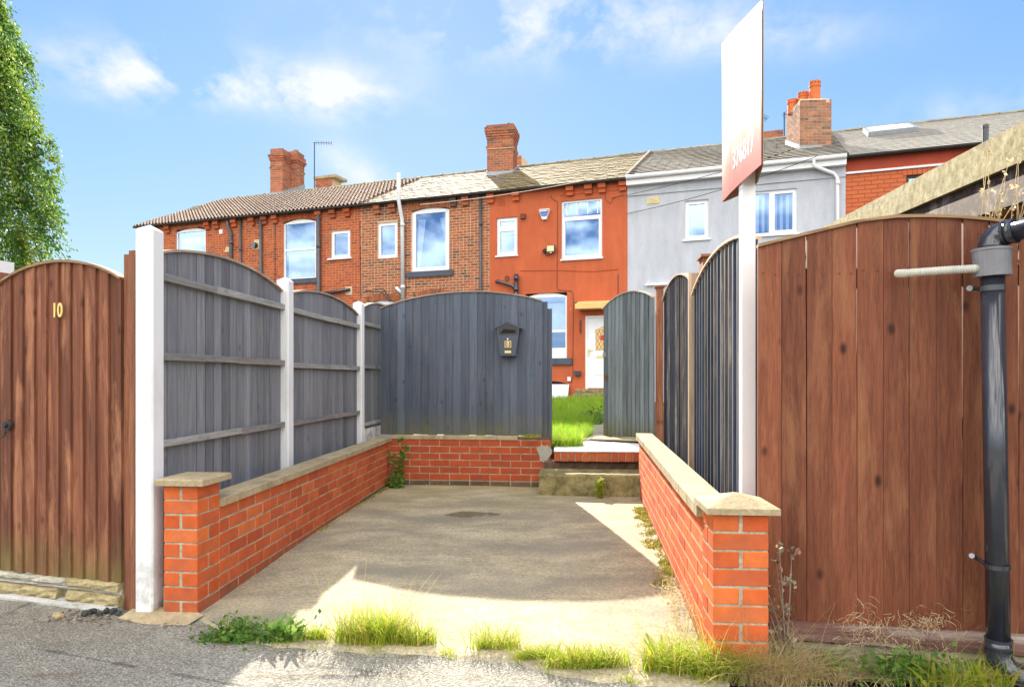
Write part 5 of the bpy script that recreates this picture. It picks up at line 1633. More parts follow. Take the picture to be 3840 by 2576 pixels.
H.part('vent', MB().box(a - 0.11, a + 0.09, -0.004, 0.01, b - 0.11, b + 0.11), 'rust')
cu, cv, cz = roof(737, 788)
o = H.part('roof_vent', MB().hexa([(cu - 0.22, cv - 0.15, cz - 0.02), (cu + 0.22, cv - 0.15, cz - 0.02), (cu + 0.22, cv + 0.2, cz + 0.1), (cu - 0.22, cv + 0.2, cz + 0.1),
                                   (cu - 0.14, cv - 0.06, cz + 0.14), (cu + 0.14, cv - 0.06, cz + 0.14), (cu + 0.14, cv + 0.2, cz + 0.17), (cu - 0.14, cv + 0.2, cz + 0.17)]), 'ridge')
# verge strip
H.part('verge', MB().hexa([(u0 - 0.05, -0.18, EAVE - 0.14), (u0 - 0.01, -0.18, EAVE - 0.14), (u0 - 0.01, RD, RIDGE - 0.05), (u0 - 0.05, RD, RIDGE - 0.05),
                           (u0 - 0.05, -0.18, EAVE - 0.04), (u0 - 0.01, -0.18, EAVE - 0.04), (u0 - 0.01, RD, RIDGE + 0.05), (u0 - 0.05, RD, RIDGE + 0.05)]), 'tile_grey')

# ---- second house
u0, u1 = U['party1'], U['party2']
H = Thing(FTR, (u0 + u1) / 2, 0, BASE, 'terraced_house', 'orange brick house with the double chimney stack, second from the left', 'house', 'brick houses of the terrace')
w2 = OP(1062, 1184.5, 822, 1046); w3 = OP(1241, 1313, 864, 968); g1 = OP(1062, 1190, 1180, 1400)
house_bricks(H, u0, u1, [(w2[0], w2[1], w2[2], w2[3]), w3, g1], 'brick_house_a', 'mortar_red', 0.085, 0.24, 0.25)
voussoirs(H, w2[0], w2[1], w2[3], 0.12, 'brick_house_a')
window(H, *w2, rise=0.12, transom=wz(1122, 935), sill=(w2[0] - 0.15, w2[1] + 0.08, w2[2] - 0.16, w2[2], 'slate_sill', 0.06), blind=(w2[0] + 0.1, w2[1] - 0.1, w2[2] + 0.1, wz(1122, 950), 's'))
window(H, *w3, inner=[0], sill=(w3[0] - 0.1, w3[1] + 0.08, w3[2] - 0.05, w3[2], 'upvc', 0.07))
window(H, *g1, rise=0.12)
box_shell(H, u0, u1)
chn = [roof(1013, 733), roof(1140, 717)]
tile_roof(H, u0, u1, me_p, 0.30, 0.31, 0.0, 0.075, False)
ridge_row(H, u0, u1)
gutter(H, u0, u1)
corbels(H, [995, 1034, 1197, 1250, 1305], 'brick_house_a')
pipe(H, [(wu(1200), -0.08, wz(1200, 806)), (wu(1201), -0.08, BASE + 0.1)], 0.065, 'grey_pipe', joints=[(wu(1200), -0.08, wz(1200, 925))])
p0, p1 = wuz(1222, 1102), wuz(1308, 1087)
pipe(H, [(p0[0], -0.10, p0[1]), (p1[0] - 0.1, -0.10, p1[1] - 0.02), (p1[0], -0.06, p1[1]), (p1[0] + 0.03, 0.0, p1[1])], 0.055, 'black_plastic', name='waste_pipe')
H.part('mortar_patch', MB().box(p1[0] - 0.12, p1[0] + 0.13, -0.010, 0.0, p1[1] - 0.17, p1[1] + 0.1), 'mastic')
cor = [(0, 3, 0.0), (3, 4, 0.075), (4, 5, 0.055), (5, 6, 0.03), (9.2, 10.2, 0.03)]
ch, ul, ur, v_, zt_c = chimney(H, 1013, 1055, 735, 556, 0.62, 'brick_chimney', corbel=cor, label='left stack of the double chimney, standing forward')
ch, ul, ur, v_, zt_c = chimney(H, 1078, 1111, 719, 566, 0.62, 'brick_chimney', corbel=[(0, 2.5, 0.0), (2.5, 4, 0.05), (4, 5, 0.08), (5, 6, 0.04), (9.2, 10.2, 0.03)], label='right stack of the double chimney, set back')
H.part('chimney_pot', H.turn(MB().tube([((ul + ur) / 2, v_ + 0.3, zt_c - 0.02), ((ul + ur) / 2, v_ + 0.3, zt_c + 0.12)], 0.11, 12)), 'ridge', parent=ch)
# cable down the wall
H.part('cable', MB().tube([(wu(1032), -0.006, wz(1032, 840)), (wu(1032), -0.006, wz(1032, 1060))], 0.012, 5), 'wire')
H.part('cable', MB().tube([(wu(1350), -0.006, wz(1350, 830)), (wu(1354), -0.006, wz(1354, 1120))], 0.012, 5), 'wire')

# ---- third house, dark brown brick
u0, u1 = U['party2'], U['party3']
H = Thing(FTR, (u0 + u1) / 2, 0, BASE, 'terraced_house', 'mottled brown brick house with a curtained arched window, left of the red painted house', 'house', 'brick houses of the terrace')
w4 = OP(1416, 1490, 834, 968); w5 = OP(1543, 1684, 780, 1017); g2 = OP(1377, 1490, 1128, 1400); g3 = OP(1560, 1690, 1112, 1400)
house_bricks(H, u0, u1, [w4, (w5[0], w5[1], w5[2], w5[3]), g2, g3], 'brick_house_b', 'mortar_house', 0.085, 0.24, 0.3)
voussoirs(H, w5[0], w5[1], w5[3], 0.09, 'brick_house_b', 0.22)
voussoirs(H, g2[0], g2[1], g2[3], 0.10, 'brick_house_b', 0.22)
voussoirs(H, g3[0], g3[1], g3[3], 0.12, 'brick_house_b', 0.22)
window(H, *w4, inner=[0])
uu = w5
window(H, *w5, rise=0.09, fw=0.09, inner=[0], sill=(wu(1528), wu(1701), w5[2] - 0.17, w5[2], 'slate_sill', 0.06),
       curtain=[(uu[0] + 0.15, uu[0] + 0.42, uu[0] + 0.13, uu[0] + 0.2, uu[2] + 0.15, uu[3] - 0.3), (uu[1] - 0.40, uu[1] - 0.15, uu[1] - 0.2, uu[1] - 0.15, uu[2] + 0.9, uu[3] - 0.3)])
window(H, *g2, rise=0.10); window(H, *g3, rise=0.12)
box_shell(H, u0, u1)
me_sp = shade_tails(slate('roof_tile', 'slate_pink', 0.285, 0.42, 0.022), [1, 2, 5])
me_sy = shade_tails(slate('roof_tile', 'slate_yellow', 0.285, 0.42, 0.022), [1, 2, 5])
tile_roof(H, u0, u1, me_sp, 0.30, 0.24, 0.0, 0.05, True, jit=0.012)
ridge_row(H, u0, u1)
gutter(H, u0, u1)
corbels(H, [1417, 1475, 1702, 1748], 'brick_house_b')
zp1 = wz(1510, 690)
pipe(H, [(wu(1509), -0.24, EAVE + 0.75), (wu(1509), -0.24, EAVE - 0.1), (wu(1512), -0.12, EAVE - 0.55), (wu(1514), -0.10, EAVE - 0.7), (wu(1516), -0.09, wz(1516, 1124))], 0.06, 'upvc_old', name='soil_pipe', joints=[(wu(1515), -0.095, EAVE - 0.85), (wu(1516), -0.09, wz(1516, 1078))])
p0, p1 = wuz(1486, 1082), wuz(1512, 1100)
pipe(H, [(p0[0], 0.0, p0[1]), (p0[0] + 0.05, -0.07, p0[1]), (p1[0], -0.09, p1[1])], 0.055, 'upvc_old', name='waste_pipe')
pipe(H, [(wu(1804), -0.05, EAVE - 0.12), (wu(1805), -0.05, BASE + 0.1)], 0.04, 'grey_pipe', joints=[(wu(1805), -0.05, EAVE - 1.0)])
for (q0, q1, q2, q3) in (((1386, 1093), (1455, 1102), (1490, 1137), None), ((1421, 1089), (1460, 1090), (1493, 1133), None)):
    pts = [(wuz(*p)[0], -0.25 - 0.1 * i, wuz(*p)[1]) for i, p in enumerate((q0, q1, q2))]
    H.part('bracket_arm', MB().tube(pts, 0.022, 6), 'iron')

# ---- red painted house
u0, u1 = U['party3'], U['party4']
H = Thing(FTR, (u0 + u1) / 2, 0, BASE, 'terraced_house', 'red painted house with an alarm box, floodlight and white front door', 'house')
wA = OP(1862, 1940, 816, 958); wB = OP(2105, 2258, 749, 969); gA = OP(1971, 2126, 1099, 1344); dr = (wu(2194), wu(2320), wz(2240, 1458), wz(2240, 1183))
wall_face(H, u0, u1, BASE, EAVE - 0.05, [wA, (wB[0], wB[1], wB[2], wB[3]), gA, dr], 'render_red', 0.0, 0.10)
window(H, *wA, transom=wz(1901, 857), inner=[0, 1], sill=(wA[0] - 0.03, wA[1] + 0.03, wA[2] - 0.04, wA[2], 'upvc', 0.04), blind=(wA[0] + .1, wA[1] - .1, wA[2] + .1, wA[2] + 0.6, 's'))
f = window(H, *wB, transom=wz(2182, 814), inner=[0], sill=(wB[0] - 0.02, wB[1] + 0.03, wB[2] - 0.045, wB[2], 'upvc', 0.05), blind=(wB[0] + 0.08, wB[1] - 0.08, wz(2182, 800), wB[3] - 0.08, 'h'))
mb = MB()
for q in (0.13, 0.38, 0.64, 0.88):
    x = wB[0] + (wB[1] - wB[0]) * q; mb.box(x - 0.015, x + 0.015, 0.062, 0.072, wz(2182, 803), wB[3] - 0.06)
H.part('glazing_bar', mb, 'upvc', parent=f)
f = window(H, *gA, rise=0.11, transom=wz(2048, 1242), sill=(gA[0] - 0.1, wu(2146), wz(2100, 1368), gA[2], 'slate_sill', 0.07), blind=(gA[0] + .1, gA[1] - .1, wz(2048, 1242), gA[3] - 0.3, 's'))
z1 = wz(2048, 1300)
H.part('lower_panel', MB().box(gA[0] + 0.06, gA[1] - 0.06, 0.05, 0.09, gA[2] + 0.06, wz(2048, 1305)), 'upvc', parent=f)
for q in (0.2, 0.42):
    x = gA[0] + (gA[1] - gA[0]) * (0.62 + q * 0.7)
# plain brick lines of the painted wall at low level
box_shell(H, u0, u1, wmat='render_red')
tile_roof(H, u0, u1, me_sy, 0.30, 0.24, 0.0, 0.05, True, jit=0.012)
ridge_row(H, u0, u1)
gutter(H, u0, u1)
corbels(H, [1842, 1937, 2139, 2208, 2259, 2337], 'render_red')
H.part('string_course', MB().box(wu(2100), u1, -0.018, 0.0, wz(2230, 722), wz(2230, 722) + 0.03), 'render_red')
H.part('quoin_strip', MB().box(u1 - 0.10, u1 - 0.0, -0.012, 0.0, BASE, EAVE - 0.2), 'render_red')
a, b = wuz(1882, 755)
mb = MB().box(a - 0.13, a + 0.13, -0.008, 0.0, b - 0.13, b + 0.13)
vent = H.part('air_brick', mb, 'render_red')
mb = MB()
for i in range(5):
    for j in range(5):
        mb.box(a - 0.105 + i * 0.044, a - 0.085 + i * 0.044, -0.0105, -0.0083, b - 0.105 + j * 0.044, b - 0.085 + j * 0.044)
H.part('vent_hole', mb, 'dark', parent=vent)
a, b = wuz(1963, 813)
H.part('extractor_vent', MB().box(a - 0.075, a + 0.075, -0.09, 0.0, b - 0.07, b + 0.07), 'rust')
# alarm box
al, at_ = wuz(2024, 790); ar, ab = wuz(2064, 824)
zc = (at_ + ab) / 2; um = (al + ar) / 2; hw = (ar - al) / 2
poly = [(um - hw, at_ - 0.02), (um - hw * 0.9, at_ + 0.01), (um + hw * 0.9, at_ + 0.01), (um + hw, at_ - 0.02), (um + hw * 0.36, ab), (um - hw * 0.36, ab)]
al_o = H.part('alarm_box', MB().prism(poly, -0.10, 0.0), 'upvc')
zm = lambda q: ab + (at_ - ab) * q
H.part('alarm_front', MB().prism([(um - hw * 0.90, zm(0.96)), (um + hw * 0.90, zm(0.96)), (um + hw * 0.56, zm(0.38)), (um + hw * 0.36, zm(0.28)), (um - hw * 0.36, zm(0.28)), (um - hw * 0.56, zm(0.38))], -0.104, -0.1003), 'alarm_navy', parent=al_o)
H.part('alarm_panel', MB().prism([(um - hw * 0.74, zm(0.66)), (um + hw * 0.74, zm(0.66)), (um + hw * 0.52, zm(0.40)), (um + hw * 0.34, zm(0.30)), (um - hw * 0.34, zm(0.30)), (um - hw * 0.52, zm(0.40))], -0.108, -0.1043), 'alarm_blue', parent=al_o)
mb = MB()
for k in range(6):
    x = um - hw * 0.70 + hw * 0.235 * k; mb.box(x, x + hw * 0.17, -0.108, -0.1043, zm(0.76), zm(0.92))
H.part('alarm_marking', mb, 'upvc', parent=al_o)
# floodlight
a, b = wuz(2070, 936)
fl_ = H.part('floodlight', MB().box(a - 0.125, a + 0.125, -0.16, -0.08, b - 0.10, b + 0.10), 'black_plastic')
H.part('lamp_glass', MB().box(a - 0.10, a + 0.10, -0.166, -0.1603, b - 0.075, b + 0.08), 'lamp_glass', parent=fl_)
H.part('lamp_arm', MB().box(a - 0.03, a + 0.03, -0.08, 0.0, b - 0.04, b + 0.02), 'black_plastic', parent=fl_)
H.part('sensor', MB().tube([(a - 0.0, -0.12, b - 0.13), (a, -0.12, b - 0.09)], 0.035, 10), 'upvc', parent=fl_)
a2, b2 = wuz(2043, 942)
H.part('sensor', MB().tube([(a2, 0.0, b2), (a2, -0.1, b2 - 0.02)], [0.07, 0.05], 10), 'iron', parent=fl_)
H.part('cable', MB().tube([(a2, -0.02, b2 - 0.05), (a2 + 0.05, -0.015, b2 - 0.14), (a, -0.02, b - 0.13)], 0.008, 5), 'wire', parent=fl_)
# black waste pipes
a, b = wuz(1940, 1030)
pipe(H, [(a, -0.10, b), (a, -0.10, BASE + 0.2)], 0.062, 'black_plastic', name='waste_pipe', joints=[(a, -0.10, b - 0.12), (a, -0.10, b - 0.45)])
p0 = wuz(1862, 1056)
pipe(H, [(p0[0], 0.0, p0[1]), (p0[0] + 0.06, -0.09, p0[1]), (wuz(1905, 1066)[0], -0.1, wuz(1905, 1066)[1]), (wuz(1928, 1074)[0], -0.1, wuz(1928, 1074)[1]), (a, -0.1, wz(1940, 1092))], 0.05, 'black_plastic', name='waste_pipe')
a, b = wuz(1902, 1044)
H.part('vent', MB().tube([(a, 0, b), (a, -0.03, b)], 0.075, 14), 'rust')
# cables on the wall
def cable(H, pxs, r=0.009, mat='render_red', y=-0.010):
    H.part('cable', MB().tube([(wuz(*p)[0], y, wuz(*p)[1]) for p in pxs], r, 5), mat)
cable(H, [(2067, 734), (2066, 742), (2076, 750), (2091, 758), (2091, 900), (2089, 1080), (2094, 1088), (2145, 1092), (2150, 1100), (2150, 1200), (2148, 1420), (2140, 1436)], 0.008, 'brick_dirty')
cable(H, [(2153, 1136), (2169, 1134), (2290, 1130)], 0.010, 'gutter')
cable(H, [(2318, 1028), (2318, 1110)], 0.010, 'gutter')
cable(H, [(2270, 728), (2272, 752), (2290, 765), (2302, 742), (2340, 732)], 0.006, 'gutter')
cable(H, [(1950, 1016), (2090, 1014), (2220, 1019), (2320, 1010)], 0.007, 'brick_red_back')
# door
du0, du1, dz0, dz1 = dr
d = MB()
fw = 0.07
d.box(du0, du0 + fw, 0.02, 0.09, dz0, dz1); d.box(du1 - fw, du1, 0.02, 0.09, dz0, dz1); d.box(du0 + fw, du1 - fw, 0.02, 0.09, dz1 - fw, dz1)
d.box(du0 + fw + 0.004, du1 - fw - 0.004, 0.035, 0.08, dz0 + 0.02, dz1 - fw - 0.004)
door = H.part('door', d, 'upvc')
gx0 = wu(2232) ; gx1 = gx0 + 0.42; gz0, gz1 = wz(2250, 1314), wz(2250, 1230)
H.part('door_glass', MB().prism([(gx0, gz0), (gx1, gz0), (gx1, gz1 - 0.05), ((gx0 + gx1) / 2, gz1 + 0.06), (gx0, gz1 - 0.05)], 0.028, 0.0348), 'amber_glass', parent=door)
mb = MB()
for k in range(-3, 7):
    for s in (1, -1):
        x = gx0 + 0.11 * k
        pts = []
        zA, zB = gz0, gz1 - 0.03
        xa_, xb_ = x, x + s * (zB - zA) * 0.6
        # clip to glass
        def cl(xq): return min(max(xq, gx0), gx1)
        if xb_ != xa_:
            ta, tb = sorted([(gx0 - xa_) / (xb_ - xa_), (gx1 - xa_) / (xb_ - xa_)])
            ta, tb = max(0, ta), min(1, tb)
            if tb - ta > 0.05:
                mb.tube([(xa_ + (xb_ - xa_) * ta, 0.026, zA + (zB - zA) * ta), (xa_ + (xb_ - xa_) * tb, 0.026, zA + (zB - zA) * tb)], 0.004, 4)
H.part('leading', mb, 'rust', parent=door)
gm_ = (gx0 + gx1) / 2; gzz = (gz0 + gz1) / 2 + 0.04
mb = MB()
for k in range(5):
    a = 2 * pi * k / 5; mb.tube([(gm_ + 0.045 * cos(a), 0.0215, gzz + 0.045 * sin(a)), (gm_ + 0.045 * cos(a), 0.0275, gzz + 0.045 * sin(a))], 0.038, 8)
H.part('glass_flower', mb, 'red_flower', parent=door)
mb = MB()
for (a, b, c_, d_) in ((gx0 - 0.03, gx1 + 0.03, dz0 + 0.40, dz0 + 0.415), (gx0 - 0.03, gx1 + 0.03, dz0 + 0.9, dz0 + 0.915), (gx0 - 0.03, gx0 - 0.015, dz0 + 0.415, dz0 + 0.9), (gx1 + 0.015, gx1 + 0.03, dz0 + 0.415, dz0 + 0.9)):
    mb.box(a, b, 0.026, 0.0345, c_, d_)
H.part('door_moulding', mb, 'upvc_old', parent=door)
a, b = wuz(2208, 1316)
hm_ = MB().box(a - 0.02, a + 0.02, 0.018, 0.0345, b - 0.15, b + 0.06); hm_.tube([(a, 0.0, b + 0.02), (a + 0.12, 0.0, b + 0.02)], 0.011, 6)
H.part('handle', hm_, 'brass', parent=door)
a, b = wuz(2252, 1337)
H.part('letter_plate', MB().box(a - 0.12, a + 0.14, 0.022, 0.0345, b - 0.035, b + 0.035), 'brass', parent=door)
# canopy over the door
a, b = wuz(2171, 1152)
cp_ = H.part('door_canopy', MB().hexa([(a, -0.45, b - 0.09), (a + 1.2, -0.45, b - 0.09), (a + 1.2, 0.0, b - 0.09), (a, 0.0, b - 0.09),
                                  (a, -0.45, b + 0.05), (a + 1.2, -0.45, b + 0.05), (a + 1.2, 0.0, b + 0.16), (a, 0.0, b + 0.16)]), 'canopy')
H.part('canopy_bracket', MB().box(a + 0.03, a + 0.06, -0.03, 0.0, b - 0.75, b - 0.38), 'iron', parent=cp_)
# letter box and meter box
a, b = wuz(2168, 1400)
H.part('wall_box', MB().box(a - 0.085, a + 0.085, -0.13, 0.0, b - 0.06, b + 0.07), 'black_plastic')
a, b = wuz(2135, 1421)
H.part('meter_box', MB().box(a - 0.05, a + 0.05, -0.04, 0.0, b - 0.06, b + 0.06), 'upvc')
# cellar window arch
a0_, b0_ = wuz(2050, 1442); a1_, _ = wuz(2130, 1442)
H.part('cellar_opening', MB().prism(cyl_arch(a0_ - 0.3, a1_, b0_ + 0.1, 0.08) + [(a1_, b0_ - 0.25), (a0_ - 0.3, b0_ - 0.25)], -0.006, 0.0), 'dark')
ch, ul, ur, v_, zt_c = chimney(H, 1826, 1920, 660, 464, 0.80, 'brick_chimney', corbel=[(0, 1.6, 0.02), (1.6, 3.0, 0.075), (3.0, 4.0, 0.06), (4, 5, 0.04), (5, 6, 0.02), (9.4, 10.4, 0.035)], label='tall brown brick chimney stack with corbelled top')
H.part('chimney_pot', H.turn(MB().tube([(ur - 0.22, v_ + 0.3, zt_c), (ur - 0.22, v_ + 0.3, zt_c + 0.08), (ur - 0.22, v_ + 0.3, zt_c + 0.1), (ur - 0.22, v_ + 0.3, zt_c + 0.14)], [0.03, 0.03, 0.07, 0.06], 8)), 'ridge', parent=ch)
# doorstep
t2 = Thing(FTR, (du0 + du1) / 2, -0.3, zg(18) - 0.02, 'door_step', 'grey green stone doorstep of two blocks below the white front door', 'step')
t2.part('stone', rough_block(MB(), wu(2163), du1 + 0.3, -0.55, 0.0, zg(19) - 0.05, dz0 - 0.13, 10, 0.01, 0.02, 21), 'step_concrete')
t2.part('stone', rough_block(MB(), wu(2170), du1 + 0.3, -0.45, 0.0, dz0 - 0.128, dz0 - 0.01, 10, 0.01, 0.02, 22), 'step_concrete')
# white sheet leaning against the wall
a0_, z0_ = wuz(2052, 1509); a1_, z1_ = wuz(2137, 1441)
o = one(FTR, a1_ - 0.5, -0.2, z0_, 'white_sheet', MB().hexa([(a0_ - 0.4, -0.32, z0_), (a1_, -0.30, z0_), (a1_, -0.28, z0_), (a0_ - 0.4, -0.30, z0_),
                                                    (a0_ - 0.4, -0.12, z1_), (a1_, -0.10, z1_), (a1_, -0.08, z1_), (a0_ - 0.4, -0.10, z1_)]), 'white_board',
        'plain white sheet leaning against the foot of the red house under the window', 'panel')

# ---- grey rendered house
u0, u1 = U['party4'], U['party5']
H = Thing(FTR, (u0 + u1) / 2, 0, BASE, 'terraced_house', 'pale grey rendered house with white gutter and dark ribbed roof, behind the sale board', 'house')
wC = OP(2568, 2657, 751, 897); wD = OP(2796, 2989, 714, 880)
wall_face(H, u0, u1, BASE, EAVE - 0.05, [wC, wD], 'render_grey', 0.0, 0.10)
H.part('upper_band', MB().box(u0, u1, -0.03, 0.0, wz(2700, 706), EAVE - 0.2), 'render_grey')
window(H, *wC, inner=[0], sill=(wC[0] - 0.05, wC[1] + 0.06, wC[2] - 0.045, wC[2], 'upvc', 0.05))
window(H, *wD, mull=(wD[0] + wD[1]) / 2, inner=[1], sill=(wD[0] - 0.05, wD[1] + 0.06, wD[2] - 0.045, wD[2], 'upvc', 0.05), blind=(wD[0] + .1, wD[1] - .1, wD[2] + .1, wD[3] - 0.1, 'v'))
box_shell(H, u0, u1, wmat='render_grey')
me_g = shade_tails(flat_tile('roof_tile', 'tile_grey', 0.328, 0.36, 0.06), [2])
tile_roof(H, u0, u1, me_g, 0.33, 0.265, 0.0, 0.075, False, jit=0.003, wob=0.012)
ridge_row(H, u0, u1)
H.part('fascia', MB().box(u0, u1 + 0.0, -0.20, -0.17, EAVE - 0.30, EAVE - 0.09), 'upvc')
H.part('soffit', MB().box(u0, u1, -0.17, -0.004, EAVE - 0.30, EAVE - 0.27), 'upvc')
H.part('gutter', MB().tube([(u0, -0.25, EAVE - 0.10), (u1, -0.25, EAVE - 0.10)], 0.055, 10), 'upvc', smooth=True)
H.part('verge', MB().hexa([(u0 - 0.03, -0.2, EAVE - 0.04), (u0 + 0.05, -0.2, EAVE - 0.04), (u0 + 0.05, RD, RIDGE + 0.03), (u0 - 0.03, RD, RIDGE + 0.03),
                           (u0 - 0.03, -0.2, EAVE + 0.02), (u0 + 0.05, -0.2, EAVE + 0.02), (u0 + 0.05, RD, RIDGE + 0.09), (u0 - 0.03, RD, RIDGE + 0.09)]), 'slate_pink')
pts = [(wu(3049), -0.25, EAVE - 0.12), (wu(3050), -0.22, wz(3050, 632)), (wu(3125), -0.09, wz(3125, 655)), (wu(3139), -0.08, wz(3139, 672)), (wu(3141), -0.08, BASE + 0.1)]
pipe(H, pts, 0.045, 'upvc', joints=[(wu(3141), -0.08, wz(3139, 690))])
a, b = wuz(2449, 753)
vv = H.part('vent_cover', MB().box(a - 0.16, a + 0.16, -0.02, 0.0, b - 0.085, b + 0.085), 'yellow_vent')
H.part('vent_grille', MB().box(a - 0.12, a + 0.12, -0.026, -0.0203, b - 0.055, b + 0.055), 'mastic', parent=vv)
p0, p1 = wuz(2421, 1069), wuz(2600, 1069)
H.part('flat_sill', MB().box(p0[0], p1[0], -0.08, 0.0, p0[1] - 0.03, p0[1] + 0.02), 'upvc')
ch, ul, ur, v_, zt_c = chimney(H, 3000, 3127, 566, 368, 1.15, 'brick_chimney_old', corbel=None, ragged=1, rot=radians(16), label='wide weathered brick chimney with three terracotta pots')
mb = MB(); rough_block(mb, ul + 0.05, ur - 0.05, v_ + 0.05, v_ + 1.1, zt_c - 0.05, zt_c + 0.06, 8, 0.02, 0.05, 9)
H.part('flaunching', H.turn(mb), 'mastic', parent=ch)
pot(H, ch, ul + (ur - ul) * 0.60, v_ + 0.30, zt_c + 0.02, 0.60, 0.145)
pot(H, ch, ul + (ur - ul) * 0.36, v_ + 0.62, zt_c + 0.02, 0.42, 0.145)
pot(H, ch, ul + (ur - ul) * 0.10, v_ + 0.85, zt_c - 0.05, 0.38, 0.145, False)

# ---- right hand brick house
u0, u1 = U['party5'], U['far']
H = Thing(FTR, (u0 + u1) / 2, 0, BASE, 'terraced_house', 'bright orange brick house with a dark gutter, skylight and pale slate roof, farthest right', 'house', 'brick houses of the terrace')
wE = (wu(3399), wu(3399) + 1.2, wz(3430, 800), wz(3430, 657))
zband = wz(3300, 640)
zband = (wz(3180, 648) + wz(3540, 614)) / 2
wall_face(H, u0, u1, zband, EAVE - 0.05, [], 'band_red', 0.0, 0.1, name='upper_band')
H.part('string_course', MB().box(u0, u1, -0.05, 0.0, zband - 0.05, zband), 'curtain')
house_bricks(H, u0, u1, [wE], 'brick_house_right', 'mortar_right', 0.105, 0.29, 0.0, z1=zband - 0.05, split=2.6)
voussoirs(H, wE[0], wE[1], wE[3], 0.0, 'brick_house_right', 0.24, 0.105)
f = window(H, *wE, mat='gutter')
box_shell(H, u0, u1, wmat='band_red')
su0, sv0, sz0 = roof(3250, 511); su1 = roof(3424, 490)[0]
me_w = shade_tails(flat_tile('roof_tile', 'slate_pale', 0.297, 0.36, 0.014), [2])
tile_roof(H, u0, u1, me_w, 0.30, 0.205, 0.0, 0.045, True, jit=0.002)
ridge_row(H, u0, u1)
H.part('verge', MB().hexa([(u1 - 0.0, -0.2, EAVE - 0.08), (u1 + 0.05, -0.2, EAVE - 0.08), (u1 + 0.05, RD, RIDGE), (u1, RD, RIDGE),
                           (u1, -0.2, EAVE + 0.0), (u1 + 0.05, -0.2, EAVE), (u1 + 0.05, RD, RIDGE + 0.07), (u1, RD, RIDGE + 0.07)]), 'tile_grey')
gutter(H, u0 + 0.0, u1)
ca, va, za = roof(3335, 498)
Ms = MB()
hw_, hl = 0.62, 0.55
def rp(u, s_, h): return (u, va + s_ * cos(TH) - h * sin(TH), za + s_ * sin(TH) + h * cos(TH))
vs = [rp(ca - hw_, -hl, 0.0), rp(ca + hw_, -hl, 0.0), rp(ca + hw_, hl, 0.0), rp(ca - hw_, hl, 0.0), rp(ca - hw_, -hl, 0.14), rp(ca + hw_, -hl, 0.14), rp(ca + hw_, hl, 0.14), rp(ca - hw_, hl, 0.14)]
sk = H.part('skylight', MB().hexa(vs), 'lead')
hw_, hl = 0.52, 0.45
vs = [rp(ca - hw_, -hl, 0.141), rp(ca + hw_, -hl, 0.141), rp(ca + hw_, hl, 0.141), rp(ca - hw_, hl, 0.141), rp(ca - hw_, -hl, 0.15), rp(ca + hw_, -hl, 0.15), rp(ca + hw_, hl, 0.15), rp(ca - hw_, hl, 0.15)]
H.part('pane', MB().hexa(vs), 'white_board', parent=sk)
a, v3, z3 = roof(3695, 552)
H.part('vent_pipe', MB().tube([(a, v3, z3 - 0.1), (a, v3, z3 + 0.42), (a, v3, z3 + 0.43), (a, v3, z3 + 0.5)], [0.065, 0.065, 0.072, 0.072], 14), 'grey_pipe')
# ---- chimneys of the street behind, only their heads show
def far_stack(px0, px1, pyt, depth_y, label, mat='brick_chimney', slab=False):
    x0, x1 = TX(px0) * depth_y, TX(px1) * depth_y
    zt = CAM_H + TZ(pyt) * depth_y
    fr = Fr(x0, depth_y, FTR.a)
    wd = (x1 - x0)
    t = Thing(fr, wd / 2, 0.3, zt - 2.6, 'far_chimney', label, 'chimney', 'chimney heads beyond the ridge')
    t.part('stack', MB().box(0.01, wd - 0.01, 0.01, 0.8, zt - 2.6, zt - 0.01), 'mortar_house')
    me = slab5('brick', mat, 0.215, 0.05, 0.072)
    br = lay(0, wd, zt - 1.66, zt, 0.083, 0.235)
    t.many('brick', me, brick_mats(br, 0.215, 0.02, joint=0.011))
    if slab: t.part('cap_slab', MB().box(-0.06, wd + 0.25, -0.06, 0.9, zt + 0.001, zt + 0.12), 'coping')
far_stack(1926, 1956, 586, 27.5, 'small brick chimney head peeping over the ridge just right of the tall brown chimney')
far_stack(2862, 2932, 494, 24.5, 'low brick chimney head over the ridge between the sale board and the wide chimney')
far_stack(1182, 1254, 674, 31.5, 'flat slab topped chimney head over the pantiled roof, left of the pale slates', slab=True)

# ---- aerials
def aerial(px, pyb, pyt, d, boom, label, elems=7):
    x = TX(px) * d; zb = CAM_H + TZ(pyb) * d; zt = CAM_H + TZ(pyt) * d
    t = Thing(WORLD, x, d, zb - 2.0, 'tv_aerial', label, 'aerial', 'television aerials on the ridge')
    t.part('mast', MB().tube([(x, d, zb - 2.0), (x, d, zt)], 0.022, 6), 'iron')
    bx1 = x + boom[0]; by1 = d + boom[1]; bz1 = zt + boom[2]
    t.part('boom', MB().tube([(x - 0.1 * boom[0], d, zt), (bx1, by1, bz1)], 0.012, 5), 'iron')
    mb = MB()
    for k in range(elems):
        q = 0.1 + 0.9 * k / (elems - 1)
        p = Vector((x, d, zt)).lerp(Vector((bx1, by1, bz1)), q)
        mb.tube([p + Vector((0.03, -0.16, 0.04)), p + Vector((-0.03, 0.16, -0.04))], 0.008, 4)
    t.part('element', mb, 'iron')
aerial(1179, 612, 536, 29.0, (0.65, 0.3, 0.08), 'thin television aerial standing above the pantiled roof right of the double chimney')
aerial(2941, 520, 423, 24.0, (0.22, 0.3, 0.0), 'thin upright television aerial just left of the wide chimney', 3)
aerial(2858, 500, 438, 25.0, (0.32, 0.4, 0.05), 'television aerial partly hidden behind the sale board', 5)

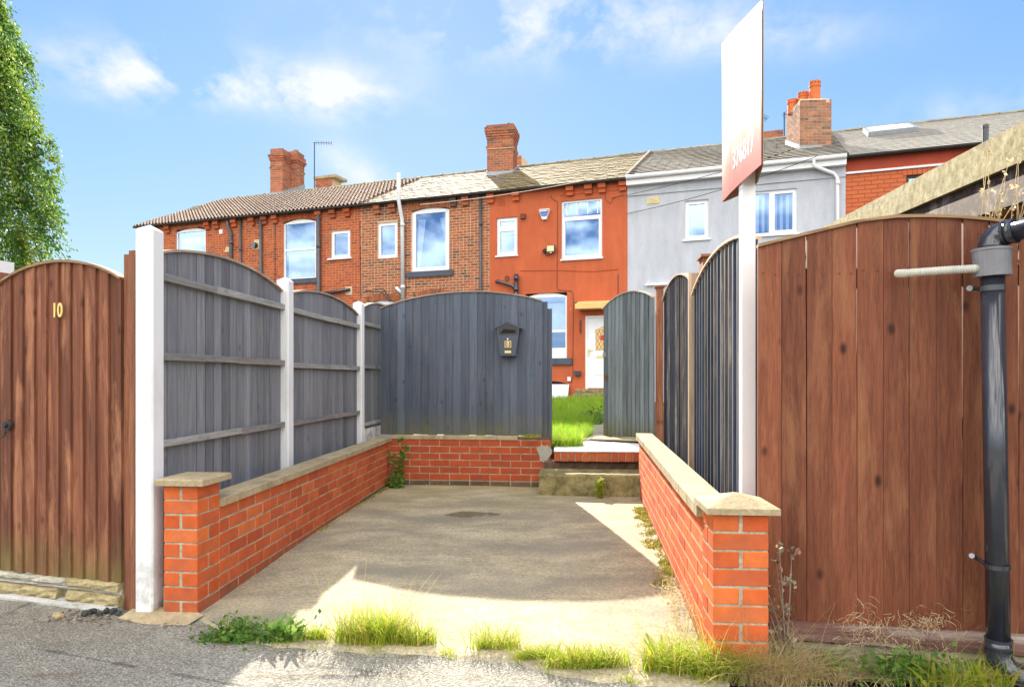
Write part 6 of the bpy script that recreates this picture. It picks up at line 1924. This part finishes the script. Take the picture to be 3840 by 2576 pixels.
# ---- overhead wires
def wire(pts, r, mat, label, name='overhead_wire', cat='wire', n=16, sag=0.25):
    P0, P1 = Vector(pts[0]), Vector(pts[1])
    pp = []
    for i in range(n + 1):
        q = i / n; p = P0.lerp(P1, q); p.z -= sag * 4 * q * (1 - q); pp.append(tuple(p))
    return one(WORLD, *pts[0], name, MB().tube(pp, r, 5), mat, label, cat)
def TW(px, py, yoff=-0.3):
    u, z = wuz(px, py); X, Y, _ = FTR.W(u, yoff, 0)
    return (X, Y, z)
wire([TW(1598, 779, -0.4), TW(2335, 662, -0.35)], 0.012, 'wire_pale', 'pale service wire from the arched window up along the eaves of the red house', sag=0.10)
wire([TW(1362, 762, -0.3), TW(1640, 700, -0.4)], 0.010, 'wire_pale', 'pale service wire crossing the white soil pipe under the slate roof eaves', sag=0.05)
wire([TW(2353, 803, -0.05), TW(3060, 612, -0.6)], 0.009, 'wire', 'dark service wire slanting across the grey rendered wall from its left edge', sag=0.12)
wire([TW(2292, 745, -0.05), TW(2990, 590, -0.8)], 0.008, 'wire', 'dark service wire above the yellow vent, starting on the red wall', sag=0.10)
# ------------------------------------------------------------------ vegetation
def blades(pts, h, w, lean, seg=3, rnd=None, curve=0.5):
    """numpy grass blades: pts (n,3); returns verts, faces, rnd"""
    n = len(pts)
    ang = RNG.uniform(0, 2 * pi, n); la_ = RNG.uniform(0, 2 * pi, n)
    L = lean * RNG.uniform(0.2, 1.3, n)
    hh = h * RNG.uniform(0.45, 1.15, n)
    ww = w * RNG.uniform(0.6, 1.3, n)
    V = np.zeros((n, (seg + 1) * 2, 3))
    for s in range(seg + 1):
        q = s / seg
        cx = pts[:, 0] + np.cos(la_) * L * hh * (q ** 1.8)
        cy = pts[:, 1] + np.sin(la_) * L * hh * (q ** 1.8)
        cz = pts[:, 2] + hh * (q - curve * L * 0.5 * q * q)
        k = ww * (1 - q) ** 0.8 + 0.0004
        V[:, 2 * s, 0] = cx - np.cos(ang) * k / 2; V[:, 2 * s, 1] = cy - np.sin(ang) * k / 2; V[:, 2 * s, 2] = cz
        V[:, 2 * s + 1, 0] = cx + np.cos(ang) * k / 2; V[:, 2 * s + 1, 1] = cy + np.sin(ang) * k / 2; V[:, 2 * s + 1, 2] = cz
    F = []
    nv = (seg + 1) * 2
    base = np.arange(n)[:, None] * nv
    for s in range(seg):
        F.append(base + np.array([[2 * s, 2 * s + 1, 2 * s + 3, 2 * s + 2]]))
    F = np.stack(F, 1).reshape(-1, 4)
    r = np.repeat(RNG.random(n) if rnd is None else rnd, seg)
    return V.reshape(-1, 3), F, r
def np_mesh(name, parts, mat):
    me = bpy.data.meshes.new(name)
    vo = 0; Vs, Fs, Rs = [], [], []
    for V, F, r in parts:
        Vs.append(V); Fs.append(F + vo); Rs.append(r); vo += len(V)
    V = np.concatenate(Vs); F = np.concatenate(Fs); R = np.concatenate(Rs)
    me.vertices.add(len(V)); me.vertices.foreach_set('co', V.ravel())
    me.loops.add(F.size); me.loops.foreach_set('vertex_index', F.ravel().astype(np.int32))
    me.polygons.add(len(F)); me.polygons.foreach_set('loop_start', (np.arange(len(F)) * F.shape[1]).astype(np.int32))
    me.update(calc_edges=True); me.validate()
    a = me.attributes.new('rnd', 'FLOAT', 'FACE'); a.data.foreach_set('value', R.astype(np.float32))
    me.materials.append(MAT[mat])
    return me
def clump(cx, cy, z, rx_, ry_, n, h, w, lean, mat, name, label, cat, group=None, extra=None, curve=0.5):
    p = np.zeros((n, 3))
    a = RNG.uniform(0, 2 * pi, n); r = np.sqrt(RNG.random(n)) * RNG.uniform(0.5, 1.0, n)
    p[:, 0] = np.cos(a) * r * rx_; p[:, 1] = np.sin(a) * r * ry_
    parts = [blades(p, h, w, lean, curve=curve)]
    if extra: parts += extra
    o = obj(name, np_mesh(name, parts, mat)); o.location = (cx, cy, z)
    return tag(o, label, cat, group)
def stems(n, rx_, ry_, h, w=0.003, lean=0.4):
    p = np.zeros((n, 3)); p[:, 0] = RNG.uniform(-rx_, rx_, n); p[:, 1] = RNG.uniform(-ry_, ry_, n)
    return blades(p, h, w, lean, seg=5, rnd=np.full(n, 0.95), curve=0.2)
def leaves(n, c, sp, size, up=0.3, rnd=None):
    """small pointed leaves (quads folded in two) around a centre"""
    C0 = RNG.normal(0, 1, (n, 3)) * np.array(sp) + np.array(c)
    d = RNG.normal(0, 1, (n, 3)); d[:, 2] = np.abs(d[:, 2]) * 0.5 + up
    d /= np.linalg.norm(d, axis=1)[:, None]
    s = np.cross(d, RNG.normal(0, 1, (n, 3))); s /= np.linalg.norm(s, axis=1)[:, None]
    sz = size * RNG.uniform(0.5, 1.3, n)[:, None]
    V = np.stack([C0, C0 + d * sz * 0.5 + s * sz * 0.3, C0 + d * sz, C0 + d * sz * 0.5 - s * sz * 0.3], 1).reshape(-1, 3)
    F = np.arange(4 * n).reshape(n, 4)
    return V, F, (RNG.random(n) if rnd is None else rnd)

def lance(n, rx_, ry_, h, w):
    """long toothed leaves standing up from the root"""
    V, F, R_ = [], [], []
    for k in range(n):
        x, y = RNG.uniform(-rx_, rx_), RNG.uniform(-ry_, ry_)
        a = RNG.uniform(0, 2 * pi); ln = RNG.uniform(0.3, 0.9); hh = h * RNG.uniform(0.5, 1.1); m = 9; b = len(V); col = RNG.random()
        dx, dy = cos(a), sin(a); ox, oy = -dy, dx
        if abs(ox) < 0.5: ox, oy = 0.8, 0.6 * (1 if oy > 0 else -1)
        for i in range(m + 1):
            q = i / m; wd = w * (sin(pi * min(1, q * 0.85 + 0.12)) ** 0.8) * (0.65 if i % 2 else 1.15) * 0.5 + 0.0008
            cx_, cy_, cz_ = x + dx * ln * hh * q ** 1.5, y + dy * ln * hh * q ** 1.5, hh * (q - 0.35 * ln * q * q)
            V += [(cx_ - ox * wd, cy_ - oy * wd, cz_), (cx_ + ox * wd, cy_ + oy * wd, cz_)]
        for i in range(m): F.append([b + 2 * i, b + 2 * i + 1, b + 2 * i + 3, b + 2 * i + 2]); R_.append(col)
    return np.array(V), np.array(F), np.array(R_)
# lawn (nobody could count it)
parts = []
for (ya, yb, n, h, w_) in ((7.75, 9.6, 11000, 0.21, 0.008), (9.6, 12.5, 11000, 0.27, 0.011), (12.5, 18.6, 11000, 0.26, 0.015)):
    p = np.zeros((n, 3)); p[:, 1] = RNG.uniform(ya, yb, n)
    xl_ = 0.30 + (p[:, 1] - 8) * 0.02 - 0.9
    xr_ = np.array([path_l(y) for y in p[:, 1]]) + 0.02 + 0.06 * np.sin(p[:, 1] * 5)
    p[:, 0] = xl_ + (xr_ - xl_) * RNG.random(n) ** 0.8
    p[:, 2] = [zg(y) - 0.01 for y in p[:, 1]]
    clump_n = 0.6 + 0.8 * (np.sin(p[:, 0] * 7.1 + p[:, 1] * 3.3) * 0.5 + 0.5)
    V, F, R = blades(p, h * 1.0, w_, 0.7, curve=0.7)
    parts.append((V, F, R))
o = obj('lawn_grass', np_mesh('lawn_grass', parts, 'grass_lawn')); tag(o, 'bright green unmown grass between the panel with the mailbox and the garden path', 'grass', kind='stuff')
clump(0.55, 8.05, 0.44, 0.32, 0.35, 1500, 0.16, 0.007, 0.8, 'grass', 'grass_tuft', 'sunlit yellow green grass tuft spilling over the white slabs at the top of the steps', 'grass tuft')
clump(0.2, 7.36, 0.59, 0.13, 0.04, 160, 0.045, 0.006, 0.6, 'grass', 'grass_tuft', 'tiny bright tuft poking out under the right corner of the blue grey panel', 'grass tuft')
clump(1.32, 11.0, zg(11), 0.16, 0.3, 200, 0.22, 0.02, 1.0, 'weed', 'weed', 'leafy green weed at the edge of the path beside the open gate', 'weed', extra=[leaves(300, (0, 0, 0.12), (0.1, 0.12, 0.06), 0.05)])

# roadside clumps
G_T = 'grass tufts along the driveway edge'
def px_ground(px, py, z=0.0): 
    yy = (CAM_H - z) * 2560 / (py - 1416); return TX(px) * yy, yy
x, y = px_ground(890, 2392)
o = clump(x, y, 0.0, 0.10, 0.06, 260, 0.12, 0.005, 1.0, 'weed', 'weed', 'leafy dark green dandelion and weed clump on the road edge, nearest the left brick pier', 'weed', extra=[leaves(260, (0, 0, 0.03), (0.07, 0.035, 0.03), 0.028), leaves(300, (-0.02, -0.04, 0.01), (0.07, 0.02, 0.012), 0.03, 0.1)])
x, y = px_ground(1055, 2405)
clump(x, y, 0.0, 0.12, 0.05, 420, 0.12, 0.005, 1.1, 'weed', 'weed', 'green weed clump with upright toothed leaves, second along the road edge from the left', 'weed',
      extra=[leaves(240, (0, 0, 0.03), (0.09, 0.035, 0.03), 0.028), lance(16, 0.08, 0.03, 0.15, 0.026)])
x, y = px_ground(1185, 2400)
clump(x, y, 0.0, 0.08, 0.04, 380, 0.075, 0.004, 0.9, 'grass', 'grass_tuft', 'low yellow green grass tuft between the leafy weeds and the tallest grass tuft', 'grass tuft', G_T)
x, y = px_ground(1395, 2412)
clump(x, y, 0.0, 0.21, 0.07, 800, 0.19, 0.0058, 0.9, 'grass', 'grass_tuft', 'largest bright grass tuft with tall seed stems, left of centre on the driveway edge', 'grass tuft', G_T, extra=[stems(34, 0.2, 0.06, 0.36, 0.0022)])
x, y = px_ground(1560, 2420)
clump(x, y, 0.0, 0.12, 0.05, 300, 0.13, 0.0055, 1.0, 'grass', 'grass_tuft', 'low bright grass tuft touching the right side of the largest tuft', 'grass tuft', G_T, extra=[stems(12, 0.12, 0.05, 0.26, 0.0022)])
x, y = px_ground(1860, 2438)
clump(x, y, 0.0, 0.15, 0.045, 300, 0.13, 0.005, 1.0, 'grass', 'grass_tuft', 'thin bright grass tuft at the middle of the driveway edge', 'grass tuft', G_T, extra=[stems(8, 0.12, 0.05, 0.2, 0.0022)])
x, y = px_ground(2010, 2475)
clump(x, y, 0.0, 0.12, 0.03, 600, 0.08, 0.0038, 1.0, 'grass', 'grass_tuft', 'short straggling grass strip between the middle tuft and the broad tuft', 'grass tuft', G_T)
x, y = px_ground(2200, 2505)
clump(x, y, 0.0, 0.22, 0.055, 850, 0.11, 0.006, 1.0, 'grass', 'grass_tuft', 'broad bright green grass tuft right of centre on the driveway edge', 'grass tuft', G_T, extra=[stems(10, 0.2, 0.05, 0.2, 0.0022)])
x, y = px_ground(2520, 2520)
clump(x, y, 0.0, 0.17, 0.08, 480, 0.18, 0.0055, 1.0, 'grass', 'grass_tuft', 'tall yellow green grass tuft just left of the right brick pier', 'grass tuft', G_T, extra=[stems(22, 0.18, 0.08, 0.32, 0.0026), lance(9, 0.1, 0.04, 0.2, 0.02)])
x, y = px_ground(2700, 2545)
clump(x, y, 0.0, 0.17, 0.06, 560, 0.21, 0.0052, 1.1, 'grass', 'grass_tuft', 'thick yellowing grass tuft in front of the left edge of the right pier', 'grass tuft', G_T, extra=[stems(18, 0.15, 0.05, 0.34, 0.0026)])
x, y = px_ground(2900, 2560)
clump(x, y, 0.0, 0.22, 0.06, 520, 0.22, 0.0034, 1.4, 'grass_dry', 'grass_tuft', 'dry straw coloured grass tuft at the foot of the right pier', 'grass tuft', G_T, extra=[stems(40, 0.2, 0.05, 0.36, 0.0026, 0.9)])
x, y = px_ground(3090, 2560)
clump(x, y, 0.0, 0.16, 0.05, 130, 0.12, 0.004, 1.3, 'grass_dry', 'grass_tuft', 'sparse dry grass at the foot of the brown fence, right of the pier', 'grass tuft', G_T, extra=[stems(12, 0.16, 0.05, 0.28, 0.0026, 0.9)])
p = np.zeros((1500, 3)); p[:, 0] = RNG.uniform(-1.35, 1.0, 1500)
p[:, 1] = np.interp(p[:, 0], [q[0] for q in front[1:14]], [q[1] for q in front[1:14]]) + RNG.normal(0.0, 0.018, 1500)
keep = (np.sin(p[:, 0] * 17) + np.sin(p[:, 0] * 41 + 1) + RNG.normal(0, 0.4, 1500)) > 1.0
p = p[keep]
o = obj('edge_grass', np_mesh('edge_grass', [blades(p, 0.055, 0.0035, 1.3)], 'grass')); tag(o, 'thin scattered grass along the joint between driveway and road', 'grass', kind='stuff')
p = np.zeros((700, 3)); p[:, 0] = RNG.uniform(1.0, 2.6, 700); p[:, 1] = 2.80 + RNG.normal(0, 0.05, 700) - (p[:, 0] - 1.1) * 0.06
o = obj('edge_grass', np_mesh('edge_grass', [blades(p, 0.10, 0.0038, 1.4)], 'grass_dry')); tag(o, 'thin dry grass scattered along the foot of the brown fence', 'grass', kind='stuff')
# curly dry weed with green leaves in front of the fence
def curls(n, c, sp, size):
    parts = []
    V, F, R = [], [], []
    for k in range(n):
        p0 = np.array(c) + RNG.normal(0, 1, 3) * sp
        a = RNG.uniform(0, 6.28); r = size * RNG.uniform(0.4, 1); pl = RNG.normal(0, 1, 3); pl /= np.linalg.norm(pl)
        u_ = np.cross(pl, [0, 0, 1.0]); u_ /= np.linalg.norm(u_) + 1e-9; w_ = np.cross(pl, u_)
        m = 6; b = len(V)
        for i in range(m + 1):
            th = a + i / m * RNG.uniform(2.0, 4.0); q = p0 + r * (u_ * cos(th) + w_ * sin(th)) 
            V += [q - pl * 0.001, q + pl * 0.001]
        for i in range(m): F.append([b + 2 * i, b + 2 * i + 1, b + 2 * i + 3, b + 2 * i + 2]); R.append(RNG.random() * 0.8)
    return np.array(V), np.array(F), np.array(R)
x, y = px_ground(3330, 2500)
y = 2.83; x = TX(3380) * y
o = obj('dried_weed', np_mesh('dried_weed', [curls(170, (0, 0, 0.16), (0.14, 0.035, 0.06), 0.035), curls(60, (-0.16, 0, 0.20), (0.05, 0.02, 0.03), 0.03), curls(60, (0.12, 0, 0.22), (0.05, 0.02, 0.03), 0.03), stems(26, 0.14, 0.03, 0.25, 0.003, 0.7)], 'straw'))
o.location = (x, y, 0); tag(o, 'curly straw coloured dried weed in front of the brown fence, left of the downpipe', 'weed', kind='stuff')
clump(x + 0.0, y - 0.06, 0.0, 0.2, 0.05, 260, 0.11, 0.006, 1.2, 'weed', 'weed', 'green leafy weed growing at the foot of the curly dried weed', 'weed', extra=[leaves(420, (0, 0, 0.05), (0.11, 0.03, 0.03), 0.03, 0.5), lance(14, 0.14, 0.03, 0.12, 0.02)])
x2 = TX(3110) * 2.85
clump(x2, 2.85, 0.0, 0.05, 0.03, 20, 0.1, 0.006, 1.2, 'weed', 'weed', 'small fresh green weed beside a rough stone under the brown fence', 'weed', extra=[leaves(160, (0, 0, 0.03), (0.045, 0.02, 0.02), 0.026, 0.5), lance(5, 0.03, 0.02, 0.08, 0.02)])
x2 = TX(3640) * 2.74
clump(x2, 2.72, 0.0, 0.26, 0.05, 340, 0.14, 0.005, 1.2, 'grass', 'grass_tuft', 'green and yellow grass blades around the outlet of the black downpipe', 'grass tuft', G_T, extra=[stems(14, 0.24, 0.05, 0.24, 0.003, 0.5), lance(16, 0.2, 0.03, 0.15, 0.016)])
# grey green thistle like weed between pier and fence
def spindly(x, y, z, h, mat, label, name='weed', n=7, spread=0.12, leafn=26, leafs=0.03, cat='weed'):
    mb = MB()
    rr2 = random.Random(int(abs(x) * 1000))
    parts = []
    for k in range(n):
        a = rr2.uniform(0, 2 * pi); L = h * rr2.uniform(0.6, 1.0); s = spread * rr2.uniform(0.3, 1.0)
        pts = [(s * cos(a) * q ** 1.4 + rr2.uniform(-.006, .006), s * 0.5 * sin(a) * q ** 1.4, L * q) for q in (0, .25, .5, .75, 1)]
        mb.tube(pts, [0.004, 0.0035, 0.003, 0.002, 0.001], 4, r=0.5)
        for q in pts[1:]:
            parts.append(leaves(leafn // 4, q, (0.012, 0.012, 0.016), leafs, 0.3))
    V = np.array([v for v in mb.v]); F = np.array([f for f in mb.f if len(f) == 4])
    parts.append((V, F, np.full(len(F), 0.5)))
    o = obj(name, np_mesh(name, parts, mat)); o.location = (x, y, z)
    return tag(o, label, cat)
spindly(TX(2950) * 2.90, 2.90, 0.0, 0.52, 'weed_dead', 'tall withered grey weed with curled leaves between the right pier and the brown fence', n=6, spread=0.13, leafn=28)
x, y = px_ground(2620, 2200, 0.05)
o = obj('dried_weed', np_mesh('dried_weed', [curls(170, (0, 0, 0.11), (0.07, 0.12, 0.045), 0.03), stems(30, 0.05, 0.12, 0.2, 0.002, 0.6)], 'straw'))
o.location = (0.84, 3.35, 0.02); tag(o, 'sunlit straw coloured dried weed against the inner face of the right wall', 'weed', kind='stuff')
o = obj('dried_weed', np_mesh('dried_weed', [curls(70, (0, 0, 0.05), (0.03, 0.15, 0.02), 0.02), stems(20, 0.03, 0.15, 0.12, 0.002, 0.6), leaves(120, (0, 0, 0.01), (0.035, 0.2, 0.008), 0.02, 0.3)], 'straw'))
o.location = (0.875, 3.8, 0.03); tag(o, 'flat trail of dry plant litter along the foot of the right wall', 'plant litter', kind='stuff')
# moss cushions along the right wall
mp = MB(); parts = []
for k in range(60):
    yy = RNG.uniform(3.9, 6.2); xx = 0.838 + (yy - 2.9) * 0.112 - abs(RNG.normal(0.04, 0.03))
    parts.append(leaves(45, (xx, yy, 0.045), (0.02, 0.035, 0.006), 0.022, 0.4))
o = obj('moss', np_mesh('moss', parts, 'moss')); tag(o, 'yellow moss growing along the foot of the sunlit right wall', 'moss', kind='stuff')
parts = []
for k in range(50):
    q = RNG.uniform(0.35, 1.0); xx = LW[0][0] + (LW[1][0] - LW[0][0]) * q + abs(RNG.normal(0.015, 0.02)); yy = LW[0][1] + (LW[1][1] - LW[0][1]) * q
    parts.append(leaves(18, (xx, yy, 0.045), (0.012, 0.04, 0.004), 0.016, 0.4))
for k in range(20):
    xx = RNG.uniform(-1.3, 0.2); parts.append(leaves(10, (xx, 7.56 - 0.109 * (xx + 1.36), 0.045), (0.04, 0.01, 0.004), 0.014, 0.4))
o = obj('moss', np_mesh('moss', parts, 'moss')); tag(o, 'dull green moss line at the foot of the left wall and back wall', 'moss', kind='stuff')
spindly(-1.235, 7.48, 0.03, 0.55, 'weed', 'tall thin green and rusty weed in the corner of the left and back walls', n=4, spread=0.10, leafn=48, leafs=0.05)
clump(-1.25, 7.40, 0.03, 0.10, 0.06, 120, 0.14, 0.006, 1.0, 'weed', 'weed', 'low dark leafy weed at the foot of the corner of the two brick walls', 'weed', extra=[leaves(200, (0, 0, 0.07), (0.05, 0.04, 0.04), 0.04)])
spindly(0.87, 6.76, 0.03, 0.22, 'grass', 'small yellow green weed growing in front of the concrete step', n=4, spread=0.05, leafn=60, leafs=0.035)
# dry climber stems over the fence top at the right edge
parts = []
mb = MB(); rr2 = random.Random(8)
for k in range(26):
    x0 = rr2.uniform(2.05, 2.45); y0 = 3.05
    z0 = e + 0.55; L = rr2.uniform(0.25, 0.45); a = rr2.uniform(-0.5, 0.9)
    pts = [(x0 + a * 0.18 * q, y0 - 0.06 * q, z0 + L * q) for q in (0, .33, .66, 1)]
    mb.tube(pts, [0.003, 0.0025, 0.002, 0.001], 4, r=0.3)
    for q in pts[1:]: parts.append(leaves(3, q, (0.01, 0.01, 0.01), 0.02, 0.3))
parts.append((np.array(mb.v), np.array([f for f in mb.f if len(f) == 4]), np.full(len([f for f in mb.f if len(f) == 4]), 0.3)))
o = obj('dry_climber', np_mesh('dry_climber', parts, 'straw')); tag(o, 'dry straw coloured climber stems over the brown fence, above the slanting black pipe', 'plant')

# the conifer on the left: crown of drooping sprays round a trunk
TXc, TYc = -4.74, 5.9
t = Thing(WORLD, TXc, TYc, 0.0, 'conifer_tree', 'tall bushy green conifer rising behind the number 10 gate at the left edge', 'tree')
t.part('trunk', MB().tube([(TXc, TYc, 0), (TXc + 0.05, TYc, 1.5), (TXc - 0.03, TYc + .05, 3.2), (TXc, TYc, 4.9)], [0.10, 0.08, 0.05, 0.01], 10), 'bark', smooth=True)
lm = MB(); parts = []
rt = random.Random(12)
def tree_r(z):   # crown radius with height, uneven
    return np.interp(z, [1.0, 1.5, 2.2, 2.4, 2.55, 2.8, 3.06, 3.36, 3.67, 3.9, 4.12, 4.27, 4.39, 4.55, 4.8, 5.0],
                     [0.40, 0.60, 0.68, 0.75, 0.83, 0.82, 0.84, 0.79, 0.68, 0.62, 0.61, 0.53, 0.49, 0.38, 0.2, 0.05])
for k in range(1100):
    z = 1.1 + 3.85 * RNG.random()
    a = RNG.uniform(0, 2 * pi)
    R = tree_r(z) * (0.95 + 0.13 * sin(3 * a + z * 2.3) + 0.09 * sin(7 * a - z * 4) + 0.05 * sin(z * 11))
    rr3 = R * RNG.uniform(0.25, 1.0) ** 0.5
    cx, cy = cos(a) * rr3 * 0.74, sin(a) * rr3 * 0.74
    tip = RNG.random() < 0.04
    if tip: cx *= 1.13; cy *= 1.13
    n = 125 if not tip else 60
    s = RNG.random(n)
    L = RNG.uniform(0.07, 0.15)
    tw = RNG.normal(0, 0.035, 2)
    P = np.stack([cx + cos(a) * L * s + tw[0] * s + RNG.normal(0, 0.026, n), cy + sin(a) * L * s + tw[1] * s + RNG.normal(0, 0.026, n), z + 0.06 * s - 0.42 * s * s + RNG.normal(0, 0.028, n)], 1)
    d = np.stack([cos(a) * np.ones(n) * 0.6, sin(a) * np.ones(n) * 0.6, -0.9 * np.ones(n)], 1) + RNG.normal(0, 0.5, (n, 3))
    d /= np.linalg.norm(d, axis=1)[:, None]
    sd = np.cross(d, RNG.normal(0, 1, (n, 3))); sd /= np.linalg.norm(sd, axis=1)[:, None]
    sz = RNG.uniform(0.018, 0.042, n)[:, None]
    V = np.stack([P, P + d * sz * 0.5 + sd * sz * 0.28, P + d * sz, P + d * sz * 0.5 - sd * sz * 0.28], 1).reshape(-1, 3)
    base = np.clip(RNG.normal(0.47, 0.30) + 0.3 * (s - 0.4), 0, 1)
    parts.append((V, np.arange(4 * n).reshape(n, 4), base))
    if k % 6 == 0: lm.tube([(TXc, TYc, z - 0.15), (TXc + cx * 0.5, TYc + cy * 0.5, z - 0.02), (TXc + cx, TYc + cy, z)], [0.014, 0.009, 0.004], 5)
t.part('branch', lm, 'bark')
o = obj('crown', np_mesh('crown', parts, 'tree_leaf'), t.root)
